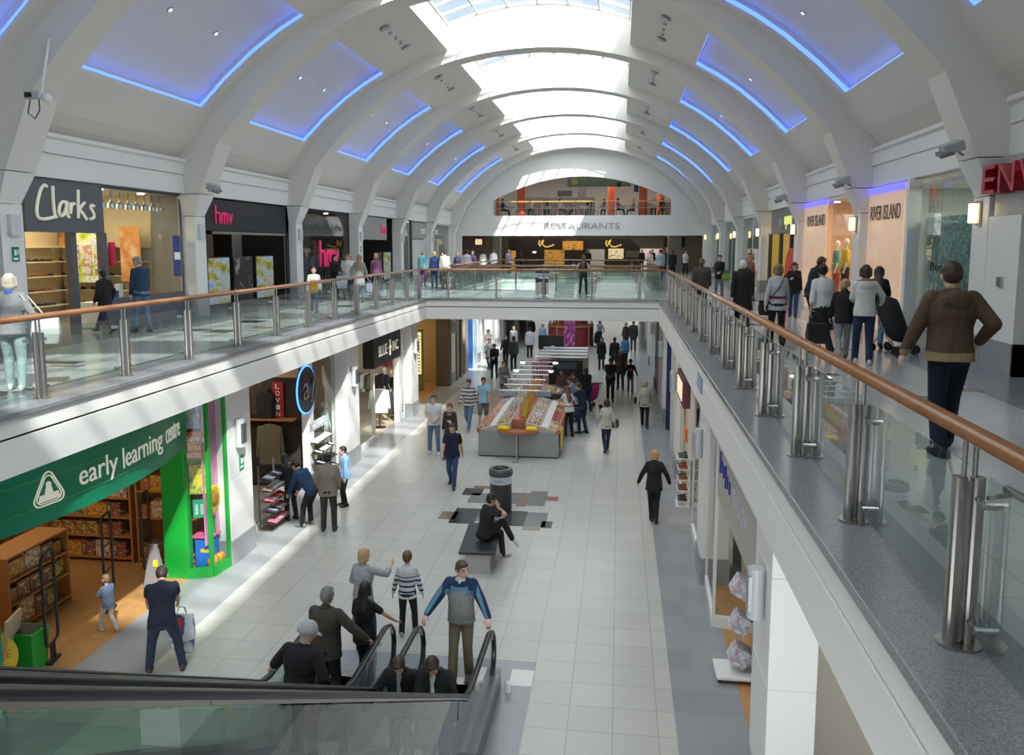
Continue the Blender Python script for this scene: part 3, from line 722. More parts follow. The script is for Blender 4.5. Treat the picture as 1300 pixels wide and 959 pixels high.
MB().box(.03,.036,-.02,.12,.2,.28).build('blue_patch', mat('patch_blue',(.1,.45,.7),.5), e); MB().box(-.1,.1,-.2,.2,0,.08).build('base', black, e)
m = MB(); m.box(-.02,.02,-.25,.25,0,.95); o = m.build('notice_easel', mat('board_beige',(.6,.5,.33),.6)); o.location = (-8.95,10.5,0); o.rotation_euler = (0,.12,.3); tag(o,'beige board leaning beside the green basket','board')
q = MB(); q.prism([(-.01,-.15),(-.01,.15),(-.3,.2),(-.3,-.1)],'z',.4,.75)
m = MB(); m.loft([[V((-.2,-.1,0)),V((.2,-.1,0)),V((.2,.1,0)),V((-.2,.1,0))],[V((-.06,-.03,.85)),V((.06,-.03,.85)),V((.06,.03,.85)),V((-.06,.03,.85))]])
o = m.build('floor_sign', mat('sign_grey',(.22,.22,.22),.4), bevel=.01); o.location = (-8.55,13.75,0); MB().obox((.06,-.07,.5),(.08,.03,.12)).build('label_patch', MATS['sign_yellow'], o); tag(o,'grey tapered floor sign with a yellow patch by the toy shop pillar','sign')

# ---- lower left: shoe and clothes shop with round sign ---------------------
room(-8.4, -12.9, 15.55, 22.6, 0, 3.55, (.35,.27,.2), 'clothes shop with the round sign', 110, (1,.82,.6), None, 4)
struct(MB().box(-12.9,-8.2,15.6,22.6,0,.004).build('floor', mat('shop_grey_floor',(.26,.26,.26),.3)))
e = empty('round_shop_sign', (-7.78,19.5,2.78)); tag(e, 'large round silver and black shop sign with a blue glowing rim', 'sign')
q = MB(); q.cyl((-.06,0,0),(.03,0,0),.58,.58,32); q.build('disc', mat('sign_dark',(.03,.03,.035),.15,.3), e)
q = MB(); q.tube([(.0,.6*math.cos(a*PI/16),.6*math.sin(a*PI/16)) for a in range(33)],.022,8); q.build('rim', mat('blue_neon',(.05,.2,.9),.4,emit=3,ecol=(.05,.25,1)), e)
text('a','lettering',(.05,-.12,-.02),'L',.42,.4,mat('chrome_letters',(.7,.7,.72),.12,1),.03,e,bevel=.02); MB().obox((.06,.27,-.06),(.04,.09,.62),rotm(-.35)).build('stroke', MATS['chrome_letters'], e)
# front: glass side light, opening, white wall strip, glazing
glazing([(-7.95,16.05),(-7.95,16.6)], 0, 3.6, steel, 'narrow glass beside the footwear shop doorway')
tag(MB().box(-8.1,-7.9,19.95,20.25,0,3.6).build('pilaster', white), 'white pilaster under the round sign', 'pillar')
struct(MB().box(-12.9,-8.25,20.25,20.33,0,3.5).build('wall_partition', mat('dim_interior_wall',(.035,.028,.025),.8)))  # added wall, coloured near black to give the shop its dim interior
struct(MB().box(-12.9,-8.26,20.235,20.25,2.95,3.5).build('trim_30', mat('peach_band',(.6,.42,.24),.7)))
struct(MB().box(-8.9,-8.02,22.48,22.52,0,3.5).build('wall_partition', mat('peach_wall2',(.72,.50,.30),.7)))
glazing([(-7.95,20.3),(-7.95,22.1)], 0, 3.6, white, 'footwear shop window with a mannequin', base=.1)
struct(MB().box(-8.95,-8.9,20.35,22.5,0,3.5).build('wall_partition', mat('peach_wall',(.72,.48,.28),.7)))
shoe_v = {}
def shoe_mesh(key, m):
    if key in shoe_v: return shoe_v[key]
    q = MB(); rings = []
    for t, w, h0 in ((0,.025,.05),(.03,.036,.075),(.09,.038,.07),(.15,.040,.045),(.21,.044,.035),(.26,.03,.025)):
        rings.append([V((w*math.cos(2*PI*i/10), t-.13, max(0,h0*.5+h0*.5*math.sin(2*PI*i/10)))) for i in range(10)])
    q.loft(rings); mm = q.mesh('shoe', m, True); shoe_v[key] = mm; return mm
SH = [shoe_mesh('w', mat('shoe_white',(.58,.58,.58),.5)), shoe_mesh('k', mat('shoe_black',(.02,.02,.022),.3)), shoe_mesh('p', mat('shoe_pink',(.7,.2,.3),.4)), shoe_mesh('b', mat('shoe_brown',(.2,.08,.03),.4)), shoe_mesh('r', mat('shoe_red',(.5,.05,.03),.4)), shoe_mesh('n', mat('shoe_navy',(.04,.05,.12),.4))]
def shoes(pos, R, rz, keys, label, group, rnd, sc=.88):
    for p in pos:
        o = bpy.data.objects.new('shoe', SH[keys[rnd.randrange(len(keys))]]); COL.objects.link(o); o.location = p; o.rotation_euler = (0,0,rz); o.scale = (sc,sc,sc); tag(o, label, 'shoe', group)
def shoe_rack(x, y, rz, w, levels, label, keys, slabel, group, header=None, per=.11, mm=steel, dep=.26, z0=.15, dz=.28, slope=.05):
    e = empty('shoe_rack', (x,y,0), rz); tag(e, label, 'shoe rack'); R = Matrix.Rotation(rz,3,'Z'); rnd = random.Random(len(label))
    H = z0+dz*levels
    for s in (-w/2, w/2): MB().box(s-.015,s+.015,0,.03,0,H+.1).build('upright', mm, e)
    MB().box(-w/2,w/2,-dep-.02,.05,0,.03).build('base', mm, e)
    for k in range(levels):
        z = z0+dz*k; o = (levels-1-k)*slope
        MB().box(-w/2,w/2,-dep-o,-o,z-.015,z).box(-w/2,w/2,-o,.02,z-.012,z-.003).build('shelf', mm if mm is not glassb else glassb, e)
        n = int(w/per); pos = []
        for i in range(n):
            p = R @ V((-w/2+w*(i+.5)/n, -dep/2-o, z+.001)); pos.append((x+p.x,y+p.y,p.z))
        kk = keys[k % len(keys)] if isinstance(keys[0], (list,tuple)) else keys
        shoes(pos, R, rz+PI, kk, slabel, group, rnd)
    if header:
        hb = MB().box(-w/2,w/2,-.05,0,H,H+.22).build('header', mat('header_grey',(.62,.66,.68),.4), e); text(header,'lettering',(0,-.06,H+.11),'B',.12,w*.7,LETW,.003,e)
    return e
shoe_rack(-7.85-.1, 20.9-.35, PI/2, 1.15, 5, 'freestanding rack of white and black shoes under a footwear header', [[0,0,1],[0,0,1],[1,0,1],[0,1,0],[0,0,0]], 'shoe on the rack under the footwear header', 'shoes under the footwear header', 'FOOTWEAR', slope=.06, mm=steel_d)
e = shoe_rack(-7.9, 17.3, PI/2, .8, 5, 'glass shelved rack of pink and white shoes by the toy shop column', [[0,2],[2,0,5],[0,2,4]], 'shoe on the rack by the toy shop column', 'shoes on the rack by the column', None, slope=.03, dz=.24, z0=.2)
# hanging garments
def garment(loc, rz, w, h, m, label, group=None, name='hanging_jacket', sleeves=True, cat='clothing'):
    q = MB(); 
    q.loft([[V((a*w/2, b*.06, z)) for a, b in ((-k,-1),(k,-1),(k,1),(-k,1))] for k, z in ((.95,-h),(.9,-h*.4),(1,-.08),(.35,0))])
    if sleeves:
        for s in (-1,1): q.cap((s*w*.45,0,-.1),(s*w*.56,0,-h*.8),.06,.045,8)
    o = q.build(name, m, smooth=False); MB().tube([(0,0,.0),(0,0,.06),(.03,0,.09),(.0,0,.12)],.006,6).build('hanger', steel, o)
    o.location = loc; o.rotation_euler = (0,0,rz); tag(o, label, cat, group); return o
olive = mat('cloth_olive',(.18,.16,.10),.9); cblk = mat('cloth_black',(.02,.02,.022),.9); cwht = mat('cloth_white',(.72,.73,.75),.9)
garment((-8.98,19.95,1.75),.1,.6,1.05,olive,'large khaki jacket hanging in the footwear shop doorway')
for k in range(7): garment((-9.15-.13*k,20.08,2.75 if k%2 else 2.6),.1,.42,.75,[cblk,mat('cloth_brownblack',(.06,.04,.03),.9)][k%2],'dark jacket hanging on the left inside the footwear shop','dark jackets inside the footwear shop')
e = sign('vertical_sign','red vertical sign lettered LOVIN inside the footwear shop',(-8.84,20.2,2.35),(.30,.04,.95),'B',mat('sign_red',(.4,.02,.02),.5))
for k, ch in enumerate('LOVIN'): text(ch,'lettering',(0,-.012,.37-.185*k),'B',.13,.11,LETW,.004,e)
tag(MB().box(-9.7,-8.35,19.95,20.24,1.84,1.88).build('wall_shelf', oak),'wooden wall shelf inside the footwear shop','shelf')
tag(MB().box(-8.6,-8.3,16.1,16.6,0,1.55).build('plinth', white),'pale display panel beside the footwear shop doorway','panel')
tag(MB().box(-12.0,-10.7,16.6,19.6,0,1.5).build('clothes_rail_block', cblk),'dark rail of packed clothing deep in the footwear shop','clothes rail')
def mannequin(x, y, z, rz, top, legs, label, skin=None, h=1.7):
    e = empty('mannequin', (x,y,z), rz); tag(e, label, 'mannequin'); s = h/1.75; sk = skin or mat('mannequin_skin',(.75,.70,.62),.4)
    MB().ball((0,0,1.63*s),(.075*s,.09*s,.115*s)).cap((0,0,1.40*s),(0,0,1.55*s),.045*s,.045*s).build('head', sk, e, smooth=True)
    q = MB(); q.loft([q.ring((0,0,zz*s),(1,0,0),(0,1,0),a*s,b*s,12) for zz,a,b in ((.88,.17,.12),(1.05,.145,.105),(1.28,.18,.12),(1.40,.19,.10),(1.46,.06,.05))])
    for sd in (-1,1): q.cap((sd*.18*s,0,1.38*s),(sd*.27*s,.02,1.10*s),.06*s,.05*s,8)
    q.build('top', top, e, smooth=True)
    q = MB()
    for sd in (-1,1): q.cap((sd*.27*s,.02,1.12*s),(sd*.27*s,.10,.86*s),.036*s,.028*s,8); q.ball((sd*.27*s,.12,.80*s),(.03,.035,.06))
    q.build('arms', sk, e, smooth=True)
    for sd in (-1,1): MB().cap((sd*.09*s,0,.88*s),(sd*.10*s,0,.48*s),.095*s,.08*s,10).cap((sd*.10*s,0,.48*s),(sd*.10*s,0,.08*s),.07*s,.055*s,10).build('leg', legs, e, smooth=True)
    MB().cyl((0,0,0),(0,0,.02),.2,.2,20).build('base', steel, e)
mannequin(-8.28,22.05,.3,-PI/2,mat('cloth_mint',(.62,.74,.76),.9),mat('cloth_greybrown',(.22,.21,.19),.9),'mannequin in a pale blue tee and grey shorts in the footwear shop window')
tag(MB().box(-8.42,-8.36,21.4,21.55,1.85,2.6).build('yellow_banner', mat('cloth_yellow',(.75,.5,.03),.8)),'narrow yellow garment hanging on the peach wall of the window','clothing')

# ---- lower left: BLUE INC ---------------------------------------------------
room(-8.3, -12.9, 22.65, 29.9, 0, 3.55, (.40,.36,.3), 'shop under the black sign', 120, (1,.9,.75), None, 4)
struct(MB().box(-12.9,-8.0,22.7,29.8,0,.004).build('floor', mat('beige_floor',(.45,.38,.28),.4)))
glazing([(-7.9,23.2),(-7.9,25.6),(-8.0,25.7),(-8.9,25.75)], 0, 3.6, white, 'left window of the black signed clothes shop', base=.1)
glazing([(-7.9,29.3),(-7.9,28.85)], 0, 3.6, white, 'right window of the black signed clothes shop', base=.1)
tag(MB().box(-8.05,-7.85,28.5,28.85,0,3.6).build('pilaster', white), 'white pilaster right of the black shop sign doorway', 'pillar')
e = sign('shop_sign','black projecting shop sign with blocky cream letters and a cross emblem',(-7.55,26.1,3.02),(3.2,.35,.95),'L',mat('sign_black',(.008,.008,.009),.5))
text('BLUE','lettering',(.02,-.62,0),'L',.34,.95,LET,.015,e,bevel=.008); text('INC','lettering',(.02,.85,0),'L',.34,.7,LET,.015,e,bevel=.008)
q = MB(); q.obox((.02,.2,0),(.03,.07,.52)); q.obox((.02,.2,0),(.03,.3,.07)); q.obox((.02,.2,0),(.03,.16,.16),rotm(PI/4)); q.build('emblem', LET, e)
mannequin(-8.4,28.6,.3,-PI/2,mat('cloth_navy',(.02,.03,.07),.9),pic('cloth_camo',[(.2,.18,.12),(.42,.38,.28),(.3,.28,.2),(.55,.5,.4)],14,.9,seed=5),'mannequin in a navy top and camouflage shorts in the black signed shop doorway')
garment((-8.3,27.5,1.38),.3,.62,.85,cwht,'white jacket on a stand in the black signed shop doorway')
tag(MB().cyl((0,0,0),(0,0,.02),.22,.22,16).cyl((0,0,0),(0,0,.6),.02).build('clothes_stand', black),'black base of the white jacket stand','clothes stand').location = (-8.3,27.5,0)
mannequin(-8.3,24.6,.12,-PI/2,cwht,mat('cloth_tan',(.4,.33,.2),.9),'mannequin in a white top in the left window of the black signed shop')
mannequin(-8.3,29.2,.12,-PI/2,cblk,mat('cloth_grey',(.25,.25,.26),.9),'mannequin in black and grey in the right window of the black signed shop')
poster('red poster on the wall inside the black signed shop',(-8.72,29.75,2.25),.4,.8,'B',pic('poster_redblack',[(.05,.02,.02),(.55,.03,.03),(.6,.5,.5)],5,seed=6))
for k in range(8): garment((-8.8-.14*k,29.5,1.6),.2,.45,.7,[cblk,cwht,olive][k%3],'garment on the rail inside the black signed shop','garments on the rail of the black signed shop')

# ---- lower left beyond: opticians and further shops under the bridge ---------
room(-8.0, -12.9, 30.0, 37.0, 0, 3.5, (.38,.27,.13), 'opticians under the bridge', 130, (1,.8,.5), WOODF, 4)
e = empty('glasses_display',(-9.3,34.5,0)); tag(e,'green and yellow lit display cabinet of spectacles in the opticians','display cabinet')
MB().box(-.15,.15,-.9,.9,0,2.75).build('cabinet', mat('olive_green',(.22,.28,.08),.5), e)
MB().box(.0,.16,-.78,.78,.75,2.6).build('lit_panel', mat('lit_cream',(.9,.75,.35),.5,emit=.9), e)
e.rotation_euler = (0,0,-.95)
q = MB().box(0,.012,-.07,.07,0,.02).cyl((0,-.035,-.01),(.012,-.035,-.01),.026,.026,8).cyl((0,.035,-.01),(.012,.035,-.01),.026,.026,8).mesh('spectacles', black)
Rz = Matrix.Rotation(-.95,3,'Z')
for i in range(6):
    for j in range(12):
        o = bpy.data.objects.new('spectacles', q); COL.objects.link(o); p = Rz @ V((.17,-.65+.26*i,.9+.14*j)); o.location = (-9.3+p.x,34.5+p.y,p.z); o.rotation_euler = (0,0,-.95); tag(o,'pair of spectacles on the lit cabinet of the opticians','spectacles','spectacles on the lit cabinet')
for k, (y, w, c) in enumerate([(36.25,.35,(.12,.09,.07)),(37.95,.5,(.33,.24,.17)),(38.9,.35,(.14,.11,.09)),(40.2,.8,(.42,.34,.27)),(41.8,.25,(.02,.12,.4)),(42.8,.9,(.5,.62,.72)),(45.2,.9,(.7,.7,.7)),(49,1.2,(.72,.72,.7)),(54,1.4,(.7,.7,.7)),(60,1.5,(.65,.65,.62)),(68,2,(.6,.6,.6))]):
    tag(MB().box(-8.2,-7.55,y-w/2,y+w/2,0,3.6).build('pilaster', mat('pilaster_%d'%k,c,.5)), ['dark brown','tan','brown grey','pale brown','bright blue','pale blue','white','broad white','wide white','greyish','far grey'][k]+' shop pilaster on the left beyond the black sign', 'pillar')
struct(MB().box(-8.6,-8.5,37,80,0,3.6).build('wall_left', pic('far_front_left',[(.25,.2,.15),(.6,.58,.55),(.2,.3,.45),(.75,.74,.72),(.3,.25,.2)],.8,.5,(1,1,.15),seed=7,blocky=False)))
# ---- lower right fronts ------------------------------------------------------
room(2.35, 6.9, 9.5, 15.2, 0, 3.55, (.50,.46,.36), 'card shop', 45, (1,.9,.75), None, 3)
struct(MB().box(1.8,6.9,9.5,15.2,0,.004).build('floor', WOODF))
glazing([(1.72,15.2),(1.66,13.5),(2.6,13.3)], 0, 3.6, white, 'card shop corner window on the right of the lower floor', base=.12)
e = empty('shop_sign',(1.66,11.9,2.85)); tag(e,'beige sign panel with faint blue and silver lettering above the card shop doorway','sign')
MB().box(0,.12,-2.4,1.55,-.55,.7).build('board', mat('sign_beige',(.42,.39,.34),.4), e)
for k, (ch, zz) in enumerate(zip('Clinton', (0,)*7)):
    pass
q = MB(); [q.obox((-.012,1.2-.22*k,.10-.02*k),(.02,.035,.36 if k%3==0 else .2),rotm(.12)) for k in range(6)]; q.build('lettering', mat('letters_blue',(.02,.03,.35),.3), e); q = MB(); [q.obox((-.012,-.2-.2*k,.0),(.02,.05,.26 if k%2 else .16),rotm(-.1)) for k in range(7)]; q.build('lettering', mat('letters_silver',(.5,.5,.55),.3,.6), e)
p = poster('dark blue and red notice on the wall inside the card shop window',(2.0,14.7,2.2),.3,.5,'R',mat('notice_blue',(.03,.08,.3),.5)); MB().box(-.014,-.011,-.15,.15,-.12,-.06).build('stripe', MATS['sign_red'], p)
def gift_rack():
    for i in range(5):
        for j in range(4):
            o = MB().ball((0,0,0),(.09,.05,.14),n=8,k=6).build('gift_bag', [pic('gift_blue',[(.25,.4,.6),(.7,.75,.8),(.5,.6,.75)],12,seed=8),cwht,mat('gift_grey',(.3,.35,.45),.6)][(i+j)%3]); o.location = (2.6+.12*j,12.3+.3*i,.9+.42*(j)+.05*(i%2)); tag(o,'small gift hanging inside the card shop','gift','gifts hanging inside the card shop')
gift_rack()
e = empty('display_stand',(1.95,11.9,0)); tag(e,'white wheeled stand with tilted trays at the card shop doorway','display stand')
MB().box(-.45,.45,-.28,.28,.06,.12).build('base', white, e, bevel=.02)
for p in ((-.38,-.2),(.38,-.2),(-.38,.2),(.38,.2)): MB().ball((*p,.04),.04).build('wheel', black, e)
MB().box(.12,.16,-.25,.25,.1,1.9).build('frame', steel_d, e)
bx = pic('magazine_cover',[(.25,.42,.62),(.75,.77,.8),(.55,.62,.7),(.62,.3,.3),(.3,.5,.7),(.8,.8,.82)],10,seed=9)
for k, z in enumerate((.35,.85,1.4)):
    o = MB().obox((0,0,0),(.26,.32,.26),rotm(0,.5,0)).build('card_pack', bx, bevel=.01); o.location = (1.86,11.9,z); tag(o, ['lowest','middle','topmost'][k]+' blue patterned pack on the card shop doorway stand','card pack')
room(2.35, 6.9, 16.3, 22.4, 0, 3.55, (.5,.4,.3), 'shoe shop on the right', 80, (1,.85,.7), None, 3)
glazing([(1.72,22.3),(1.72,20.4)], 0, 3.6, cream, 'window of the right hand shoe shop')
glazing([(1.72,18.2),(1.70,16.4)], 0, 3.6, white, 'second window of the right hand shoe shop', base=.1)
e = sign('projecting_sign','maroon projecting sign with a glowing pale face on the right row',(1.42,18.9,3.15),(1.9,.16,.62),'R',mat('sign_maroon',(.12,.03,.04),.5)); MB().box(-.02,0,-.65,.65,-.2,.2).build('lit_panel', mat('sign_glow',(.8,.65,.4),.5,emit=.8), e)
shoe_rack(1.75,23.1-3.0, -PI/2, .55, 5, 'white rack of black and brown shoes outside the right hand shoe shop', [[1],[1,3],[3,1],[4,1],[1]], 'shoe on the rack outside the right hand shoe shop', 'shoes outside the right hand shop', None, mm=white, per=.13, dz=.27, slope=.0)
tag(MB().box(1.66,1.7,19.85,20.35,1.62,1.95).build('small_sign', mat('sign_bright_orange',(.8,.15,.01),.5)),'small orange sign above the right hand shoe rack','sign')
struct(MB().box(1.9,2.0,23.6,80,0,3.6).build('wall_right', pic('far_front_right',[(.7,.68,.64),(.6,.5,.38),(.03,.03,.04),(.7,.7,.7),(.6,.55,.5)],.5,.5,(.1,1,.05),seed=11)))
for k, (y, w, c) in enumerate([(25.5,1.6,(.68,.64,.58)),(28.6,.25,(.02,.03,.12)),(33.5,2.5,(.66,.6,.54)),(35.95,1.5,(.012,.012,.014)),(39.5,1.8,(.6,.42,.22)),(42.3,2.5,(.5,.62,.68)),(48,4,(.7,.7,.7))]):
    tag(MB().box(1.68,1.895,y-w/2,y+w/2,0,3.6).build('shopfront_facade', mat('panel_%d'%k,c,.5)), ['cream','thin navy','pink beige','black','orange brown','pale blue','long white'][k]+' shopfront panel on the lower right row', 'panel')
e = sign('wall_plaque','small grey blue plaque on the right fascia',(1.405,14.35,4.02),(.9,.01,.28),'R',mat('plaque_blue',(.22,.25,.38),.4)); 
q = MB(); 
for k in range(3): q.box(-.012,-.004,-.3,.3,.08-.08*k-.02,.08-.08*k)
q.build('lines', mat('plaque_line',(.5,.55,.65),.5), e)
# ---- upper left row ---------------------------------------------------------
XU = -12.05; XB = -15.9
def ur(k): return .2+7.2*k
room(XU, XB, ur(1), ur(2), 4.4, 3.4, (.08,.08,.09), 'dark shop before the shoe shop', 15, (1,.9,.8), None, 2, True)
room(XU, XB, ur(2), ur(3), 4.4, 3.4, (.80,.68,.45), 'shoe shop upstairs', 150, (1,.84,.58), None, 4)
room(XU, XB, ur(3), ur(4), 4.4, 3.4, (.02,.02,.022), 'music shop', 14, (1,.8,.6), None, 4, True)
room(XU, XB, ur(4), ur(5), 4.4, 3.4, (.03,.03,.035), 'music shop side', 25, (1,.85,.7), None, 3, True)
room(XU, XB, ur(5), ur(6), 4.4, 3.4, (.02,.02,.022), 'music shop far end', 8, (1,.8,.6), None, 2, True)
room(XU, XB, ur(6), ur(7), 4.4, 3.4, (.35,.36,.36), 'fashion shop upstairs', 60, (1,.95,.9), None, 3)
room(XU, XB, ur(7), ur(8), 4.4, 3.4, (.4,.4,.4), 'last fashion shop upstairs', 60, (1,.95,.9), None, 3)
G1 = mat('sign_slate',(.115,.125,.14),.5); G2 = mat('sign_midgrey',(.30,.30,.29),.5)
F = XU+.12     # front plane of the signs
e = sign('shop_sign','slate sign with one pale blue letter before the shoe shop upstairs',(F,12.0,7.2),(4.7,.1,1.2),'L',G1); text('s','lettering',(.02,1.9,-.05),'L',.36,.3,mat('letters_cyan',(.45,.7,.75),.5,emit=.1),.02,e)
e = sign('shop_sign','slate shop sign with large cream brush script upstairs on the left',(F,16.62,7.23),(2.55,.1,1.13),'L',G1)
# brush script drawn as strokes (y along the wall, z up)
strokes = [
 [(-.78,.34),(-.86,.38),(-.98,.28),(-1.10,.02),(-1.14,-.18),(-1.06,-.27),(-.85,-.26),(-.62,-.22)],
 [(-.60,.36),(-.62,.1),(-.60,-.20),(-.54,-.22)],
 [(-.20,.06),(-.30,.10),(-.42,.03),(-.47,-.10),(-.42,-.20),(-.32,-.18),(-.23,-.04)],[(-.19,.10),(-.22,-.02),(-.22,-.16),(-.14,-.21)],
 [(-.08,.08),(-.10,-.2),(-.08,-.02),(.0,.07),(.06,.06)],
 [(.20,.34),(.17,.0),(.16,-.22)], [(.40,.10),(.18,-.04),(.30,-.1),(.44,-.24)],
 [(.72,.04),(.62,.07),(.58,.0),(.70,-.09),(.70,-.2),(.56,-.22)]]
q = MB()
for st in strokes:
    pts = []
    for (a,b),(c,d) in zip(st[:-1],st[1:]):
        for t in (0,.34,.67): pts.append((.03,a+(c-a)*t,b+(d-b)*t))
    pts.append((.03,*st[-1])); P = [V(p) for p in pts]
    for _ in range(2): P = [P[0]]+[(P[i-1]+2*P[i]+P[i+1])/4 for i in range(1,len(P)-1)]+[P[-1]]
    q.tube([(p.x,p.y*1.02+.16,p.z*1.12) for p in P], .034, 8)
q.build('lettering', LETW if False else mat('script_cream',(.85,.80,.66),.5,emit=.2), e, smooth=True)
# entrance frames and window of the shoe shop
fr = mat('frame_slate',(.10,.11,.13),.5)
for k, y in enumerate((15.25,16.85,17.95)): tag(MB().box(F-.2,F-.05,y-.09,y+.09,4.4,6.68).build('door_post', fr), ['near','middle','far'][k]+' slate grey upright of the upstairs shoe shop entrance', 'post')
glazing([(F-.1,17.95),(F-.1,21.45)], 4.4, 7.8, fr, 'wide display window of the upstairs shoe shop', base=.65)
# shelves on the back wall with shoes
e = empty('wall_shelving',(XB+.1,18.3,4.4)); tag(e,'cream wall shelving full of shoes in the upstairs shoe shop','shelving')
MB().box(0,.03,-2.9,2.9,0,2.6).build('back', mat('cream_panel',(.78,.66,.42),.6), e)
for z in (.35,.75,1.15,1.55,1.95): MB().box(.03,.38,-2.9,2.9,z-.03,z).build('shelf', mat('pale_shelf',(.8,.7,.48),.5), e)
rnd = random.Random(3)
e = empty('wall_shelving',(-14.35,21.70,4.4)); tag(e,'cream shelving full of shoes on the far side wall of the upstairs shoe shop','shelving')
MB().box(-1.45,1.3,-.03,0,0,2.6).build('back', MATS['cream_panel'], e)
for z in (.35,.75,1.15,1.55,1.95): MB().box(-1.45,1.3,-.40,-.03,z-.03,z).build('shelf', MATS['pale_shelf'], e)
struct(MB().box(-13.0,-12.1,21.62,21.70,4.4,7.75).build('wall_partition', mat('grey_side_wall',(.27,.25,.22),.6)))
for z in (.35,.75,1.15,1.55): shoes([(-15.7+.30*i+rnd.random()*.05, 21.5, 4.4+z) for i in range(9)], None, .3, [1,3,3,1,5], 'shoe on the far side wall shelves of the upstairs shoe shop', 'shoes on the far side wall shelves', rnd, 1.2)
for z in (.35,.75,1.15,1.55):
    shoes([(XB+.3, 15.6+.27*i+rnd.random()*.05, 4.4+z) for i in range(20)], None, PI/2+.3, [1,3,3,1,5], 'shoe on the wall shelves of the upstairs shoe shop', 'shoes on the upstairs wall shelves', rnd, 1.15)
picA = pic('poster_summer',[(.25,.5,.05),(.6,.75,.1),(.85,.85,.8),(.3,.45,.7)],3,seed=12)
poster('large yellow green summer poster in the shoe shop entrance',(-14.5,20.9,6.05),1.15,1.35,'B',picA)
for k, xx in enumerate((-14.85,-14.48,-14.12)): poster(['left','middle','right'][k]+' small picture on the yellow green shoe shop poster',(xx,20.87,6.0),.28,.8,'B',pic('pic_small_%d'%k,[(.3,.5,.75),(.8,.75,.7),(.55,.3,.2),(.2,.3,.2)],7,seed=13+k))
poster('orange poster behind the window of the upstairs shoe shop',(-13.4,21.2,6.15),.6,1.5,'B',pic('poster_amber',[(.6,.2,.04),(.8,.35,.12),(.85,.6,.4)],3,seed=17))
poster('magenta notice in the upstairs shoe shop',(-13.95,21.2,6.15),.2,.65,'B',mat('magenta',(.6,.02,.15),.5))
poster('brown picture high on the left wall of the shoe shop',(-15.2,21.55,6.75),1.2,.8,'B',pic('pic_brown',[(.2,.08,.02),(.5,.28,.1),(.65,.45,.2)],3,seed=18))
p = poster('narrow blue sale notice on the shoe shop window near the music shop',(F-.08,21.15,6.1),.35,1.1,'L',mat('notice_navy',(.05,.07,.25),.5)); MB().box(.011,.014,-.15,.15,-.1,.1).build('white_band', LETW, p)
tag(MB().box(-12.9,-12.2,18.1,21.3,4.42,5.02).build('window_plinth', mat('plinth_pale',(.6,.66,.66),.4)),'pale plinth inside the shoe shop display window','plinth')
for k,(y,c,s,h,lb) in enumerate([(18.8,(.05,.12,.3),.32,.25,'blue carton'),(20.3,(.5,.22,.08),.4,.42,'orange brown carton'),(19.2,(.75,.75,.72),.14,.4,'white bottle shaped packet')]):
    o = MB().box(-s/2,s/2,-s/2,s/2,0,h).build('carton', mat('carton_%d'%k,c,.6), bevel=.01); o.location = (-12.5,y,5.02); tag(o, lb+' on the shoe shop window plinth','box')
shoes([(-12.45,18.4+.3*i,5.02) for i in (0,3,4,7,8,9)],None,1.9,[1,3,0],'shoe on the plinth of the shoe shop window','shoes on the window plinth',rnd,1.1)
for k in range(9):
    q = MB(); q.lathe([(.02,.22),(.03,.16),(.09,.1),(.11,0),(.10,0)],n=12); o = q.build('hanging_bell_lamp', mat('pewter',(.5,.5,.5),.25,.6)); MB().cyl((0,0,.2),(0,0,.42),.008).build('cord', black, o); o.location = (-12.4,18.2+.36*k,7.3); tag(o,'silver bell shaped pendant at the top of the shoe shop window','pendant','bell pendants in the shoe shop window')
# music shop
SB = mat('sign_matt_black',(.022,.023,.027),.6)
def hmv(e, y, z, h, w, mm=HMV, x=.03):
    """three thin rounded letters h m v drawn as strokes"""
    q = MB(); s = w/1.0; H = h; r = .023*h/.5
    def T(pts): q.tube([(x, y+a*w, z+(b-.5)*H) for a,b in pts], r, 8)
    T([(-.5,1.0),(-.5,0)]); T([(-.5,.45),(-.45,.58),(-.38,.62),(-.30,.58),(-.27,.45),(-.27,0)])
    T([(-.14,.6),(-.14,0)]); T([(-.14,.45),(-.09,.6),(-.02,.6),(.02,.45),(.02,0)]); T([(.02,.45),(.07,.6),(.14,.6),(.18,.45),(.18,0)])
    T([(.28,.6),(.38,.02),(.48,.6)])
    q.build('lettering', mm, e, smooth=True)
e = sign('shop_sign','long black shop sign with thin pink letters at its near end',(F,25.7,7.28),(6.1,.1,.92),'L',SB); hmv(e,-1.95,.02,.55,1.05)
tag(MB().box(F-.05,F+.03,23.0,28.3,6.72,6.80).build('sign_trim', steel),'bright steel strip under the long black music shop sign','strip')
poster('dark wall poster board in the music shop, grey',(-13.8,26.2,6.2),.9,1.1,'L',pic('pic_greyboard',[(.25,.25,.25),(.4,.4,.4)],6,seed=20))
poster('white notice with a red mark in the music shop entrance',(-13.2,27.2,6.25),.7,1.0,'L',mat('paper_white',(.6,.6,.6),.6))
PS = pic('poster_beach',[(.30,.48,.70),(.55,.62,.68),(.55,.45,.04),(.16,.28,.06)],2.4,seed=21,stretch=(1,.6,1.6)); PD = pic('poster_portrait',[(.012,.010,.010),(.02,.016,.016),(.03,.02,.02),(.45,.36,.32)],2.2,seed=22)
def promo(y, z, m, label, w=1.35, h=1.4, x=-12.2):
    e = empty('poster_stand',(x,y,z)); tag(e,label,'poster stand'); MB().box(-.02,.02,-w/2,w/2,0,h).build('poster', m, e); MB().box(-.04,.0,-w/2-.03,w/2+.03,-.03,h+.03).build('frame', black, e)
    return e
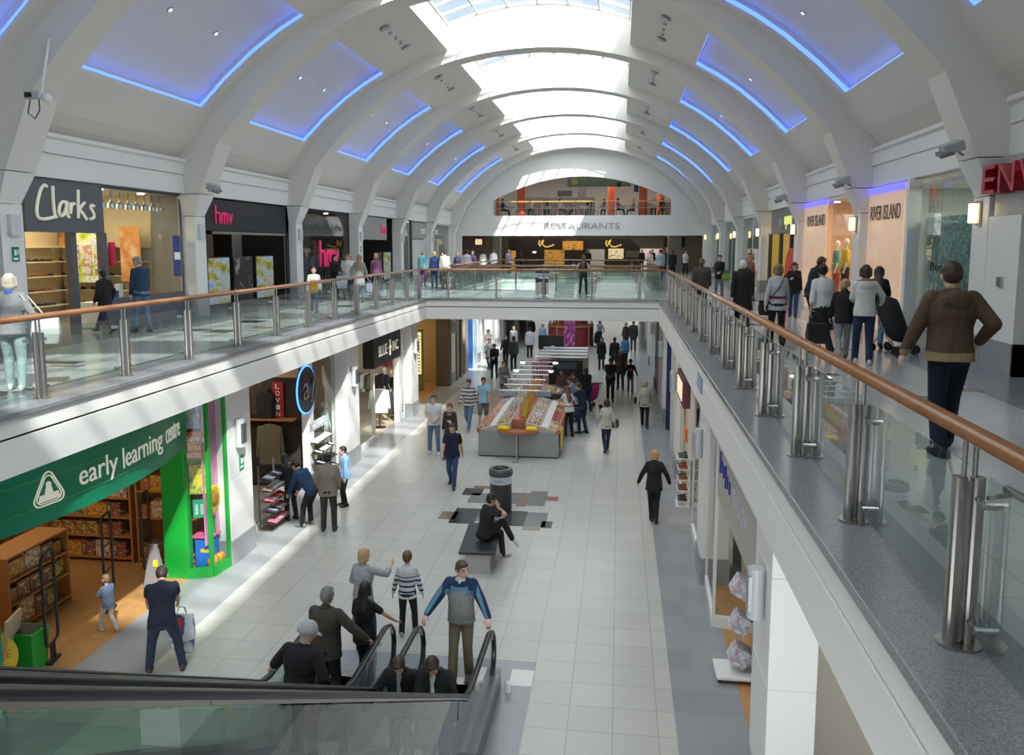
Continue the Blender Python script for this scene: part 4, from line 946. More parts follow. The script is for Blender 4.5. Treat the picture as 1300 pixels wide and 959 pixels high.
promo(23.85,4.6,PS,'blue and yellow poster left of the music shop entrance'); promo(25.5,4.6,PD,'dark portrait poster in the middle of the music shop entrance'); promo(27.15,4.6,PS,'blue and yellow poster right of the dark portrait poster')
tag(MB().box(-13.4,-13.2,23.4,24.1,5.9,6.4).build('small_bust', pic('bust',[(.02,.02,.02),(.5,.35,.25)],5,seed=23)),'small picture of a figure above the left music shop poster','picture')
for k in range(3):
    for j in range(2): o = MB().box(-.02,.02,-.12,.12,-.16,.16).build('album_sleeve', pic('album_%d'%(k+j),[(.3,.1,.05),(.6,.45,.3),(.1,.1,.1)],9,seed=24+k+j)); o.location = (-13.9,25.1+.35*j,5.6+.42*k); tag(o,'small album sleeve on the music shop wall','album sleeve','album sleeves on the music shop wall')
tag(MB().box(F-.06,F,28.45,28.75,4.4,7.8).build('door_post', SB),'black upright at the far end of the music shop entrance','post')
glazing([(F-.08,29.5),(F-.08,35.6)], 4.4, 7.8, SB, 'dark display window of the music shop', base=.1)
e = empty('window_sign',(F,32.8,6.05)); tag(e,'large thin pink letters on the dark music shop window','sign'); hmv(e,0,0,1.05,2.1)
tag(MB().box(F-1.2,F-1.15,29.6,35.5,4.5,7.7).build('window_backing', pic('backing_dark',[(.012,.014,.015),(.03,.035,.035),(.10,.08,.05)],1.2,seed=27)),'dark backing board inside the music shop window','panel')
e = sign('shop_sign','grey sign board with small pink letters at its far end',(F,38.9,7.2),(5.0,.1,1.1),'L',G2); hmv(e,1.9,0,.42,.9)
tag(MB().box(F-.1,F+.02,36.55,36.85,4.4,7.8).build('door_post', SB),'black upright before the grey music shop sign','post')
promo(40.6,4.6,PD,'dark portrait poster under the small pink sign'); promo(42.3,4.6,PS,'blue and yellow poster under the small pink sign')
glazing([(F-.08,43.9),(F-.08,46.2)], 4.4, 7.8, white, 'pale glass beyond the grey sign board')
tag(MB().box(F-.1,F+.02,46.2,46.6,4.4,7.8).build('door_post', SB),'black upright beside the nearer white lettered grey sign','post')
e = sign('shop_sign','mid grey sign with four white letters, the nearer of two',(F,48.4,7.25),(3.4,.1,.9),'L',G2); text('next','lettering',(.02,.9,0),'L',.36,1.2,LETW,.02,e)
tag(MB().box(F-.2,F-.1,46.8,50.2,4.4,6.7).build('shopfront_facade', mat('panel_pale',(.6,.6,.58),.5)),'pale panel under the nearer white lettered grey sign','panel')
e = sign('shop_sign','darker grey sign with four white letters, the farther of two',(F,52.3,7.25),(2.8,.1,.9),'L',mat('sign_grey3',(.16,.16,.165),.5)); text('next','lettering',(.02,.6,0),'L',.36,1.1,LETW,.02,e)
glazing([(F-.08,53.8),(F-.08,57.4)], 4.4, 7.8, white, 'last glass front on the upper left')
mannequin(-12.7,52.6,4.4,-PI/2,mat('cloth_ochre',(.5,.35,.1),.9),cblk,'mannequin in ochre under the farther white lettered grey sign')
# small fittings on the upper left columns
for k, y in enumerate((14.6,21.8,29.0,36.2,43.4,50.6)):
    e = MB().box(0,.09,-.14,.14,-.2,.2).build('wall_light', mat('fitting_pale',(.62,.63,.65),.4), bevel=.01); e.location = (CXV-8.78, y, 6.78); tag(e,'pale square wall fitting on an upper left column','wall light','square fittings on the upper left columns')
def exit_plate(loc, d, label):
    e = empty('exit_sign', loc); tag(e,label,'sign'); s = 1 if d=='L' else -1
    MB().box(min(0,s*.015),max(0,s*.015),-.09,.09,-.14,.14).build('plate', mat('sign_exit_green',(.0,.25,.16),.5), e)
    q = MB(); q.obox((s*.02,-.02,.03),(.006,.06,.11)); q.obox((s*.02,-.02,-.09),(.006,.12,.04)); q.obox((s*.02,.05,.04),(.006,.02,.1)); q.build('symbol', LETW, e)
exit_plate((CXV-8.77,14.62,6.22),'L','green exit sign on the column beside the brush script sign'); exit_plate((-7.59,15.45,2.0),'L','green exit sign on the column beside the toy shop window')
exit_plate((CXV-8.77,36.2,6.2),'L','green exit sign on the column beyond the music shop window')
# security camera on the left
e = empty('security_camera',(-10.3,13.85,9.1)); tag(e,'white security camera hanging from the nearest left rib','security camera')
MB().cyl((0,0,.0),(0,.30,1.0),.025).build('pole', white, e); MB().obox((-.12,-.05,-.05),(.3,.12,.13)).build('housing', mat('cam_grey',(.5,.5,.48),.5), e, bevel=.01); MB().ball((.1,0,-.1),.09).build('dome', white, e, smooth=True)
MB().tube([(-.2,0,0),(-.28,0,-.35),(-.15,0,-.45),(-.05,0,-.3),(-.05,0,0)],.012,6).build('cable', darkgrey, e); MB().obox((-.17,-.12,-.05),(.12,.03,.08)).build('lens', black, e)

# ---- upper right row --------------------------------------------------------
XU = 6.28; XB = 9.4; F = XU-.1
room(XU+.5, XB, ur(1), ur(2), 4.4, 3.4, (.10,.10,.09), 'shop with red letters', 20, (1,.8,.5), None, 2, True)
room(XU, XB, ur(2), ur(3), 4.4, 3.4, (.52,.55,.52), 'corner fashion shop', 110, (1,.92,.82), None, 3)
room(XU, XB, ur(3), ur(4), 4.4, 3.4, (.80,.55,.38), 'second fashion bay', 120, (1,.82,.6), None, 3)
room(XU, XB, ur(4), ur(5), 4.4, 3.4, (.7,.55,.2), 'shop with the green lit sign', 90, (1,.8,.4), None, 3)
for k in (5,6,7): room(XU, XB, ur(k), ur(k+1), 4.4, 3.4, (.40,.46,.44), 'glass fronted bay %s on the right' % ['one','two','three'][k-5], 40, (1,.9,.75), None, 2)
steelp = mat('satin_panel',(.46,.45,.42),.3,.5)
e = empty('shop_sign',(5.93,12.6,7.35)); tag(e,'row of big red block letters on a satin metal box','sign')
MB().box(0,.45,-2.6,1.55,-.50,.42).build('box', steelp, e, bevel=.01)
RED = mat('red_plastic',(.42,.012,.02),.25)
for ch, y, w in (('E',1.30,.44),('N',.70,.52),('V',.05,.52)):
    text(ch,'letter',(-.12,y,.06),'R',.44,w,RED,.11,e)
struct(MB().box(5.92,6.5,13.2,14.3,4.4,6.85).build('wall_right', white)); struct(MB().box(5.9,6.52,13.2,14.3,4.4,4.9).build('baseboard_right', grey_plinth))
tag(MB().box(6.3,6.42,12.98,13.12,4.4,6.85).build('door_frame_post', steel),'steel upright of the glass door under the red letters','post')
glazing([(6.5,12.95),(6.5,9.4)], 4.4, 6.85, steel, 'dark glass doors under the red letters')
tag(MB().box(6.7,6.78,9.5,12.9,4.4,5.1).build('low_screen', mat('amber_panel',(.35,.2,.08),.5)),'amber low panel behind the dark glass doors','panel')
tag(MB().box(5.88,5.92,13.65,13.8,5.75,5.9).build('switch_plate', steel),'small steel plate on the wall beside the red lettered shop','plate')
# curved glass front with mosaic
mos = pic('mosaic_teal',[(.22,.28,.27),(.30,.36,.34),(.40,.47,.45),(.27,.32,.31),(.48,.54,.52)],20,.25,seed=30,blocky=True)
arc = [(6.30+ .20*math.sin(PI*t)*-1, 15.05+3.45*t) for t in [i/8 for i in range(9)]]
glazing(arc, 4.4, 7.65, steelp, 'curved glass shopfront with mosaic behind', gm=glass_mat('glass_green',(.84,.92,.90),1.4), mull=False, fw=.08, base=.15)
q = MB(); a2 = [(x+.10,y) for x,y in arc]
q.loft([[V((x,y,4.55)),V((x+.05,y,4.55)),V((x+.05,y,6.95)),V((x,y,6.95))] for x,y in a2]); tag(q.build('mosaic_screen', mos),'teal mosaic screen behind the curved glass','screen')
e = empty('window_lettering',(5.78,15.9,6.0)); tag(e,'black lettering on the curved glass front','sign'); text('Bench.','lettering',(0.06,0,.0),PI/2*-1+.3,.16,.66,black,.003,e); q = MB(); [q.obox((.08,.22-.16*k,-.5-.05*(k%2)),(.006,.05,.22),rotm(.2*(k%3-1))) for k in range(4)]; q.build('marks', mat('letters_dark',(.03,.05,.06),.5), e)
tag(MB().box(6.05,6.3,18.5,18.68,4.4,7.78).build('pilaster', white),'white post between curved glass and orange fashion front','pillar')
def ri(y0, y1, label, ty, tw):
    e = empty('lit_display',(F-.15,(y0+y1)/2,4.4)); tag(e,label,'display panel'); w = y1-y0
    MB().box(.05,.1,-w/2,w/2,0,3.35).build('panel', pic('peach_panel',[(.72,.44,.28),(.80,.55,.38),(.75,.5,.34)],.8,.35,seed=31,emit=.35), e)
    MB().box(.0,.12,-w/2,w/2,3.2,3.36).build('blue_strip', mat('violet_strip',(.15,.12,.7),.5,emit=1.4,ecol=(.14,.14,.9)), e)
    text('RIVER ISLAND','lettering',(.02,ty,2.75),'R',.34,tw,mat('letters_brown',(.04,.025,.02),.4),.02,e)
    return e
ri(18.9,21.45,'peach lit panel with dark serif letters beside the curved glass',-.08,2.15)
ri(25.7,28.6,'peach lit panel with dark serif letters farther along the right row',-.3,2.3)
glazing([(F+.02,21.35),(F+.02,18.75)],4.4,7.78,white,'glass over the nearer peach panel',mull=False); glazing([(F+.02,28.5),(F+.02,22.3)],4.4,7.78,white,'glass over the farther peach panel')
mannequin(6.75,25.9,4.75,PI/2,mat('cloth_mustard',(.75,.55,.05),.9),cblk,'mannequin in a mustard coat in the fashion window',mat('mannequin_white',(.85,.85,.83),.3),1.85)
mannequin(6.75,26.9,4.75,PI/2,mat('cloth_teal',(.2,.5,.5),.9),mat('cloth_red2',(.4,.08,.05),.9),'mannequin in teal beside the mustard coat',MATS['mannequin_white'],1.8)
tag(MB().box(6.45,7.3,23,27.4,4.4,4.75).build('display_table', mat('table_orange',(.7,.4,.15),.5)),'orange display table between the window mannequins','table')
mannequin(7.0,17.2+2.2,4.4,PI/2,cwht,cwht,'white draped mannequin behind the nearer peach panel',MATS['mannequin_white'],1.7)
e = sign('shop_sign','grey sign with blurred yellow green lit letters',(F,32.4,7.3),(5.6,.1,.95),'R',mat('sign_grey4',(.17,.175,.165),.5))
q = MB(); [q.box(-.03,-.01,-1.3+.36*k,-1.06+.36*k,-.16+.03*(k%2),.16) for k in range(4)]; q.box(-.03,-.01,-.35,-.27,-.32,-.16); q.build('lit_marks', mat('letters_lime',(.7,.75,.2),.5,emit=.8), e); q = MB(); [q.box(-.03,-.01,.3+.3*k,.5+.3*k,-.18,.12) for k in range(3)]; q.build('unlit_marks', mat('letters_unlit',(.4,.38,.34),.5), e)
for k, y in enumerate((35.5,33.2,31.2,29.5)): tag(MB().box(F-.02,F+.1,y-.12,y+.12,4.4,6.85).build('door_post', mat('frame_navy',(.025,.03,.05),.5)), ['farthest','third','second','nearest'][k]+' dark upright under the lime lettered sign','post')
tag(MB().box(6.9,7.0,29.4,31.3,4.5,6.8).build('lit_screen', mat('yellow_lit',(.8,.5,.08),.5,emit=.3)),'yellow lit panel inside the lime lettered shop','panel')
q = MB(); q.cyl((0,0,0),(-.06,0,0),.95,.95,28); o = q.build('round_board', mat('red_orange',(.75,.06,.01),.45)); o.location = (6.0,29.95,5.35); MB().box(-.07,-.061,-.75,.75,-.12,.0).build('band', mat('band_dark',(.3,.02,.02),.5), o); tag(o,'round red orange board beside the peach panel','sign')
for k, (a, b) in enumerate(((36.6,43.0),(43.8,50.2),(51,57.4))):
    glazing([(F,b),(F,(a+b)/2),(F,a)],4.4,7.78,white,'greenish glass front number %s on the upper right' % ['one','two','three'][k],gm=MATS['glass_green'])
tag(MB().box(6.8,6.9,45,49,4.4,7).build('window_backing', mat('back_teal',(.12,.26,.28),.5)),'teal board behind the far right glass front','panel')
# glowing wall lights on the right columns
for k in range(2,9):
    y = ur(k)
    for yy, xx in ((y, CXV+8.78),):
        e = empty('glowing_wall_light',(xx-.02,yy-.0,6.92)); tag(e,'small glowing glass wall light on an upper right column','wall light','glowing wall lights on the right columns')
        MB().box(-.03,.0,-.07,.07,-.2,.2).build('back_plate', steel, e); MB().box(-.15,-.05,-.08,.08,-.16,.16).build('shade', mat('warm_shade',(1,.85,.55),.4,emit=2.2,ecol=(1,.74,.38)), e, bevel=.01)
        MB().box(-.16,-.03,-.09,.09,.16,.175).build('cap', steel, e)
# speakers at the capitals
for k, (x, y, s) in enumerate(((5.25,14.2,-1),(5.3,28.5,-1),(-10.95,21.3,1),(5.4,21.3,-1))):
    e = empty('loudspeaker',(x,y,7.95)); tag(e,['grey horn loudspeaker on the nearest right rib','grey horn loudspeaker on the third right rib','grey horn loudspeaker on the left rib beside the music shop','grey horn loudspeaker on the second right rib'][k],'loudspeaker')
    MB().obox((0,0,0),(.34,.22,.16),rotm(.2,.3*s,0)).build('body', mat('speaker_grey',(.42,.43,.43),.5), e, bevel=.02); MB().obox((s*.12,-.06,-.10),(.22,.2,.05),rotm(.4,.3*s,0)).build('grille', mat('grille_grey',(.2,.2,.2),.5), e); MB().cyl((0,0,0),(-s*.25,.2,-.1),.02).build('bracket', steel_d, e)
# downlights in the vault
for bi, (a, b) in enumerate(BAYS):
    for sgn in (-1, 1):
        side = 'left' if sgn < 0 else 'right'
        for d, z, yy, r, t in ((4.05,12.72,-1.2,.16,1),(4.05,12.72,-.6,.07,0),(4.05,12.72,0,.05,0),(4.05,12.72,.6,.07,0),(4.05,12.72,1.2,.16,1),(6.9,11.1+.25,-1.1,.08,2),(6.9,11.1+.25,.9,.08,2)):
            if bi < 1: continue
            if t == 2: d, z = 6.75, 11.42
            yc = (a+b)/2+yy; ang = math.atan2(*( (0.45,1) if d < 5 else (.85,1)))
            nrm = V((-sgn*math.sin(ang*1.0)*.9, 0, -math.cos(ang))).normalized()
            c = V((CXV+sgn*d, yc, z)) + nrm*(.02 if t != 2 else .03)
            q = MB(); q.cyl(c, c+nrm*.03, r, r*.9, 14); o = q.build('ceiling_spotlight', steel_d if t != 2 else steel)
            q = MB(); q.cyl(c+nrm*.03, c+nrm*.035, r*.6, r*.6, 10); q.build('lens', mat('spot_lens',(.9,.85,.8),.2,emit=(1.5))if t==2 else mat('lens_grey',(.55,.56,.62),.2), o)
            tag(o,'small round spotlight in the %s side of the vault' % side,'ceiling light','spotlights in the %s side of the vault' % side)

# ---- far end: lettering, restaurant level, cafes ------------------------------
text('RESTAURANTS','sign_restaurants',(-2.7,YB-.03,7.72),'B',.42,5.3,mat('letters_grey',(.35,.35,.34),.5),.02)
TEXTS[-1][0].name = 'wall_lettering'; tag(TEXTS[-1][0],'grey capital letters RESTAURANTS on the white end wall','sign')
struct(MB().box(-13,7,YB+.4,80,8.15,8.42).build('floor', mat('rest_floor',(.25,.2,.16),.4))); struct(MB().box(-13,7,79.8,80,4.4,15).build('wall_far', mat('rest_wall',(.75,.75,.74),.7)))
struct(MB().box(-13,7,YB+.4,80,13.6,13.8).build('ceiling', mat('rest_ceil',(.3,.3,.3),.7))); struct(MB().box(-13.2,-13,YB+.3,80,4.4,14).build('wall_left', MATS['rest_wall'])); struct(MB().box(7,7.2,YB+.3,80,4.4,14).build('wall_right', MATS['rest_wall']))
orr = mat('orange_red',(.5,.10,.04),.5)
for k, (x, y, r) in enumerate(((-7.2,60.3,.3),(1.6,60.3,.3),(-8.9,60.0,.12),(-.75,68,.3),(3.2,68,.3))): tag(MB().cyl((x,y,8.42),(x,y,13.6),r,r,18).build('orange_column', orr, smooth=False), ['left','right','thin far left','small middle','small right'][k]+' orange red column in the restaurant window','column')
e = empty('restaurant_rail',(0,YB+.25,8.42)); tag(e,'wooden topped rail across the restaurant window','railing')
MB().box(-9.0,3.5,0,.1,1.0,1.08).build('handrail', mat('rail_orange',(.6,.32,.08),.4), e); MB().box(-9.0,3.5,.03,.06,.55,.58).build('bar', steel, e)
for k in range(12): MB().box(-8.9+1.12*k,-8.87+1.12*k,.03,.07,0,1.0).build('post', steel, e)
MB().box(-9.0,3.5,.04,.05,.05,.98).build('glass_panel', glassw, e)
def bx_(name, label, cat, x0,x1,y0,y1,z0,z1,m): return tag(MB().box(x0,x1,y0,y1,z0,z1).build(name, m), label, cat)
bx_('bulkhead','dark green beam above the restaurant','beam',-4.2,.8,66,66.5,11.0,11.9,mat('bulk_green',(.03,.06,.04),.6)); bx_('wall_screen','dark screen on the white restaurant wall','screen',-5.6,-4.3,74,74.2,10.7,11.2,black)
bx_('kitchen_hood','dark servery block behind the restaurant tables','counter',-8.2,-2.3,72,75,8.42,10.5,mat('servery',(.06,.06,.065),.5)); bx_('dark_column','dark square column in the restaurant','column',-3.6,-2.9,70,70.6,8.42,13.6,darkgrey); bx_('counter_right','low dark counter on the right of the restaurant','counter',1.5,6,70,72,8.42,9.9,mat('servery2',(.12,.09,.07),.5))
bx_('blue_banner','blue hanging banner in the restaurant','banner',1.0,1.35,64,64.05,10.4,11.6,mat('banner_blue',(.03,.09,.3),.6))
for k, (x, z) in enumerate(((-3.6,11.3),(-.15,11.75),(-.15,11.05))):
    q = MB(); q.cyl((0,0,0),(0,.08,0),.26 if k < 2 else .2,.26 if k < 2 else .2,18); o = q.build('round_sign', [mat('disc_lime',(.25,.28,.08),.5),mat('disc_brown',(.18,.05,.03),.5),black][k]); o.location = (x,65,z); MB().cyl((0,.04,.25),(0,.04,1.9),.01).build('cord', black, o); tag(o, ['olive','brown upper','black lower'][k]+' round hanging sign in the restaurant','sign')
# restaurant seating
rc_ = mat('chair_red',(.35,.08,.04),.5)
for k in range(9):
    e = empty('dining_table',(-8.0+1.35*k,60.4+(k%2)*1.2,8.42)); tag(e,'small square table in the restaurant window','table','tables in the restaurant window'); MB().box(-.35,.35,-.35,.35,.72,.75).build('top', mat('table_top',(.4,.25,.15),.5), e); MB().cyl((0,0,0),(0,0,.72),.03).cyl((0,0,0),(0,0,.02),.2,.2,12).build('leg', steel, e)
    for s in (-1,1):
        c = empty('dining_chair',(-8.0+1.35*k+s*.55,60.4+(k%2)*1.2,8.42),s*PI/2); tag(c,'red wooden chair at a restaurant window table','chair','chairs in the restaurant window')
        MB().box(-.2,.2,-.2,.2,.43,.46).build('seat', rc_, c); MB().box(-.2,.2,-.2,-.17,.46,.9).build('backrest', rc_, c)
        for p in ((-.17,-.17),(.17,-.17),(-.17,.17),(.17,.17)): MB().box(p[0]-.015,p[0]+.015,p[1]-.015,p[1]+.015,0,.43).build('leg', steel_d, c)
# cafes at gallery level behind the opening
room_f = mat('cafe_wall',(.40,.39,.35),.7)
struct(MB().box(-13,7,72,72.2,4.4,8.15).build('wall_far', room_f)); struct(MB().box(-13,7,YB+.4,72,8.0,8.15).build('ceiling', mat('cafe_ceiling',(.45,.44,.42),.7)))
gold = mat('gold_script',(.8,.55,.12),.35,emit=.5)
def script(e, x, z, s=1.0):
    q = MB(); q.tube([(x-.3*s,-.03,z+.25*s),(x-.38*s,-.03,z),(x-.3*s,-.03,z-.2*s),(x-.1*s,-.03,z+.22*s),(x-.02*s,-.03,z+.3*s),(x-.12*s,-.03,z),(x+.05*s,-.03,z-.2*s),(x+.3*s,-.03,z-.22*s),(x+.6*s,-.03,z-.12*s)],.05*s,8); q.ball((x+.68*s,-.03,z-.08*s),.07*s); q.build('script', gold, e, smooth=True)
e = empty('cafe_sign',(-6.4,66,6.48)); tag(e,'black canopy sign with gold script on the left of the cafe','sign'); MB().box(-2.5,1.9,0,.3,-.55,.4).build('board', SB, e); script(e,.35,0,1.1)
e = empty('cafe_sign',(-.6,66,6.48)); tag(e,'black canopy sign with gold script in the middle of the cafe','sign'); MB().prism([(-2.8,.4),(1.4,.4),(2.6,-.55),(-2.8,-.55)],'y',0,.3).build('board', SB, e); script(e,-.1,0,1.1)
e = empty('cafe_sign',(4.2,64,6.65)); tag(e,'small dark hanging sign on the right of the cafe','sign'); MB().box(-.9,.7,0,.3,-.45,.35).build('board', SB, e)
bx_('amber_wall','glowing amber timber wall in the cafe','panel',-6.0,-4.4,65.9,66.1,4.8,6.0,pic('amber_glow',[(.25,.1,.02),(.6,.3,.05),(.4,.18,.03)],2,seed=33,emit=.35)); bx_('amber_sculpture','bronze coloured sculpture above the cafe bar','sculpture',-4.5,-2.9,65.3,65.7,6.0,6.7,pic('amber_glow2',[(.2,.08,.02),(.75,.38,.06),(.3,.13,.03)],3,seed=34,emit=.35))
bx_('amber_door','narrow amber doorway at the far left of the cafe','panel',-8.9,-8.5,67.45,67.5,4.4,6.5,mat('amber_flat',(.7,.35,.05),.5,emit=.5)); bx_('menu_board','white menu board in the cafe','board',-2.6,-1.2,65.9,66.0,4.4,6.05,mat('board_white',(.7,.72,.72),.5)); bx_('cafe_counter','dark counter of the cafe','counter',-8.5,4,66.5,67.4,4.4,5.4,mat('cafe_dark',(.03,.028,.025),.4))
bx_('back_bar','dark back bar of the cafe','counter',-9.5,.5,70,70.5,4.4,6.2,mat('cafe_back_m',(.04,.035,.03),.5)); bx_('lit_shelves','cream lit shelves in the cafe','shelving',-.9,.3,65.9,66.0,5.3,6.1,pic('lit_shelf',[(.3,.2,.1),(.85,.7,.45),(.6,.5,.35)],4,seed=35,emit=.5)); bx_('pink_screen','pink and white lit panel in the cafe','panel',1.6,3.3,65.9,66.1,4.4,6.1,pic('pink_lit',[(.7,.1,.15),(.85,.75,.72),(.9,.85,.8)],1.5,seed=36,emit=.4))
bx_('grey_stair','grey sloping stair enclosure in the cafe','stair',3.6,4.6,63,66,4.4,7.9,mat('stair_grey',(.3,.3,.29),.6)); bx_('cafe_pillar','square grey pillar left of the cafe','pillar',-9.6,-9.0,62,62.6,4.4,8.0,mat('pillar_grey',(.32,.31,.29),.6)); bx_('framed_menu','red framed lit menu at the left of the cafe opening','sign',-10.9,-10.1,61.02,61.1,6.3,6.95,mat('menu_red',(.25,.03,.03),.5)); bx_('menu_sheet','lit sheet inside the red menu frame','sign',-10.75,-10.25,61.0,61.02,6.42,6.82,mat('menu_lit',(.9,.8,.45),.5,emit=.7))
struct(MB().box(-12.3,-9.7,61.1,61.3,4.4,8).build('wall_partition', mat('brown_wall',(.14,.09,.06),.6)))
for k, x in enumerate((-7.0,-6.0)):
    for z in (5.75,6.0): tag(MB().box(x,x+.28,66.4,66.5,z,z+.12).build('till_light', mat('cool_glow',(.8,.9,1),.4,emit=3)),'small bright white light over the cafe counter','lamp','small white lights over the cafe counter')
for nm, loc, en, sx, sy, c in (('restaurant_lamp',(-2.8,68,13.3),1500,12,8,(1,.9,.78)),('cafe_lamp',(-2.8,65,7.9),260,12,7,(1,.82,.6))):
    L = bpy.data.lights.new(nm,'AREA'); L.shape='RECTANGLE'; L.size=sx; L.size_y=sy; L.energy=en; L.color=c; o = bpy.data.objects.new(nm,L); COL.objects.link(o); o.location = loc
# ------------------------------------------------------------------ people
def colmat(name, rough, bump=0.0, nscale=40):
    m = bpy.data.materials.new(name); m.use_nodes = True; nt = m.node_tree; b = nt.nodes['Principled BSDF']; b.inputs['Roughness'].default_value = rough
    a = nt.nodes.new('ShaderNodeVertexColor'); a.layer_name = 'Col'; n = nt.nodes.new('ShaderNodeTexNoise'); n.inputs['Scale'].default_value = nscale; n.inputs['Detail'].default_value = 3
    tc = nt.nodes.new('ShaderNodeTexCoord'); nt.links.new(tc.outputs['Object'], n.inputs['Vector'])
    mr = nt.nodes.new('ShaderNodeMapRange'); mr.inputs['To Min'].default_value = .85; mr.inputs['To Max'].default_value = 1.15; nt.links.new(n.outputs['Fac'], mr.inputs['Value'])
    mm = nt.nodes.new('ShaderNodeVectorMath'); mm.operation = 'MULTIPLY'; nt.links.new(a.outputs['Color'], mm.inputs[0]); nt.links.new(mr.outputs[0], mm.inputs[1]); nt.links.new(mm.outputs[0], b.inputs['Base Color'])
    if bump:
        n2 = nt.nodes.new('ShaderNodeTexNoise'); n2.inputs['Scale'].default_value = 9; n2.inputs['Detail'].default_value = 2; nt.links.new(tc.outputs['Object'], n2.inputs['Vector'])
        bp = nt.nodes.new('ShaderNodeBump'); bp.inputs['Strength'].default_value = bump; bp.inputs['Distance'].default_value = .04; nt.links.new(n2.outputs['Fac'], bp.inputs['Height']); nt.links.new(bp.outputs['Normal'], b.inputs['Normal'])
    return m
M_SKIN, M_CLOTH, M_HAIR, M_SHOE = colmat('skin', .5), colmat('cloth', .9, .5), colmat('hair', .55, .3, 70), colmat('shoe_leather', .4)
JOBS = []
def grow(mb, name, m, parent, vox, colf, smooth=3, disp=0):
    me = mb.mesh(name, m, True); o = bpy.data.objects.new(name, me); COL.objects.link(o)
    if parent: o.parent = parent
    r = o.modifiers.new('r','REMESH'); r.mode = 'VOXEL'; r.voxel_size = vox; r.use_smooth_shade = True
    s = o.modifiers.new('s','SMOOTH'); s.factor = .5; s.iterations = smooth
    JOBS.append((o, colf)); return o
def ik(a, b, l1, l2, pole):
    a, b = V(a), V(b); d = b-a; L = min(d.length, (l1+l2)*.999); dn = d.normalized(); x = (l1*l1-l2*l2+L*L)/(2*L); h = math.sqrt(max(0,l1*l1-x*x))
    p = V(pole); p = (p-dn*p.dot(dn)); p = p.normalized() if p.length > 1e-4 else V((0,1,0))
    return a+dn*x+p*h, a+dn*L
SKINS = {'p':(.62,.38,.28),'w':(.68,.44,.34),'t':(.48,.27,.17),'d':(.13,.065,.04),'b':(.30,.16,.09)}
STAND = dict(fl=(-.10,.0), fr=(.10,.03), hl=(-.24,.04,.80), hr=(.24,.04,.80))
POSES = {
 'stand': STAND,
 'walk': dict(fl=(-.08,.30), fr=(.09,-.28,.06), hl=(-.25,-.12,.84), hr=(.25,.22,.86), drop=.04),
 'walk2': dict(fl=(-.08,-.28,.06), fr=(.09,.30), hl=(-.25,.22,.86), hr=(.25,-.12,.84), drop=.04),
 'front': dict(fl=(-.12,.0), fr=(.12,.05), hl=(-.06,.28,1.08), hr=(.07,.26,1.05)),
 'push': dict(fl=(-.08,.22), fr=(.09,-.22,.04), hl=(-.2,.42,1.0), hr=(.2,.42,1.0), drop=.03, lean=8),
 'phone': dict(fl=(-.08,.16), fr=(.09,-.16), hl=(-.22,.0,.82), hr=(.10,.30,1.2), drop=.02, nod=18),
 'pockets': dict(fl=(-.12,.0), fr=(.12,-.02), hl=(-.2,.14,.92), hr=(.2,.14,.92)),
 'reach': dict(fl=(-.1,.05), fr=(.1,-.1), hl=(-.12,.55,1.1), hr=(.22,.25,1.0), lean=16, nod=15),
 'bend': dict(fl=(-.14,.0), fr=(.14,-.06), hl=(-.2,.5,.55), hr=(.16,.45,.62), lean=58, nod=20, drop=.04),
 'sit': dict(fl=(-.12,.46), fr=(.12,.46), hl=(-.18,.36,.68), hr=(.18,.36,.70), seat=.50),
}
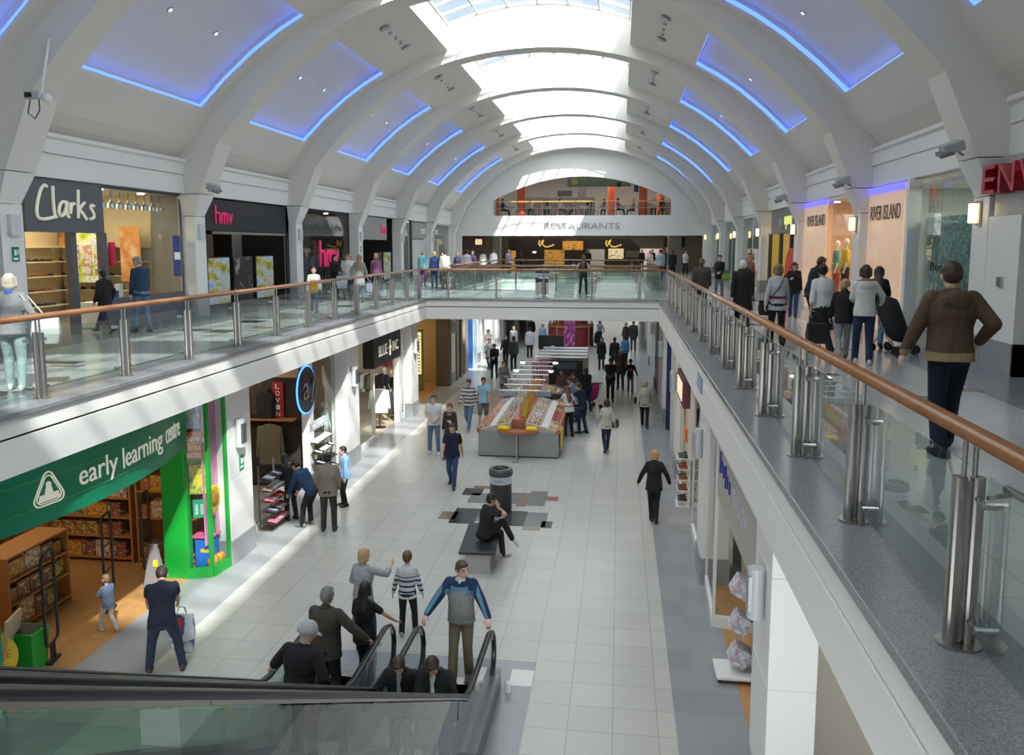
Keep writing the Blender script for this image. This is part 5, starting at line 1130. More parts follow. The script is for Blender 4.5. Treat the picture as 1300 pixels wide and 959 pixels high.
def person(x, y, z, head_to, H=1.72, pose='stand', skin='p', hair=('short',(.06,.035,.02)), top=((.1,.1,.1),'long'), legs=((.03,.05,.12),'trousers'), shoe=(.03,.03,.03), label='', group=None, sex='m', vox=None, stout=1.0, over=None, headyaw=0, extra=None, cat='person'):
    """x, y, z: where the feet stand; head_to: heading in degrees, 0 looks along the mall away from the camera, 180 towards it (counter-clockwise)"""
    P = dict(POSES[pose]) if isinstance(pose, str) else dict(STAND, **pose)
    s = H/1.75; W = stout; fem = sex == 'f'; kid = H < 1.45
    dist = math.hypot(x, y)
    if vox is None: vox = .008 if dist < 13 else (.0115 if dist < 24 else (.015 if dist < 38 else .022))
    lean, nod, drop = math.radians(P.get('lean',2)), math.radians(P.get('nod',4)), P.get('drop',.0)
    pel = V((0, -.02-.32*math.sin(lean)*(1 if lean > .5 else .2), .93-drop))
    if 'seat' in P: pel = V((0, -.02, P['seat']+.10)); lean = math.radians(P.get('lean', -4))
    RL = Matrix.Rotation(-lean, 3, 'X') @ Matrix.Rotation(math.radians(P.get('side',0)),3,'Y') @ Matrix.Rotation(math.radians(P.get('twist',0)),3,'Z')
    sp = lambda a, b, c: pel + RL @ V((a,b,c))
    shw = (.140 if fem else .160)*(1+(W-1)*.6) if not kid else .145
    sh = [sp(-shw,0,.478), sp(shw,0,.478)]
    hipw = .085
    hips = [pel+V((-hipw,0,0)), pel+V((hipw,0,0))]
    neck = sp(0,-.0,.53)
    RH = Matrix.Rotation(math.radians(headyaw),3,'Z') @ Matrix.Rotation(-(lean*.6+nod), 3, 'X'); hs = 1.05 if not kid else 1.16 + (.12 if H < 1.15 else 0)
    hc = neck + RL @ V((0,.005,.05)) + RH @ V((0,.018,.085*hs))+V((0,0,.01))
    hd = lambda a, b, c: hc + RH @ V((a*hs,b*hs,c*hs))
    # feet and knees
    ank = []; kne = []
    for i, k in enumerate(('fl','fr')):
        f = P[k]; t = V((f[0], f[1], .085+(f[2] if len(f) > 2 else 0)))
        kn, an = ik(hips[i], t, .44, .42, V((f[0]*.6,1,0)) if 'seat' not in P else V((f[0]*1.5,.6,1))); kne.append(kn); ank.append(an)
    wr = []; elb = []
    for i, k in enumerate(('hl','hr')):
        t = V(P[k]); pole = V(P.get('pole'+('l' if i == 0 else 'r'), ((-.5 if i == 0 else .5), -.8, -.3)))
        el, w = ik(sh[i], t, .285, .255, pole); elb.append(el); wr.append(w)
    # ---- body
    B = MB()
    def torso(mb, add, z0=-.06, z1=.53, top_r=(.07,.07)):
        bust = .02 if fem else 0; belly = .05*(W-1)*2
        prof = [(-.06,.135+.0,.10),(.0,.155,.115),(.10,.14 if fem else .145,.105+belly),(.22,.125 if fem else .142,.098+belly*1.1),(.34,.148 if fem else .165,.112+bust+belly*.4),(.43,.150 if fem else .170,.105+bust*.5),(.49,.120 if fem else .135,.085),(.53,.075,.065)]
        prof = [(a,b*(1+(W-1)*.8),c*W) for a,b,c in prof]
        rings = []
        for a,b,c in prof:
            if a < z0-.001 or a > z1+.001: continue
            rings.append(mb.ring(sp(0,(.012 if fem and .3<a<.45 else 0)+(.02 if belly and a<.3 else 0),a), RL@V((1,0,0)), RL@V((0,1,0)), b+add, c+add, 14))
        mb.loft(rings)
    torso(B, 0)
    B.cap(neck-RL@V((0,0,.03)), hc-RH@V((0,.01,.03)), .052, .050)
    for i in range(2): B.cap(neck+RL@V((0,-.01,-.015)), sh[i]+RL@V((0,0,.0)), .052, .045)
    # head
    B.ball(hd(0,0,.025), (.074*hs,.092*hs,.098*hs), RH, 14, 10); B.ball(hd(0,.022,-.045), (.056*hs,.066*hs,.062*hs), RH, 12, 8); B.ball(hd(0,.062,-.085),(.026*hs,.022*hs,.022*hs),RH)
    B.cap(hd(0,.088,.018), hd(0,.108,-.022), .011*hs, .016*hs); B.ball(hd(0,.086,-.052),(.026*hs,.012*hs,.010*hs),RH)
    for sx in (-1,1): B.ball(hd(sx*.076,-.002,-.002),(.012*hs,.022*hs,.032*hs),RH); B.ball(hd(sx*.03,.083,.028),(.02*hs,.010*hs,.007*hs),RH)
    aw = (.85 if fem else 1)*(1+(W-1)*.5)
    for i in range(2):
        sd = -1 if i == 0 else 1
        B.ball(sh[i]-RL@V((sd*.02,0,.01)), .055*aw)
        B.cap(sh[i], elb[i], .052*aw, .038*aw, 12); B.cap(elb[i], elb[i].lerp(wr[i],.35), .039*aw, .038*aw, 12); B.cap(elb[i].lerp(wr[i],.3), wr[i], .038*aw, .026*aw, 12)
        # hand
        fd = (wr[i]-elb[i]).normalized(); hand_dir = P.get('hdl' if i == 0 else 'hdr'); 
        if hand_dir: fd = (fd*.4+V(hand_dir)).normalized()
        inn = V(P.get('pnl' if i == 0 else 'pnr', (-sd,0,0))); 
        pn = (inn - fd*inn.dot(fd)); pn = pn.normalized() if pn.length > .05 else fd.orthogonal().normalized(); sdv = fd.cross(pn).normalized(); 
        if sdv.dot(V((0,1,.2))) < 0: sdv = -sdv      # thumb side forward
        hk = .9 if fem else 1.0; hk *= (.8 if kid else 1)
        pc = wr[i]+fd*.05*hk
        B.loft([B.ring(wr[i]+fd*t*hk, sdv, pn, a*hk, b*hk, 10) for t,a,b in ((-.01,.024,.019),(.03,.036,.017),(.075,.041,.014),(.092,.036,.011))])
        curl = P.get('curl', .45)
        fr = max(.0085, vox*.62)
        for q, (o, l) in enumerate(((.028,.070),(.0095,.078),(-.0095,.073),(-.028,.058))):
            b0 = wr[i]+fd*.088*hk+sdv*o*hk*1.08; d1 = (fd*math.cos(curl)+pn*math.sin(curl)).normalized(); d2 = (fd*math.cos(curl*2.3)+pn*math.sin(curl*2.3)).normalized()
            B.cap(b0-d1*.01, b0+d1*l*.55*hk, fr, fr*.93, 7); B.cap(b0+d1*l*.55*hk, b0+d1*l*.55*hk+d2*l*.5*hk, fr*.93, fr*.8, 7)
        tb = wr[i]+fd*.025*hk+sdv*.026*hk; td = (fd*.75+sdv*.75+pn*.35).normalized(); td2 = (fd*.95+sdv*.25+pn*.5).normalized()
        B.cap(tb, tb+td*.04*hk, fr*1.35, fr*1.1, 7); B.cap(tb+td*.04*hk, tb+td*.04*hk+td2*.03*hk, fr*1.1, fr*.9, 7)
    lw = (1.0 if not fem else 1.0)*(1+(W-1)*.5)
    for i in range(2):
        B.cap(hips[i], kne[i], .082*lw, .052*lw, 12); B.cap(kne[i], kne[i].lerp(ank[i],.4), .052*lw, .050*lw, 12); B.cap(kne[i].lerp(ank[i],.35), ank[i], .052*lw, .034, 12)
    lift = []
    fdirs = []
    for i, k in enumerate(('fl','fr')):
        f = P[k]; up = f[2] if len(f) > 2 else 0
        kd = (ank[i]-kne[i]).normalized()
        fdv = V(((-.12 if i == 0 else .12), 1, -min(1.2, up*9))).normalized()
        if 'fd' in P: fdv = V(P['fd']).normalized()
        fdirs.append(fdv)
        B.cap(ank[i]+V((0,-.01,-.03)), ank[i]+fdv*.11+V((0,0,-.060)), .028, .015, 8)
    for k2 in range(len(B.v)): B.v[k2] = tuple(c*s for c in B.v[k2])
    sk = V(SKINS.get(skin, SKINS['p']))
    hc_, RHi, hss = hc*s, RH.transposed(), hs*s
    hcol = V(hair[1]) if hair else V((.1,.06,.04))
    def skinf(p):
        q = RHi @ (p-hc_)/hss
        c = sk
        if q.y > .055 and abs(q.z) < .1:
            for sx in (-.03,.03):
                dx, dz = q.x-sx, q.z-.012
                if dx*dx/(.019**2)+dz*dz/(.010**2) < 1: return V((.05,.035,.03)) if dx*dx < .00009 else V((.55,.5,.47))
                if abs(dx) < .024 and abs(q.z-.037) < .006: return hcol*.6
            if abs(q.x) < .027 and abs(q.z+.052) < .0075: return V((.42,.15,.13)) if skin != 'd' else V((.16,.06,.05))
        if (abs(q.x) > .05 and q.y < .05) : c = sk*.97
        return c
    body = grow(B, 'person', M_SKIN, None, max(vox*.9,.007), skinf, 2)
    body.location = (x,y,z); body.rotation_euler = (0,0,math.radians(head_to)); tag(body, label, cat, group)
    e = body
    def done(mb, name, m, colf, sm=3, v=None):
        for k2 in range(len(mb.v)): mb.v[k2] = tuple(c*s for c in mb.v[k2])
        return grow(mb, name, m, e, v or vox, colf, sm)
    def asf(c):
        if callable(c): return c
        cc = V(c); return lambda p: cc
    # ---- trousers / skirt / shorts
    lc, lk = legs; T = MB(); fl = .018
    torso(T, .014, -.06, .12)
    T.ball(pel+RL@V((0,-.02,-.03)), (.155*(1+(W-1)*.8)+.01,.115*W+.012,.10), RL)
    if lk in ('trousers','wide','jeans'):
        bw = .070 if lk == 'wide' else .058
        for i in range(2):
            T.cap(hips[i], kne[i], .098*lw, .068*lw, 12); T.cap(kne[i], ank[i]+V((0,0,-.02)), .067*lw, bw, 12)
    elif lk in ('shorts','capri'):
        t = .25 if lk == 'shorts' else .55
        for i in range(2):
            T.cap(hips[i], kne[i], .102*lw, .085*lw, 12); T.cap(kne[i], kne[i].lerp(ank[i],t*.5), .084, .078, 12)
    elif lk in ('skirt','longskirt'):
        z0 = .52 if lk == 'skirt' else .12; T.loft([T.ring((0,.0,zz),(1,0,0),(0,1,0),a,b,16) for zz,a,b in ((z0,.24,.22),(.75,.2,.17),(.95-drop,.15,.12))])
    done(T, {'shorts':'shorts','skirt':'skirt','longskirt':'skirt','capri':'trousers'}.get(lk,'trousers'), M_CLOTH, asf(lc))
    # ---- shoes
    for i in range(2):
        S = MB(); a = ank[i]; fdv = fdirs[i]; sdv = fdv.cross(V((0,0,1))).normalized()
        base = a+V((0,0,-.085)); up = sdv.cross(fdv).normalized()
        S.loft([S.ring(base+fdv*t+up*(h*.5+.002), sdv, up, w, h*.5, 12) for t,w,h in ((-.09,.025,.06),(-.072,.038,.095),(-.01,.042,.112),(.05,.046,.09),(.11,.050,.070),(.155,.044,.055),(.185,.024,.035))])
        done(S, 'shoe', M_SHOE, asf(shoe), 1, min(vox,.014))
    # ---- top
    tc, tk = top[0], top[1]; hem = top[2] if len(top) > 2 else -.02
    U = MB(); add = .022 if tk in ('long','short','none') else .034
    torso(U, add, -.06 if hem <= 0 else .1, .53)
    if hem < -.05 and 'seat' not in P:
        U.loft([U.ring(V((pel.x,pel.y*.5,pel.z+a)) if a < 0 else sp(0,0,a),(1,0,0),(0,1,0),b,c,16) for a,b,c in ((hem-.02,.195*(1+(W-1)*.6)+.06*min(1,-hem),.158+.06*min(1,-hem)),(-.05,.185*(1+(W-1)*.8),.148*W),(.12,.16*(1+(W-1)*.8),.125*W))])
    elif 'seat' not in P: U.loft([U.ring(sp(0,0,a),RL@V((1,0,0)),RL@V((0,1,0)),b,c,16) for a,b,c in ((hem-.06,.188*(1+(W-1)*.8),.152*W),(.02,.182*(1+(W-1)*.8),.142*W),(.14,.158*(1+(W-1)*.8),.122*W))])
    U.cap(sp(0,-.005,.46), sp(0,-.002,.535), .085, .060)
    for i in range(2): U.cap(neck+RL@V((0,-.012,-.012)), sh[i]+RL@V((0,0,.004)), .052+ (add-.02)*.5, .050+(add-.02)*.5)
    sl = {'short':'s','none':'n'}.get(tk,'l'); ra = .012 if add < .03 else .020
    for i in range(2):
        if sl == 'n': U.ball(sh[i]-V((0,0,.01)), .05); continue
        sd = -1 if i == 0 else 1
        U.ball(sh[i]-RL@V((sd*.02,0,.01)), .058*aw+ra)
        if sl == 's': U.cap(sh[i], sh[i].lerp(elb[i],.62), .056*aw+ra, .052*aw+ra, 12)
        elif tk == '34': U.cap(sh[i], elb[i], .054*aw+ra, .046*aw+ra, 12); U.cap(elb[i], elb[i].lerp(wr[i],.35), .044*aw+ra, .04*aw+ra, 12)
        else: U.cap(sh[i], elb[i], .054*aw+ra, .044*aw+ra, 12); U.cap(elb[i], wr[i].lerp(elb[i],.06), .044*aw+ra, .032*aw+ra*.8, 12)
    if tk == 'hood': U.ball(sp(0,-.115,.46),(.135,.075,.095),RL); U.cap(sp(-.07,.02,.52),sp(.07,.02,.52),.035,.035)
    if tk in ('coat','hood','jacket'): U.cap(sp(0,-.02,.50), sp(0,-.01,.555), .075, .066)
    scol = top[3] if len(top) > 3 else None
    nm = {'long':'jumper','short':'shirt','none':'vest','34':'cardigan','coat':'coat','jacket':'jacket','hood':'hooded_jacket'}[tk]
    done(U, nm, M_CLOTH, asf(tc))
    # ---- hair
    hk = hair[0] if hair else None
    if hk and hk != 'bald':
        Hh = MB(); hcf = asf(hair[1]); name = 'hair'
        if hk == 'cap_stripe':
            name = 'cap'
            Hh.ball(hd(0,-.005,.05),(.092*hs,.112*hs,.095*hs),RH,16,10); Hh.loft([Hh.ring(hd(0,-.005,a),RH@V((1,0,0)),RH@V((0,1,0)),b*hs,c*hs,18) for a,b,c in ((.0,.096,.118),(.03,.1,.122),(.06,.095,.115))])
            Hh.loft([Hh.ring(hd(0,.10,.012+.0),RH@V((1,0,0)),RH@V((0,1,-.25)).normalized(),.085*hs,.075*hs,16),Hh.ring(hd(0,.10,.024),RH@V((1,0,0)),RH@V((0,1,-.25)).normalized(),.085*hs,.075*hs,16)])
        else:
            Hh.ball(hd(0,-.014,.047),(.083*hs,.094*hs,.088*hs),RH,14,10); Hh.ball(hd(0,-.03,.01),(.080*hs,.078*hs,.085*hs),RH,14,10)
            if hk in ('short','grey'): 
                Hh.ball(hd(0,.045,.085),(.06*hs,.045*hs,.035*hs),RH)
                for sx in (-1,1): Hh.ball(hd(sx*.066,.01,.03),(.02*hs,.03*hs,.05*hs),RH)
            if hk == 'curly':
                rr = random.Random(5)
                for k3 in range(40):
                    a1, a2 = rr.uniform(0,2*PI), rr.uniform(-.35,1.4); Hh.ball(hd(.092*math.cos(a1)*math.cos(a2),-.015+.10*math.sin(a1)*math.cos(a2)*(1 if math.sin(a1) < 0 else .6),.04+.10*math.sin(a2)),.03*hs,n=6,k=5)
            if hk in ('bob','long','bun','pony'):
                for sx in (-1,1): Hh.cap(hd(sx*.07,-.01,.05),hd(sx*.078,.0,-.05 if hk in ('bob','long') else .0),.030*hs,.026*hs)
                Hh.ball(hd(0,.05,.082),(.058*hs,.04*hs,.03*hs),RH)
            if hk == 'bob': Hh.ball(hd(0,-.045,-.045),(.085*hs,.058*hs,.07*hs),RH)
            if hk == 'long':
                Hh.loft([Hh.ring(q,(1,0,0),(0,1,0),a,b,12) for q,a,b in ((hd(0,-.05,.02),.085,.055),(hd(0,-.06,-.08),.092,.05),(sp(0,-.125,.42),.10,.038),(sp(0,-.13,.30),.085,.03),(sp(0,-.125,.22),.05,.02))])
            if hk == 'pony': Hh.cap(hd(0,-.11,.03),hd(0,-.15,-.10),.03,.022); Hh.cap(hd(0,-.15,-.10),hd(0,-.14,-.2),.022,.01)
            if hk == 'bun': Hh.ball(hd(0,-.10,.07),.042*hs)
        h = done(Hh, name, M_HAIR, (hcf if hk != 'cap_stripe' else (lambda p: V((.42,.42,.44)) if (RHi@(p-hc_)).z*80 % 1.6 < .8 else V((.30,.30,.32)))), 2, min(vox,.013))
    if over:      # an extra piece of clothing: (kind, colour)
        O = MB(); kd, oc = over
        if kd == 'scarf': 
            O.cap(sp(-.05,.03,.52),sp(.05,.03,.52),.04,.04); O.cap(sp(-.03,.10,.47),sp(-.04,.145,.2),.035,.035); O.cap(sp(.03,.10,.47),sp(.03,.14,.26),.035,.035); O.cap(sp(0,-.06,.52),sp(0,-.05,.53),.06,.06); nm2='scarf'
        elif kd == 'belt': O.loft([O.ring(sp(0,0,a),(1,0,0),(0,1,0),.178,.145,16) for a in (.10,.15)]); nm2='belt'
        elif kd == 'apron': O.loft([O.ring(sp(0,.125,a),(1,0,0),(0,1,0),b,.03,14) for a,b in ((-.1,.16),(.15,.15),(.36,.13))]); nm2='panel'
        elif kd == 'waist': O.loft([O.ring((0,-.02,.93-drop+a),(1,0,0),(0,1,0),b,c,16) for a,b,c in ((-.42,.2,.17),(0,.185,.155),(.06,.175,.14))]); nm2='tied_jacket'
        elif kd == 'shirt': O.cap(sp(0,.085,.5),sp(0,.135,.30),.045,.03); nm2='shirt_front'
        elif kd == 'collar': O.cap(sp(-.03,.03,.535),sp(.03,.03,.535),.05,.05); O.cap(sp(0,.08,.51),sp(0,.115,.42),.035,.02); nm2='collar'
        elif kd == 'socks': 
            for i in range(2): O.cap(ank[i],ank[i].lerp(kne[i],.2),.045,.047)
            nm2='socks'
        done(O, nm2, M_CLOTH, asf(oc))
    body['_w'] = 0; del body['_w']
    Rb = Matrix.Rotation(math.radians(head_to),3,'Z')
    world = lambda p: V((x,y,z)) + Rb @ (V(p)*s)
    return dict(o=body, hand=[world(wr[0]+(wr[0]-elb[0]).normalized()*.08), world(wr[1]+(wr[1]-elb[1]).normalized()*.08)], sh=[world(p) for p in sh], world=world, sp=sp, s=s)
def bag(kind, loc, rz, m, label, cat='bag', sz=(.32,.1,.36), strap=None, group=None):
    w, t, h = sz; q = MB()
    if kind == 'carrier':
        q.loft([[V((a*w/2,b*t/2,z)) for a,b in ((-k,-kk),(k,-kk),(k,kk),(-k,kk))] for k,kk,z in ((.8,.9,-h-.12),(1,1,-h*.5-.12),(.92,.3,-.12))])
        o = q.build('carrier_bag', m)
        for sy in (-1,1): MB().tube([(-w*.2,sy*t*.12,-.13),(-w*.12,sy*.01,-.02),(0,0,0),(w*.12,sy*.01,-.02),(w*.2,sy*t*.12,-.13)],.006,6).build('handle', m, o)
    else:
        q.loft([[V((a*w/2,b*t/2,z)) for a,b in ((-k,-kk),(k,-kk),(k,kk),(-k,kk))] for k,kk,z in ((.85,.8,-h),(1,1,-h*.6),(.9,.6,0))]); o = q.build('handbag', m, bevel=.015)
        if strap:
            Ri = Matrix.Rotation(-rz,3,'Z'); MB().tube([Ri@(V(p)-V(loc)) for p in strap],.009,6).build('strap', m, o)
        else: MB().tube([(-w*.3,0,-.02),(-w*.2,0,.12),(0,0,.17),(w*.2,0,.12),(w*.3,0,-.02)],.008,6).build('handle', m, o)
    o.location = loc; o.rotation_euler = (0,0,rz); tag(o, label, cat, group); return o
BLK=(.012,.012,.014); NAVY=(.012,.016,.035); DEN=(.035,.065,.14); DEN2=(.11,.18,.28); DDEN=(.02,.03,.07); GRY=(.20,.20,.21); WHT=(.62,.62,.62); CHAR=(.04,.04,.045)
BR=(.045,.025,.015); DK=(.012,.009,.008); BLO=(.42,.28,.13); LBR=(.16,.09,.045); GREYH=(.25,.24,.23); WHH=(.6,.58,.55)
def stripes(a, b, f, z0=0, lo=-9, hi=9):
    a, b = V(a), V(b); return lambda p: (a if (p.z*f+z0) % 1 < .5 else b) if lo < p.z < hi else a
# ================= lower floor and escalators
def cap_face(p): return V(BLK) if not (abs(p.x-.0) < .06 and p.y > .06 and p.z > 1.15) else V((.12,.42,.02))
person(-3.55,8.4,esc_z(8.4),-4,1.76,dict(fl=(-.1,.05),fr=(.1,-.05),hl=(-.60,.30,.88),hr=(.32,.12,.92),lean=12,side=3,nod=14,pnl=(0,0,-1),hdl=(0,.5,0),curl=.35,poll=(-.3,-.6,-.6)),
    'w',('cap_stripe',(.4,.4,.42)),(cap_face,'34',-.1),(BLK,'trousers'),BLK,'man in a grey striped cap and black jacket holding the left escalator handrail',headyaw=-45,stout=1.05)
person(-3.86,10.15,.02,-8,1.80,dict(fl=(-.1,.05),fr=(.1,-.05),hl=(-.26,.1,.85),hr=(.50,.16,1.02),nod=10,hdr=(0,.5,-.2),pnr=(0,0,-1)),'w',('short',(.17,.165,.16)),((.055,.045,.035),'jacket',-.1),(BLK,'trousers'),BLK,'grey haired man in a dark brown jacket at the foot of the left escalator',stout=1.1)
person(-3.52,10.75,.02,-15,1.64,dict(fl=(-.1,.05),fr=(.1,-.05),hl=(-.24,.05,.85),hr=(.34,.34,1.04),nod=6,hdr=(0,.5,0),pnr=(0,0,-1)),'p',('long',DK),(BLK,'short',-.05),(DDEN,'trousers'),BLK,'woman with long black hair in a black tee leaving the left escalator',sex='f')
person(-3.92,11.95,0,-20,1.68,dict(fl=(-.1,.0),fr=(.1,.1),hl=(-.20,.26,1.05),hr=(.26,.42,1.36),nod=0,hdr=(.1,.2,.8)),'w',('bob',BLO),((.30,.31,.33),'34',-.08),(DEN,'trousers'),BLK,'blonde woman in a grey top raising one hand beyond the escalator',sex='f',headyaw=-15)
def kidstripe(p):
    if p.z > 1.20*1.45/1.75*1.06: return V((.02,.03,.12)) if p.y > 0 or p.z > 1.30 else V(WHT)
    return V((.015,.022,.11)) if (p.z*11.5) % 1 < .42 and p.z > .78 else V((.68,.68,.68))
person(-3.36,12.5,0,4,1.44,dict(fl=(-.13,.0),fr=(.14,.06),hl=(-.30,.02,.86),hr=(.30,.02,.86)),'p',('short',(.14,.075,.035)),(kidstripe,'long',-.08),(BLK,'trousers'),(.3,.3,.32),'boy in a navy and white striped jumper beyond the escalators')
def fleece(p):
    ax = abs(p.x)
    if ax > .215: return V((.10,.24,.33)) if .26 < ax and p.z > 1.0 and abs((ax-.26)*.9-(1.42-p.z)*.55) < .03 else V((.012,.03,.085))
    if p.z > 1.40: return V((.012,.03,.085)) if p.z > 1.45 or ax > .13 else V((.10,.24,.33))
    if p.z > 1.33 and ax > .10: return V((.10,.24,.33))
    return V((.30,.29,.28))
person(-2.24,11.35,0,178,1.82,dict(fl=(-.11,.0),fr=(.10,.16),hl=(-.56,.42,.93),hr=(.51,.42,.93),nod=4,hdl=(0,.5,-.3),hdr=(0,.5,-.3),pnl=(0,0,-1),pnr=(0,0,-1),poll=(-.7,-.3,-.5),polr=(.7,-.3,-.5)),'w',('short',(.08,.045,.025)),(fleece,'coat',-.06),((.20,.155,.10),'wide'),(.1,.08,.06),'man in a grey and navy fleece holding both rails of the right escalator',stout=1.1,headyaw=48,over=('collar',(.6,.58,.55)))
person(-2.44,8.75,esc_z(8.75),182,1.58,dict(fl=(-.1,.0),fr=(.1,.05),hl=(-.28,.1,.85),hr=(.50,.2,.90),nod=38,lean=8,pnr=(0,0,-1)),'w',('short',(.05,.03,.018)),(BLK,'jacket',-.08),(DDEN,'trousers'),BLK,'bowed dark haired boy in black, the left of two on the right escalator',over=('shirt',(.35,.38,.42)))
person(-1.98,8.55,esc_z(8.55),176,1.62,dict(fl=(-.1,.0),fr=(.1,.05),hl=(-.26,.12,.88),hr=(.2,.3,.9),nod=40,lean=10),'t',('short',(.03,.018,.012)),(BLK,'jacket',-.08),(BLK,'trousers'),BLK,'bowed dark haired boy in black, the right of two on the right escalator',over=('shirt',(.62,.6,.58)))
r=person(-6.72,10.95,0,28,1.80,dict(fl=(-.22,.02),fr=(.24,-.05),hl=(-.24,.52,.78),hr=(.20,.48,.80),lean=40,nod=30,drop=.05),'p',('short',(.03,.02,.015)),(NAVY,'short',-.05),((.025,.04,.075),'jeans'),(.06,.03,.02),'man in a navy tee and jeans bending forward outside the toy shop',stout=1.1)
bag('carrier',(-6.62,11.30,.86),.3,pic('bag_print',[(.7,.7,.72),(.72,.72,.74),(.05,.06,.25),(.6,.08,.05)],4,seed=40),'white carrier bag with blue and red lettering held by the bending man','carrier bag',(.36,.14,.62))
def toddler(p): return V((.07,.12,.22)) if (p.z*14)%1<.6 else V((.11,.10,.10))
person(-8.33,12.0,0,62,1.0,dict(fl=(-.10,.25),fr=(.1,-.22,.08),hl=(-.1,.34,1.1),hr=(.12,.34,1.12),drop=.05),'w',('short',(.16,.09,.05)),(toddler,'long',-.04),((.52,.47,.38),'wide'),(.5,.48,.45),'toddler in a blue striped jumper and cream trousers at the toy shop doorway',vox=.008)
# seated man with bench
e=empty('bench',(-2.72,15.95,0),.06); tag(e,'black topped bench on pale supports in the middle of the lower floor','bench')
MB().box(-.36,.36,-.85,.85,.40,.47).build('seat', mat('bench_top',(.03,.032,.036),.3), e, bevel=.02)
for yy in (-.62,.62): MB().box(-.24,.24,yy-.13,yy+.13,0,.40).build('leg', mat('bench_leg',(.42,.42,.40),.5), e, bevel=.01)
person(-2.62,15.75,0,-62,1.80,dict(fl=(-.16,.44),fr=(.04,.56,.38),hl=(-.15,.36,.76),hr=(.10,.25,1.28-.16),seat=.50,lean=12,nod=6,hdr=(-.1,-.1,1),polr=(.6,.4,-.8)),'t',('short',DK),(BLK,'short',-.02),(BLK,'trousers'),(.60,.60,.62),'seated man in black resting his chin on his hand on the bench',vox=.0095,stout=1.1)
# litter bin
def litter(x,y,z,label):
    e=empty('litter_bin',(x,y,z)); tag(e,label,'litter bin'); e.scale=(.87,.87,.86)
    MB().lathe([(.29,0),(.305,.02),(.305,.80),(.30,.82)],n=28).build('body', mat('bin_dark',(.03,.032,.036),.4), e, smooth=False)
    MB().lathe([(.310,.80),(.315,.82),(.315,.99),(.310,1.01)],n=28).build('band', mat('bin_band',(.52,.56,.60),.4), e)
    MB().lathe([(.31,1.01),(.335,1.03),(.335,1.15),(.30,1.21),(.22,1.22),(.20,1.16)],n=28).build('lid', mat('bin_lid',(.06,.063,.07),.35), e)
    MB().ball((-.05,.02,1.19),(.14,.1,.06)).ball((.08,-.04,1.18),(.1,.08,.05)).build('liner', black, e, smooth=True)
    for k in range(3): MB().box(-.15+.09*k,-.09+.09*k,-.32,-.313,.87,.94).build('mark', mat('bin_mark',(.25,.33,.45),.5), e)
litter(-2.77,19.1,0,'dark round litter bin with a pale band beside the floor patchwork')
litter(-3.1,33.0,4.4,'dark round litter bin on the bridge')
person(-4.33,20.9,0,182,1.76,'walk','p',('short',(.04,.025,.018)),(NAVY,'short',-.05),(DEN,'jeans'),(.03,.02,.015),'man in a navy polo shirt and jeans walking left of the litter bin',stout=1.08)
person(-5.59,24.2,0,190,1.86,dict(fl=(-.13,.1),fr=(.13,-.05),hl=(-.05,.26,1.02),hr=(.12,.28,1.08)),'w',('short',(.07,.045,.03)),((.62,.62,.64),'short',-.06),(DEN2,'jeans'),(.6,.6,.6),'man in a loose white shirt left of the stall',stout=1.12)
r=person(-5.02,23.9,0,180,1.70,'walk2','w',('bun',(.10,.045,.025)),((.045,.025,.022),'coat',-.25),(BLK,'trousers'),BLK,'woman in a dark coat and cream scarf carrying a yellow bag',sex='f',over=('scarf',(.55,.52,.40)))
bag('carrier',tuple(r['hand'][0]+V((.0,-.12,.08))),.1,mat('bag_yellow',(.75,.72,.28),.6),'pale yellow bag carried by the woman with the cream scarf','bag',(.46,.12,.44))
person(-5.12,27.6,0,172,1.84,'walk','t',('short',DK),(stripes((.60,.59,.56),(.10,.10,.11),8),'long',-.08),(DEN2,'jeans'),(.2,.2,.2),'man in a white and grey striped jumper walking near the opticians',stout=1.05)
r=person(-4.72,28.3,0,176,1.80,'walk2','t',('short',DK),((.28,.50,.62),'short',-.06),((.16,.16,.155),'shorts'),(.3,.3,.3),'man in a light blue tee and grey shorts left of the stall')
bag('carrier',tuple(r['hand'][1]+V((0,0,.05))),.1,pic('bag_red_dot',[(.7,.7,.7),(.72,.72,.72),(.7,.05,.05)],3,seed=41),'white and red carrier bag between the two striped and blue walkers','carrier bag',(.3,.1,.34))
person(-4.62,32.6,0,-150,1.74,dict(fl=(-.1,0),fr=(.12,.1),hl=(-.15,.3,1.0),hr=(.1,.32,1.15)),'w',('short',(.12,.08,.05)),((.26,.27,.29),'long',-.1),((.14,.13,.11),'trousers'),(.1,.1,.1),'man in a grey jumper standing left of the stall lamps')
# right of the stall and the walkway
r=person(-.32,25.1,0,12,1.70,'walk2','p',('bob',(.05,.02,.012)),((.52,.48,.42),'34',-.1),(DDEN,'jeans'),BLK,'woman in a cream top and jeans walking away along the middle of the lower floor',sex='f')
bag('handbag',tuple(r['world']((.24,-.05,1.06))),.2,mat('bag_darkgrey',(.05,.055,.06),.5),'dark shoulder bag of the woman in the cream top','bag',(.28,.12,.26),strap=[r['world']((.20,-.05,1.06)),r['world']((.17,-.08,1.46)),r['world']((.17,.05,1.46)),r['world']((.24,.06,1.06))])
r=person(.95,28.7,0,-4,1.72,'walk','w',('bob',(.36,.28,.20)),((.42,.38,.32),'jacket',-.1),(BLK,'trousers'),BLK,'woman in a beige jacket and black trousers walking away on the right',sex='f')
bag('handbag',tuple(r['world']((-.26,-.02,1.1))),.2,black,'black shoulder bag of the woman in the beige jacket','bag',(.26,.12,.24),strap=[r['world']((-.24,-.02,1.1)),r['world']((-.17,0,1.46)),r['world']((-.24,.06,1.1))])
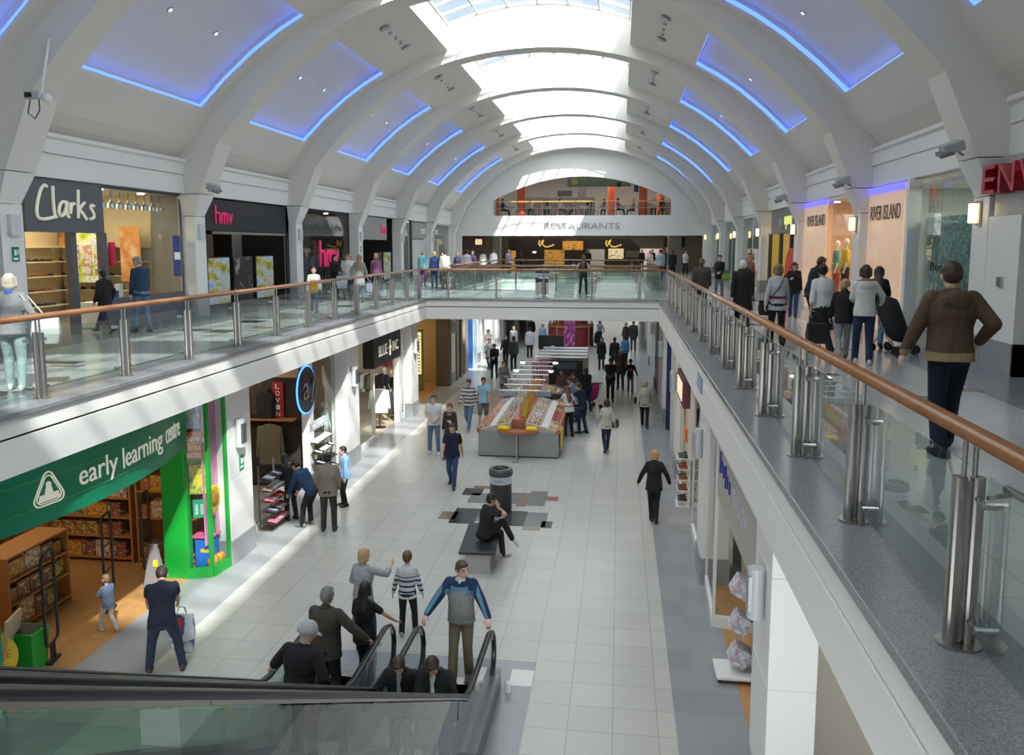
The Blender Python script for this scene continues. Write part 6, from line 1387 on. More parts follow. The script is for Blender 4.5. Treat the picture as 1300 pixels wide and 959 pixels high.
person(.87,18.7,0,0,1.74,dict(fl=(-.04,.05),fr=(.05,-.2,.05),hl=(-.36,.05,.92),hr=(.36,.05,.92),drop=.02),'w',('bob',(.50,.30,.12)),(BLK,'coat',-.12),(BLK,'trousers'),BLK,'blonde woman in a black jacket walking away on the right of the lower floor',sex='f',stout=1.05)
r=person(-1.62,27.0,0,28,1.74,'reach','p',('long',(.12,.06,.035)),((.62,.60,.60),'short',-.03),(BLK,'trousers'),BLK,'woman in a white tee leaning over the right side of the stall',sex='f',over=('belt',(.35,.05,.06)))
bag('handbag',tuple(r['world']((.24,-.06,1.0))),.4,mat('bag_navy',(.015,.02,.05),.5),'navy shoulder bag of the woman in the white tee','bag',(.3,.12,.28),strap=[r['world']((.2,-.05,1.0)),r['world']((.17,.08,1.48)),r['world']((.24,.06,1.0))])
person(-1.18,27.5,0,60,1.80,'reach','w',('short',(.10,.05,.03)),(NAVY,'long',-.1),(DDEN,'trousers'),BLK,'person in a navy top leaning over the stall behind the white tee')
person(-1.55,29.2,0,85,1.72,'reach','t',('short',BR),((.20,.24,.32),'long',-.05),(DDEN,'jeans'),BLK,'person in a grey blue top bending over the right side of the stall')
person(-1.45,30.2,0,95,1.75,'reach','t',('short',DK),((.05,.035,.03),'jacket',-.05),(BLK,'trousers'),BLK,'man in a dark brown jacket browsing behind the grey blue top')
person(-1.18,31.4,0,30,1.72,'push','b',('bun',DK),(BLK,'coat',-.1),(DDEN,'trousers'),BLK,'person in a black coat pushing a pink pushchair beside the stall',sex='f',stout=1.15)
person(-2.15,31.2,0,170,1.66,'front','b',('short',DK),((.10,.05,.04),'long'),(BLK,'trousers'),BLK,'stall keeper in brown at the far end of the stall')
person(-3.1,31.4,0,160,1.66,'front','t',('short',DK),((.16,.08,.07),'long'),(BLK,'trousers'),BLK,'stall keeper in maroon at the far end of the stall')
person(-.30,33.6,0,178,1.80,dict(fl=(-.1,.1),fr=(.1,-.1),hl=(-.05,.24,1.02),hr=(.06,.24,1.0)),'d',('short',DK),(BLK,'short',-.05),(BLK,'trousers'),BLK,'dark skinned man in black clasping his hands on the walkway',stout=1.15)
person(.12,36.4,0,170,1.80,'stand','b',('short',(.35,.3,.26)),((.07,.04,.03),'short',-.08),(CHAR,'trousers'),BLK,'man in a brown shirt behind the man clasping his hands',stout=1.1)
person(.54,35.6,0,188,1.46,dict(fl=(-.1,.1),fr=(.1,-.05),hl=(-.38,.08,.88),hr=(.36,.1,.86)),'d',('curly',DK),(lambda p: V((.5,.12,.01)) if abs(p.x)<.07 and p.y>0 and .98<p.z<1.06 else V(BLK),'long',-.08),((.12,.12,.11),'trousers'),(.1,.1,.1),'child with curly hair in a black jumper with an orange print')
person(-.85,42.0,0,176,1.72,'stand','p',('long',DK),(BLK,'coat',-.35),(BLK,'trousers'),BLK,'woman in a black coat beside the dark cabinet stall',sex='f')
person(-.18,41.0,0,20,1.82,'stand','w',('short',DK),(BLK,'coat',-.2),(DDEN,'trousers'),BLK,'man in a black coat standing with his back turned on the walkway',stout=1.1)
person(.35,43.0,0,10,1.70,'stand','w',('bob',DK),((.05,.18,.36),'long',-.1),(BLK,'trousers'),BLK,'person in a bright blue top beside the man in the black coat')
person(.9,50.0,0,0,1.85,'stand','w',('short',(.08,.07,.06)),((.03,.035,.033),'coat',-.2),(CHAR,'trousers'),BLK,'man in a dark green coat standing far down the walkway',stout=1.1)
person(.45,50.3,0,10,1.70,'stand','w',('bob',BLO),((.06,.03,.03),'coat',-.2),(BLK,'trousers'),BLK,'blonde woman beside the man in the dark green coat',sex='f')
r=person(2.35-.0,50.0,0,5,1.80,'stand','w',('short',BR),(NAVY,'short',-.05),(DDEN,'trousers'),BLK,'man in a navy tee far down the walkway on the right')
bag('carrier',tuple(r['hand'][0]+V((-.1,0,.1))),0,mat('bag_green',(.10,.50,.02),.6),'bright green carrier bag of the man in the navy tee','carrier bag',(.55,.16,.55))
person(2.95,50.5,0,0,1.72,'stand','w',('long',DK),(BLK,'coat',-.2),(BLK,'trousers'),BLK,'person in black between the green bag and the red top',sex='f')
person(3.55,50.2,0,10,1.55,'stand','w',('short',DK),((.25,.03,.04),'long',-.05),(BLK,'trousers'),BLK,'smaller person in a red top far on the right of the walkway')
person(-1.2,52.0,0,200,1.70,'push','w',('bob',BR),((.35,.4,.45),'jacket'),(DEN2,'trousers'),BLK,'person in a pale jacket pushing a pushchair far down the walkway',sex='f')
person(-2.2,53.0,0,180,1.78,'stand','w',('short',DK),(BLK,'coat',-.2),(CHAR,'trousers'),BLK,'dark coated figure beside the round red stall')
person(-6.6,41.5,0,180,1.66,'walk','t',('bob',DK),((.12,.12,.13),'coat',-.2),(DDEN,'trousers'),BLK,'woman in a grey coat left of the stall in the distance',sex='f')
r=person(-7.3,45.5,0,185,1.70,'walk2','w',('bob',BR),((.5,.45,.4),'long'),(BLK,'trousers'),BLK,'woman in a pale top with a green bag at the far left',sex='f')
bag('carrier',tuple(r['hand'][1]+V((-.1,0,.1))),0,mat('bag_dgreen',(.0,.25,.08),.6),'green carrier bag at the far left of the lower floor','carrier bag',(.5,.15,.45))
for k,(x,y,c,h) in enumerate(((-5.9,42.6,BLK,1.72),(-5.3,41.2,CHAR,1.78),(-6.1,47.5,(.5,.5,.52),1.7),(-5.0,46.0,(.55,.56,.6),1.75),(-4.6,49.5,(.3,.4,.55),1.7),(-5.6,52.5,BLK,1.75),(-5.9,38.6,BLK,1.7))):
    person(x,y,0,[180,20,170,10,190,0,180][k],h,['walk','stand','walk2','stand','walk','stand','front'][k],'w',(['short','bob','long','short','bob','short','pony'][k],[DK,BR,BLO,DK,BLO,GREYH,DK][k]),(c,'jacket',-.15),(BLK,'trousers'),BLK,['woman in black by the far left shopfronts','charcoal coated figure by the far left shopfronts','figure in a pale grey top with long hair at the far left','figure in a pale blue shirt behind the stall','figure in a mid blue top behind the stall','grey haired figure in black far behind the stall','figure in black with a ponytail near the pale blue pilaster'][k])
# left shop side
person(-7.52,17.75,0,60,1.62,'bend' if False else dict(fl=(-.1,.05),fr=(.1,-.05),hl=(-.1,.3,.95),hr=(.1,.3,.95),lean=18,nod=25),'t',('long',DK),(BLK,'jacket',-.1),(BLK,'trousers'),BLK,'woman in black with a pale scarf beside the left shoe rack',sex='f',over=('scarf',(.6,.42,.38)))
person(-7.05,17.4,0,72,1.74,dict(fl=(-.12,.0),fr=(.12,-.06),hl=(-.2,.42,.55),hr=(.16,.36,.66),lean=42,nod=20,drop=.03),'p',('short',DK),((.02,.05,.12),'long',-.05),(BLK,'trousers'),(.2,.2,.2),'man in a dark blue jumper bending over the shoe rack',stout=1.08)
person(-6.40,17.15,0,12,1.80,'pockets','p',('short',DK),((.22,.19,.14),'jacket',-.1),((.03,.028,.025),'trousers'),BLK,'man in a khaki brown jacket watching the shoe racks',stout=1.15)
person(-6.62,18.9,0,120,1.52,'stand','p',('short',DK),((.20,.36,.60),'long',-.05),(BLK,'trousers'),BLK,'boy in a light blue shirt behind the man in the khaki jacket')
# pushchairs
def pushchair(x,y,z,rz,c,label,cover=True):
    e=empty('pushchair',(x,y,z),rz); tag(e,label,'pushchair'); fm=mat('pushchair_frame',(.35,.36,.38),.3,.8); cm=mat('pushchair_'+label[:6],c,.8)
    for sx in (-.22,.22):
        MB().tube([(sx,-.42,1.02),(sx,-.30,.95),(sx,.10,.30),(sx,.32,.10)],.014,8).build('frame', fm, e); MB().tube([(sx,.05,.50),(sx,-.28,.10)],.012,8).build('strut', fm, e)
        for yy in (.33,-.28):
            w=MB()
            for d in (-.03,.03): w.cyl((sx+d-.012,yy,.085),(sx+d+.012,yy,.085),.085,.085,16)
            w.build('wheel', black, e)
    MB().tube([(-.22,-.42,1.02),(-.1,-.46,1.05),(.1,-.46,1.05),(.22,-.42,1.02)],.018,8).build('handle', rubber, e)
    q=MB(); q.loft([q.ring((0,yy,zz),(1,0,0),(0,.3,1),a,b,12) for yy,zz,a,b in ((-.22,.95,.20,.10),(-.10,.80,.24,.22),(.02,.55,.24,.24),(.16,.38,.22,.16),(.26,.28,.16,.06))]); q.build('seat_cover', cm, e, smooth=True)
    return e
pushchair(5.05,15.95,4.4,PI+.5,(.008,.008,.009),'black covered pushchair in front of the mosaic shopfront')
pushchair(-.98,32.0,0,.5,(.5,.03,.15),'pink pushchair on the right of the stall')
pushchair(-1.3,51.3,0,.3,(.02,.02,.03),'dark pushchair far down the walkway')
# ================= upper floor
def browncoat(p): return V((.30,.22,.11)) if p.z < 1.0 or (p.z > 1.60 and p.y<.02) else V((.085,.052,.030))
person(3.12,8.2,4.4,0,1.86,dict(fl=(-.08,-.12),fr=(.10,.22),hl=(-.36,.10,.88),hr=(.27,.06,1.02),lean=4,nod=8,poll=(-.9,-.5,0),polr=(.9,-.4,0)),'w',('short',(.045,.025,.015)),(browncoat,'hood',-.02),((.008,.010,.028),'wide'),(.02,.02,.02),'man in a brown hooded jacket walking away nearest on the right gallery',stout=1.12,vox=.0075)
r=person(4.08,14.35,4.4,-5,1.68,dict(fl=(-.1,.12),fr=(.1,-.1),hl=(-.1,.34,1.08),hr=(.35,.32,1.08)),'p',('bob',(.045,.02,.015)),(lambda p: V((.22,.13,.07)) if p.z>1.40 and p.y<0 else V((.62,.61,.58)),'hood',-.02),(DDEN,'jeans'),(.5,.5,.5),'woman in a white hooded top with a brown collar on the right gallery',sex='f',vox=.011)
r=person(3.66,15.5,4.4,8,1.70,'walk','t',('bun',DK),((.62,.62,.62),'34',-.02),(BLK,'wide'),BLK,'woman in a white top with a black jacket tied round her waist',sex='f',over=('waist',BLK))
bag('handbag',(3.42,14.75,5.05),.1,black,'black bag carried low beside the child in grey trousers','bag',(.36,.16,.36))
person(3.86,14.75,4.4,-10,1.46,'walk2','p',('bun',BLO),(BLK,'jacket',-.05),((.30,.32,.34),'trousers'),(.1,.1,.12),'fair haired child in a black top and grey trousers on the right gallery')
person(4.35,19.3,4.4,-70,1.78,'reach','t',('short',BR),(BLK,'jacket',-.1),(CHAR,'trousers'),BLK,'brown haired man in black looking into the fashion window')
person(3.92,16.3,4.4,-15,1.30,'stand','p',('short',BR),(BLK,'long'),((.05,.08,.14),'skirt'),BLK,'small child in black between the two women in white')
person(5.0,16.75,4.4,-20,1.60,dict(fl=(-.1,.05),fr=(.1,-.2,.03),hl=(-.18,.38,1.02),hr=(.2,.38,1.02),lean=5),'w',('long',(.05,.03,.025)),(BLK,'34',-.1),(DEN2,'jeans'),BLK,'woman in black and pale jeans pushing the black pushchair',sex='f')
r=person(4.79,23.5,4.4,165,1.56,'phone','p',('bob',DK),(BLK,'jacket',-.15),(DEN,'jeans'),BLK,'woman in black and blue jeans looking at her phone',sex='f')
bag('carrier',tuple(r['hand'][0]+V((0,0,.05))),0,cwht,'narrow white bag in the hand of the woman with the phone','bag',(.14,.08,.42))
r=person(3.10,16.7,4.4,-3,1.68,'walk','w',('bob',(.20,.13,.07)),((.42,.43,.46),'long',-.12),(BLK,'wide'),BLK,'woman in a pale grey cardigan with a red belt on the right gallery',sex='f',over=('belt',(.16,.015,.03)))
bag('handbag',tuple(r['world']((-.22,.02,.95))),.1,black,'black crossbody bag of the woman in the pale grey cardigan','bag',(.3,.12,.3),strap=[r['world']((-.16,-.12,.98)),r['world']((0,-.17,1.22)),r['world']((.15,-.08,1.50)),r['world']((.1,.12,1.4)),r['world']((-.14,.16,1.0))])
r=person(3.55,24.2,4.4,0,1.62,'walk2','p',('long',DK),(BLK,'coat',-.2),(BLK,'trousers'),BLK,'woman with long black hair in a black coat on the right gallery',sex='f')
person(2.82,19.4,4.4,0,1.70,'walk','w',('short',WHH),((.010,.010,.012),'coat',-.35),(BLK,'trousers'),BLK,'white haired man in a long black coat beside the right balustrade',stout=1.22)
r=person(3.65,31.0,4.4,170,1.64,'front','w',('short',BR),(BLK,'jacket',-.1),((.15,.15,.16),'trousers'),BLK,'woman in a black jacket holding something green by the right balustrade',sex='f')
bag('handbag',(3.85,30.6,5.35),0,mat('bag_lime',(.15,.28,.02),.6),'dark green bag held by the woman in the black jacket','bag',(.32,.14,.26))
person(4.6,30.3,4.4,190,1.70,'walk','t',('bob',BLO),((.25,.15,.12),'jacket'),(DEN,'trousers'),BLK,'fair haired woman behind the white haired man',sex='f')
person(2.35,24.2,4.4,-8,1.66,'walk','w',('short',(.10,.09,.08)),((.045,.042,.035),'jacket',-.1),(CHAR,'trousers'),BLK,'stooping man in an olive jacket just beyond the right balustrade',stout=1.3)
person(2.29,47.3,4.4,5,1.76,'stand','w',('short',BR),((.35,.43,.55),'long',-.05),(DEN,'trousers'),BLK,'man in a light blue shirt near the far right corner of the gallery',stout=1.08)
person(3.1,49.5,4.4,-5,1.70,'stand','w',('short',BR),(BLK,'coat',-.3),(BLK,'trousers'),BLK,'man in a long black coat beside the light blue shirt')
person(4.35,56.0,4.4,185,1.66,'front','w',('bob',DK),((.62,.60,.62),'short',-.05),(BLK,'trousers'),BLK,'woman in a white tee facing the camera at the far right corner',sex='f')
person(1.9,52.5,4.4,150,1.66,'stand','w',('bob',BLO),((.55,.52,.46),'coat',-.1),((.3,.3,.28),'trousers'),BLK,'person in a cream coat left of the light blue shirt',sex='f')
# upper left
r=person(-8.25,10.2,4.4,25,1.62,dict(fl=(-.1,.10),fr=(.1,-.1),hl=(-.22,.12,.95),hr=(.24,.20,1.0)),'w',('bob',(.62,.54,.42)),((.20,.205,.21),'jacket',-.03),((.32,.40,.42),'jeans'),(.6,.6,.6),'pale haired woman in a grey jacket at the nearest left balustrade',sex='f',over=('scarf',(.05,.12,.45)),stout=1.1)
bag('handbag',tuple(r['world']((.42,.12,1.06))),.5,mat('bag_offwhite',(.62,.62,.60),.6),'off white slouchy bag of the pale haired woman','bag',(.36,.22,.36),strap=[r['world']((.36,.1,1.06)),r['world']((.14,-.12,1.46)),r['world']((.2,.12,1.4)),r['world']((.42,.2,1.06))])
person(-12.0+.5,17.1,4.4,78,1.52,dict(fl=(-.08,-.36,.08),fr=(.09,.42),hl=(-.22,.1,.85),hr=(.22,.02,.85),drop=.07),'p',('short',DK),(BLK,'coat',-.15),((.02,.03,.06),'jeans'),BLK,'person in a black jacket striding past the shoe shop entrance')
person(-10.85,17.5,4.4,60,1.76,dict(fl=(-.1,.16),fr=(.1,-.12),hl=(-.2,.1,.86),hr=(.2,.1,.86),nod=22),'w',('short',GREYH),((.012,.045,.085),'long',-.08),(DEN2,'jeans'),BLK,'grey haired man in a petrol blue jumper by the shoe shop window',headyaw=30)
person(-8.65,22.5,4.4,200,1.42,'walk','p',('short',DK),((.62,.60,.55),'long',-.05),(DEN,'jeans'),(.4,.4,.4),'child with a mustard apron over a white top by the left balustrade',over=('apron',(.62,.33,.03)))
r=person(-9.93,29.2,4.4,185,1.70,'front','p',('short',(.08,.04,.03)),((.60,.60,.60),'short',-.03),(DDEN,'jeans'),BLK,'man in a white short sleeved shirt outside the music shop window')
r=person(-10.5,29.4,4.4,-120,1.66,'front','p',('bob',DK),(BLK,'coat',-.2),(BLK,'trousers'),BLK,'woman in a black coat facing the man in the white shirt',sex='f')
bag('carrier',tuple(r['hand'][0]+V((.1,-.2,-.02))),0,mat('bag_paleblue',(.55,.65,.7),.6),'pale blue carrier bag beside the man in the white shirt','carrier bag',(.4,.12,.46))
person(-10.3,30.6,4.4,160,1.66,'stand','w',('bob',BLO),((.55,.45,.42),'jacket'),(BLK,'trousers'),BLK,'fair haired woman behind the black coat outside the music shop',sex='f')
r=person(-8.95,27.6,4.4,8,1.68,dict(fl=(-.1,.08),fr=(.1,-.05),hl=(-.34,.1,.95),hr=(.28,.05,.9)),'p',('long',(.33,.20,.10)),((.24,.245,.255),'coat',-.3),((.10,.14,.2),'trousers'),BLK,'woman with long fair hair in a grey coat by the left balustrade',sex='f')
bag('carrier',tuple(r['hand'][1]+V((.05,0,.0))),0,mat('bag_lilac',(.45,.42,.55),.6),'lilac bag of the woman in the grey coat','carrier bag',(.22,.1,.3))
person(-9.2,30.4,4.4,0,1.68,'stand','p',('bob',LBR),((.12,.04,.10),'long'),(CHAR,'trousers'),BLK,'woman in a plum top behind the long fair hair',sex='f')
G = [(-8.55,37.5,10,1.70,'bob',BLO,(.015,.03,.11),'coat','jeans',DEN,'blonde woman in a royal blue coat in the left gallery group','f'),
 (-9.35,38.5,-10,1.72,'short',LBR,(.10,.28,.30),'jacket','trousers',(.12,.03,.10),'person in a teal top left of the royal blue coat','m'),
 (-8.9,41.0,170,1.70,'bob',DK,(.03,.06,.07),'coat','trousers',BLK,'dark haired woman behind the royal blue coat','f'),
 (-7.95,37.0,-5,1.78,'short',BR,(.60,.58,.52),'long','wide',(.25,.23,.16),'man in a cream shirt and khaki trousers in the left gallery group','m'),
 (-8.1,40.8,175,1.66,'bob',BLO,(.05,.05,.12),'jacket','trousers',BLK,'blonde person between the cream and white shirts','f'),
 (-7.95,42.5,0,1.76,'short',BR,(.66,.67,.70),'long','jeans',DEN,'man in a white shirt in the left gallery group','m'),
 (-8.3,46.2,180,1.68,'bob',LBR,(.10,.05,.13),'long','trousers',BLK,'person in a purple top behind the white shirt','f'),
 (-8.2,49.2,5,1.68,'bun',DK,(.65,.63,.58),'long','trousers',(.5,.5,.48),'woman in a cream top toward the far left corner','f'),
 (-8.0,52.0,0,1.72,'short',DK,(.32,.33,.35),'jacket','trousers',CHAR,'person in a grey jacket toward the far left corner','m'),
 (-7.4,55.0,10,1.70,'bob',LBR,(.10,.10,.12),'jacket','trousers',BLK,'person in a dark waistcoat at the far left corner','f'),
 (-9.6,44.0,190,1.66,'short',DK,(.3,.2,.15),'jacket','trousers',BLK,'person in a tan jacket near the white lettered grey signs','m')]
for (x,y,h,H,hk,hc,tc,tk,lk,lc,lb,sx) in G: person(x,y,4.4,h,H,'stand' if y>36.9 else 'walk','w',(hk,hc),(tc,tk,-.12),(lc,lk),(.1,.08,.07),lb,sex=sx)
person(-1.45,33.35,4.4,-3,1.60,dict(fl=(-.14,.0),fr=(.14,.02),hl=(-.36,.12,.98),hr=(.36,.12,.98)),'p',('long',(.12,.05,.025)),((.02,.022,.03),'none',-.05),(BLK,'trousers'),BLK,'woman in a dark sleeveless top with long hair standing on the bridge',sex='f')
# diners and cafe guests
DC=[(.05,.05,.25),(.30,.33,.28),(.55,.52,.45),(.1,.3,.4),(.5,.5,.5),(.4,.35,.3),(.02,.02,.02),(.5,.5,.55),(.35,.05,.3),(.45,.5,.4),(.6,.58,.55),(.03,.03,.04)]
DN=['navy','sage','cream','teal','pale grey','taupe','black','lavender grey','purple','pale green','off white','charcoal']
for k in range(12):
    person(-8.55+1.05*k+(.45 if k in (1,10) else 0),60.45+(k%2)*.9,8.42-.02,[-90,90,170,10][k%4],1.7,'sit','w' if k%3 else 't',(['short','bob','short','long'][k%4],[DK,BLO,GREYH,BR][k%4]),(DC[k],'long'),(BLK,'trousers'),BLK,'diner in a %s top seated in the restaurant window'%DN[k],sex='fm'[k%2],vox=.028)
for k,(x,c) in enumerate(((1.7,BLK),(2.5,(.05,.03,.05)),(3.4,(.10,.12,.16)),(-2.4,BLK),(-7.6,CHAR))):
    person(x,64.5-k*.3,4.4,[170,-170,180,0,20][k],1.66,'stand','w',('short',DK),(c,'jacket'),(BLK,'trousers'),BLK,['figure in black at the right of the cafe','figure in plum at the right of the cafe','figure in slate at the right of the cafe','figure in black by the white menu board','figure in charcoal at the left of the cafe'][k],vox=.028)
# ------------------------------------------------------------------ jewellery stall in the middle
rnd = random.Random(11)
X0, X1, Y0s, Y1s = -4.22, -1.70, 24.05, 31.0; XC = (X0+X1)/2
stallgrey = mat('stall_grey',(.30,.31,.305),.45); rim = mat('stall_wood',(.42,.13,.05),.4)
e = empty('market_stall',(XC,Y0s,0)); tag(e,'long grey based market stall with sloping trays and a wooden rim','stall')
hw = (X1-X0)/2; L = Y1s-Y0s
MB().box(-hw+.04,-.01,0,L,0.04,.80).build('side_cabinet', stallgrey, e, bevel=.005); MB().box(.01,hw-.04,0,L,.04,.80).build('side_cabinet', stallgrey, e, bevel=.005)
MB().box(-hw+.06,hw-.06,.02,L-.02,0,.04).build('plinth', black, e)
for s in (-1,1): MB().box(min(s*hw,s*(hw-.10)),max(s*hw,s*(hw-.10)),-.03,L+.03,.74,.88).build('wooden_rim', rim, e, bevel=.01)
for s in (-1,1):
    q = MB(); q.prism([(s*(hw-.10),.80),(s*(hw-.10),.84),(s*.22,1.08),(s*.22,.80)],'y',0,L); q.build('sloping_top', mat('stall_velvet',(.50,.40,.33),.7), e)
    MB().obox((s*.80,L/2,.945),(.20,L-.1,.012),Matrix.Rotation(s*.256,3,'Y')).build('glass_strip', mat('white_cards',(.80,.78,.76),.3), e)
MB().box(-.22,.22,.3,L,.8,1.10).build('centre_ridge', rim, e)
q = MB(); N = 16
q.loft([[V((.62*math.cos(PI*i/N+PI), -.05+.34*math.sin(PI*i/N+PI), z)) for i in range(N+1)]+[V((.62,.02,z)),V((-.62,.02,z))] for z in (.80,.87)]); q.build('end_shelf', rim, e, bevel=.005)
MB().cyl((0,-.55,0),(0,-.55,.01),.09).cyl((0,-.30,.0),(0,-.30,.8),.025).build('end_leg', steel, e)
# lamp gantries
for k in range(7):
    y = .35+k*1.02
    g = MB(); g.cyl((-.02,y,1.0),(-.02,y,2.0),.018); 
    g.cyl((-.62,y,2.0),(.62,y,2.0),.018); g.build('lamp_gantry', mat('gantry_steel',(.6,.6,.6),.3,.8), e)
    for s in (-1,1):
        if k in (4,6): MB().ball((s*.62,y,1.97),(.09,.07,.035)).build('lamp', mat('lamp_hot',(1,.95,.85),.4,emit=12,ecol=(1,.9,.75)), e)
        else: MB().cyl((s*.55,y,1.9),(s*.55,y,1.98),.04).build('lamp', steel_d, e)
# upright wooden ridge frames
for k in range(9):
    o = MB().obox((0,0,.17),(.26,.04,.34),rotm(-.25)).build('earring_stand', pic('ridge_gold',[(.45,.22,.04),(.65,.38,.08),(.35,.12,.03),(.75,.5,.2)],14,seed=50)); o.location = (XC+.02*(k%2),Y0s+1.3+.62*k,1.10); tag(o,'golden wood earring stand on the ridge of the stall','earring stand','earring stands on the stall ridge')
TR = [pic('tray_%d'%k, c, 26, .35, seed=60+k, stretch=(1,1,1), blocky=True) for k, c in enumerate([
  [(.55,.35,.25),(.7,.55,.42),(.35,.12,.08),(.8,.72,.6),(.25,.15,.1)], [(.45,.05,.05),(.6,.15,.12),(.7,.5,.4),(.3,.02,.03)], [(.7,.5,.1),(.8,.65,.3),(.4,.2,.05),(.75,.7,.6)],
  [(.25,.35,.08),(.6,.55,.1),(.75,.65,.45),(.5,.2,.05)], [(.72,.68,.62),(.55,.45,.38),(.8,.78,.74),(.4,.3,.28)], [(.6,.25,.08),(.75,.45,.2),(.5,.15,.05),(.8,.65,.5)], [(.4,.42,.5),(.65,.62,.6),(.2,.2,.25),(.75,.7,.68)]])]
bead = {}
for s in (-1,1):
    for r_, (xo, w) in enumerate(((.46,.34),(1.03,.26))):
        for k in range(13):
            m = TR[rnd.randrange(7)]; dx = s*xo; zz = .84+(hw-.10-xo)*.24/(hw-.32)+.012
            R = Matrix.Rotation(s*.256,3,'Y')
            q = MB(); q.obox((0,0,.012),(w,.44,.024))
            for a in range(4):
                for b in range(6): q.obox((-w/2+w*(a+.5)/4,-.2+.4*(b+.5)/6,.034+.004*rnd.random()),(w*.17,.045,.02+.02*rnd.random()))
            o = q.build('jewellery_tray', m); o.location = (XC+dx,Y0s+.42+.5*k,zz); o.rotation_euler = R.to_euler(); tag(o,'tray of small coloured trinkets on the %s slope of the stall'%('left' if s<0 else 'right'),'tray','trinket trays on the %s slope of the stall'%('left' if s<0 else 'right'))
yb = mat('yellow_cloth',(.80,.58,.01),.6)
for k,(x,y,z,lb) in enumerate(((XC-.42,Y0s-.12,.93,'yellow folded bag on the left of the stall end shelf'),(XC+.42,Y0s-.12,.93,'yellow folded bag on the right of the stall end shelf'),(XC+.75,Y0s+5.0,1.05,'yellow folded bag far along the right slope of the stall'))):
    q = MB(); q.loft([[V((a*.17,b*.10,zz)) for a,b in ((-kk,-kk),(kk,-kk),(kk,kk),(-kk,kk))] for kk,zz in ((.95,-.055),(1.05,0),(.8,.05),(.5,.06))]); o = q.build('yellow_bag', yb, smooth=False, bevel=.02); o.location = (x,y,z); o.rotation_euler=(0,0,.2*k-.2); tag(o,lb,'bag')
tag(MB().box(X1-.0,X1+.05,Y0s+.2,Y0s+.7,.25,.85).build('yellow_side_bag', yb, bevel=.02),'yellow bag hanging on the right side of the stall near its front','bag')
q = MB(); q.lathe([(.02,0),(.07,.03),(.09,.1),(.06,.2),(.03,.26),(.05,.3)],n=14); 
for k in range(4): 
    o = q.build('gold_ornament', mat('gold_orn',(.6,.45,.04),.3,.4), smooth=True); o.location = (XC+.12,Y0s+.6+.3*k,.98+.02*k+.1); tag(o,'gold ornament on the near ridge of the stall','ornament','gold ornaments on the stall ridge')
for k,(x,y) in enumerate(((XC-1.35+.4,Y0s+4.9),(XC+.35,Y0s+4.3))): 
    o = MB().box(-.3,.3,-.14,.14,0,.2).build('card_reader_box', mat('greyblue_box',(.28,.34,.38),.5), bevel=.02); o.location = (x,y,1.10 if k else .98); tag(o,['grey blue box on the left slope of the stall','grey blue box on the ridge of the stall'][k],'box')
o = MB().box(-.3,.3,-.15,.15,0,.18).build('black_case', black, bevel=.02); o.location=(XC+.75,Y0s+4.5,1.0); tag(o,'black case beside the yellow bag on the stall','case')
# second stall: dark cabinet with stepped pale trays
e = empty('cabinet_stall',(-2.35,37.2,0)); tag(e,'dark cabinet stall with stepped pale trays behind the market stall','stall')
MB().box(-.75,.75,0,1.6,0,1.15).build('cabinet', mat('cab_black',(.03,.032,.04),.4), e, bevel=.01); MB().box(-.45,.45,-.02,0,.75,1.05).build('screen', mat('cab_screen',(.12,.16,.25),.3), e); MB().box(.76,.95,0,1.9,0,1.25).build('end_panel', mat('cab_olive',(.35,.34,.24),.5), e)
for k in range(4): MB().box(-1.5+.08*k,.9,.25+.6*k,.75+.6*k,1.18+.07*k,1.23+.07*k).build('tray', mat('pale_tray',(.66,.68,.70),.3), e)
MB().box(-1.6,-.8,0,1.4,0,1.0).build('pink_panel', mat('pinkish',(.62,.35,.38),.5), e); MB().box(-1.55,-.3,2.6,2.7,1.3,2.0).build('monitor', black, e); MB().box(-.9,-.75,2.4,2.5,0,1.5).build('post', white, e)
# third stall: round red stall with timber arches
e = empty('round_stall',(-3.05,52.5,0)); tag(e,'round red and timber stall with purple banners far down the lower floor','stall')
MB().lathe([(1.35,0),(1.4,.05),(1.4,1.15),(1.36,1.2)],n=24).build('drum', pic('drum_red',[(.20,.02,.03),(.35,.04,.06),(.25,.03,.05)],3,seed=70), e); MB().lathe([(1.36,1.2),(1.46,1.22),(1.46,1.32),(1.3,1.36)],n=24).build('rim', mat('timber_gold',(.5,.28,.1),.5), e)
for k in range(8):
    a = PI*k/4+.2; MB().tube([(1.42*math.cos(a),1.42*math.sin(a),0),(1.42*math.cos(a),1.42*math.sin(a),1.3),(1.0*math.cos(a),1.0*math.sin(a),2.3),(.3*math.cos(a),.3*math.sin(a),3.0)],.06,6).build('arch', MATS['timber_gold'], e)
MB().box(-.35,.35,-1.47,-1.43,.1,2.5).build('banner', pic('banner_purple',[(.25,.02,.15),(.45,.05,.25),(.7,.6,.65)],5,seed=71), e); MB().lathe([(1.0,1.36),(.9,2.1),(.3,2.9)],n=16).build('goods', pic('goods_red',[(.3,.02,.03),(.5,.1,.08),(.2,.03,.05)],6,seed=72), e)
# fallen paper on the floor
tag(MB().box(-.05,.05,-.03,.03,0,.004).build('paper_scrap', cwht),'tiny white paper scrap on the pale floor near the escalators','paper').location=(-4.95,12.2,.001)
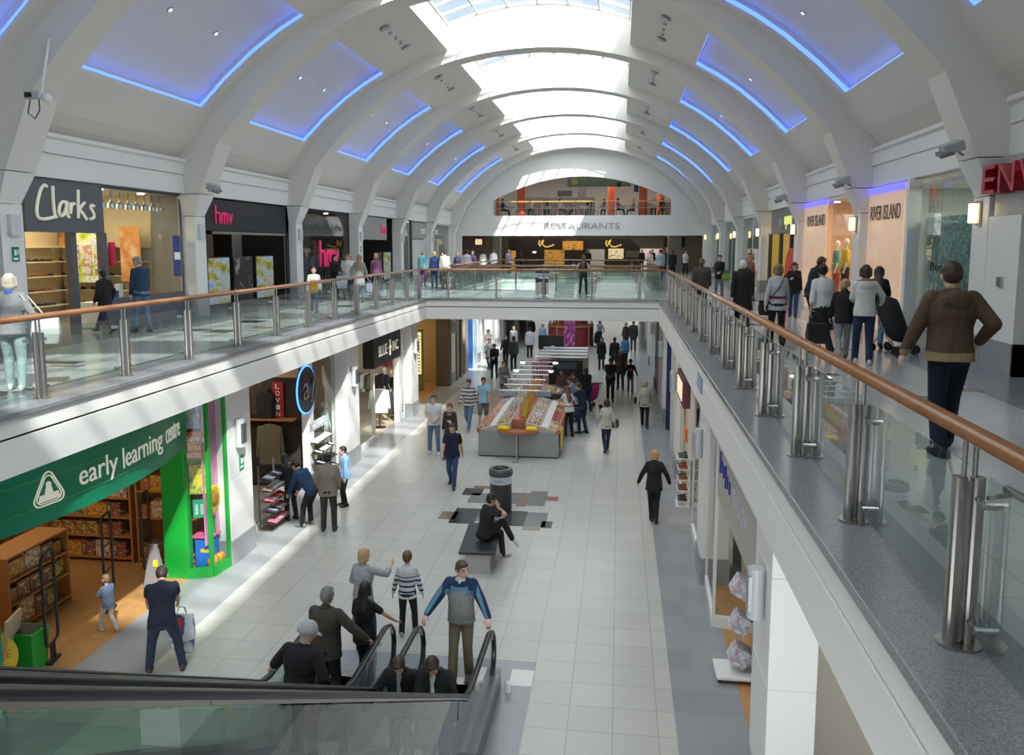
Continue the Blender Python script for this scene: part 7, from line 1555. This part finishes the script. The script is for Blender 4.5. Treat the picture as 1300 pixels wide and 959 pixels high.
# ------------------------------------------------------------------ fit the letters to their sizes
bpy.context.view_layer.update()
for o, h, w_ in TEXTS:
    d = o.dimensions
    bx = [V(c) for c in o.bound_box]; ww = max(c.x for c in bx)-min(c.x for c in bx); hh = max(c.y for c in bx)-min(c.y for c in bx)
    o.scale = (w_/ww, h/hh, 1)
    cx = (max(c.x for c in bx)+min(c.x for c in bx))/2*o.scale[0]; cy = (max(c.y for c in bx)+min(c.y for c in bx))/2*o.scale[1]
    o.location = V(o.location) - (o.rotation_euler.to_matrix() @ V((cx,cy,0)))
bpy.context.view_layer.update(); dgt = bpy.context.evaluated_depsgraph_get()
tm = [(o, bpy.data.meshes.new_from_object(o.evaluated_get(dgt))) for o, h, w_ in TEXTS]
for o, me in tm:
    n = bpy.data.objects.new('swap', me); COL.objects.link(n); n.parent = o.parent; n.location = o.location; n.rotation_euler = o.rotation_euler; n.scale = o.scale
    for k in o.keys(): n[k] = o[k]
    nm = o.name; mt = o.data.materials[0]
    if len(me.materials) == 0: me.materials.append(mt)
    bpy.data.objects.remove(o); n.name = nm
# ------------------------------------------------------------------ turn the grown figures into plain meshes with colours
bpy.context.view_layer.update(); dg = bpy.context.evaluated_depsgraph_get()
new = []
for o, cf in JOBS: new.append(bpy.data.meshes.new_from_object(o.evaluated_get(dg)))
for (o, cf), me in zip(JOBS, new):
    old = o.data; o.modifiers.clear(); o.data = me; me.name = o.name.split('.')[0]
    n = len(me.vertices); co = [0.0]*(3*n); me.vertices.foreach_get('co', co)
    ca = me.color_attributes.new('Col','FLOAT_COLOR','POINT'); cl = [1.0]*(4*n)
    for i in range(n):
        c = cf(V((co[3*i],co[3*i+1],co[3*i+2]))); cl[4*i] = c[0]; cl[4*i+1] = c[1]; cl[4*i+2] = c[2]
    ca.data.foreach_set('color', cl)
    if len(me.materials) == 0 or me.materials[0] is None: me.materials.clear(); me.materials.append(old.materials[0])
    me.polygons.foreach_set('use_smooth', [True]*len(me.polygons))
# ------------------------------------------------------------------ light and camera
w = bpy.data.worlds.new('sky'); bpy.context.scene.world = w; w.use_nodes = True
nt = w.node_tree; bg = nt.nodes['Background']; tc = nt.nodes.new('ShaderNodeTexCoord'); no = nt.nodes.new('ShaderNodeTexNoise'); no.inputs['Scale'].default_value = 3.2; no.inputs['Detail'].default_value = 5
r = nt.nodes.new('ShaderNodeValToRGB'); r.color_ramp.elements[0].position = .40; r.color_ramp.elements[0].color = (.60,.71,.84,1); r.color_ramp.elements[1].position = .60; r.color_ramp.elements[1].color = (1,.98,.94,1)
nt.links.new(tc.outputs['Generated'], no.inputs['Vector']); nt.links.new(no.outputs['Fac'], r.inputs['Fac']); nt.links.new(r.outputs['Color'], bg.inputs['Color'])
dv = nt.nodes.new('ShaderNodeVectorMath'); dv.operation = 'DOT_PRODUCT'; dv.inputs[1].default_value = V((.5,-.82,1)).normalized()
nt.links.new(tc.outputs['Generated'], dv.inputs[0]); mr = nt.nodes.new('ShaderNodeMapRange'); mr.inputs['From Min'].default_value = -.35; mr.inputs['From Max'].default_value = .9
mr.inputs['To Min'].default_value = SKY*.36; mr.inputs['To Max'].default_value = SKY*1.75; nt.links.new(dv.outputs['Value'], mr.inputs['Value']); nt.links.new(mr.outputs[0], bg.inputs['Strength'])
s = bpy.data.lights.new('sun', 'SUN'); s.energy = SUN; s.angle = math.radians(1.2); s.color = (1,.97,.92)
so = bpy.data.objects.new('sun', s); COL.objects.link(so); d = V((-.5,.82,-1)); so.rotation_euler = d.to_track_quat('-Z','Y').to_euler(); so.location = (10,-10,30)
for (a, b) in BAYS:     # portals that guide sky light through the skylights
    L = bpy.data.lights.new('skylight_portal', 'AREA'); L.shape = 'RECTANGLE'; L.size = 6.1; L.size_y = b-a; L.cycles.is_portal = True
    o = bpy.data.objects.new('skylight_portal', L); COL.objects.link(o); o.location = (CXV, (a+b)/2, 14.75)
cam = bpy.data.cameras.new('camera'); co = bpy.data.objects.new('camera', cam); COL.objects.link(co)
cam.sensor_fit = 'HORIZONTAL'; cam.sensor_width = 36; cam.lens = 36*1040/1300; cam.shift_y = -44.5/1300
cam.clip_start = .05; cam.clip_end = 300
yaw, pit = math.radians(7.452224), math.radians(6.799321)
f = V((-math.sin(yaw)*math.cos(pit), math.cos(yaw)*math.cos(pit), -math.sin(pit)))
co.location = (0,0,6.4); co.rotation_euler = f.to_track_quat('-Z','Y').to_euler()
sc = bpy.context.scene; sc.camera = co
sc.view_settings.view_transform = 'Standard'; sc.view_settings.look = 'None'; sc.view_settings.gamma = 1; sc.view_settings.use_curve_mapping = False
sc.view_settings.exposure = EXPO
sc.cycles.transparent_max_bounces = 32; sc.cycles.max_bounces = 8; sc.cycles.diffuse_bounces = 5; sc.cycles.glossy_bounces = 3
sc.cycles.sample_clamp_indirect = 6; sc.cycles.use_denoising = True; sc.cycles.caustics_reflective = False; sc.cycles.caustics_refractive = False
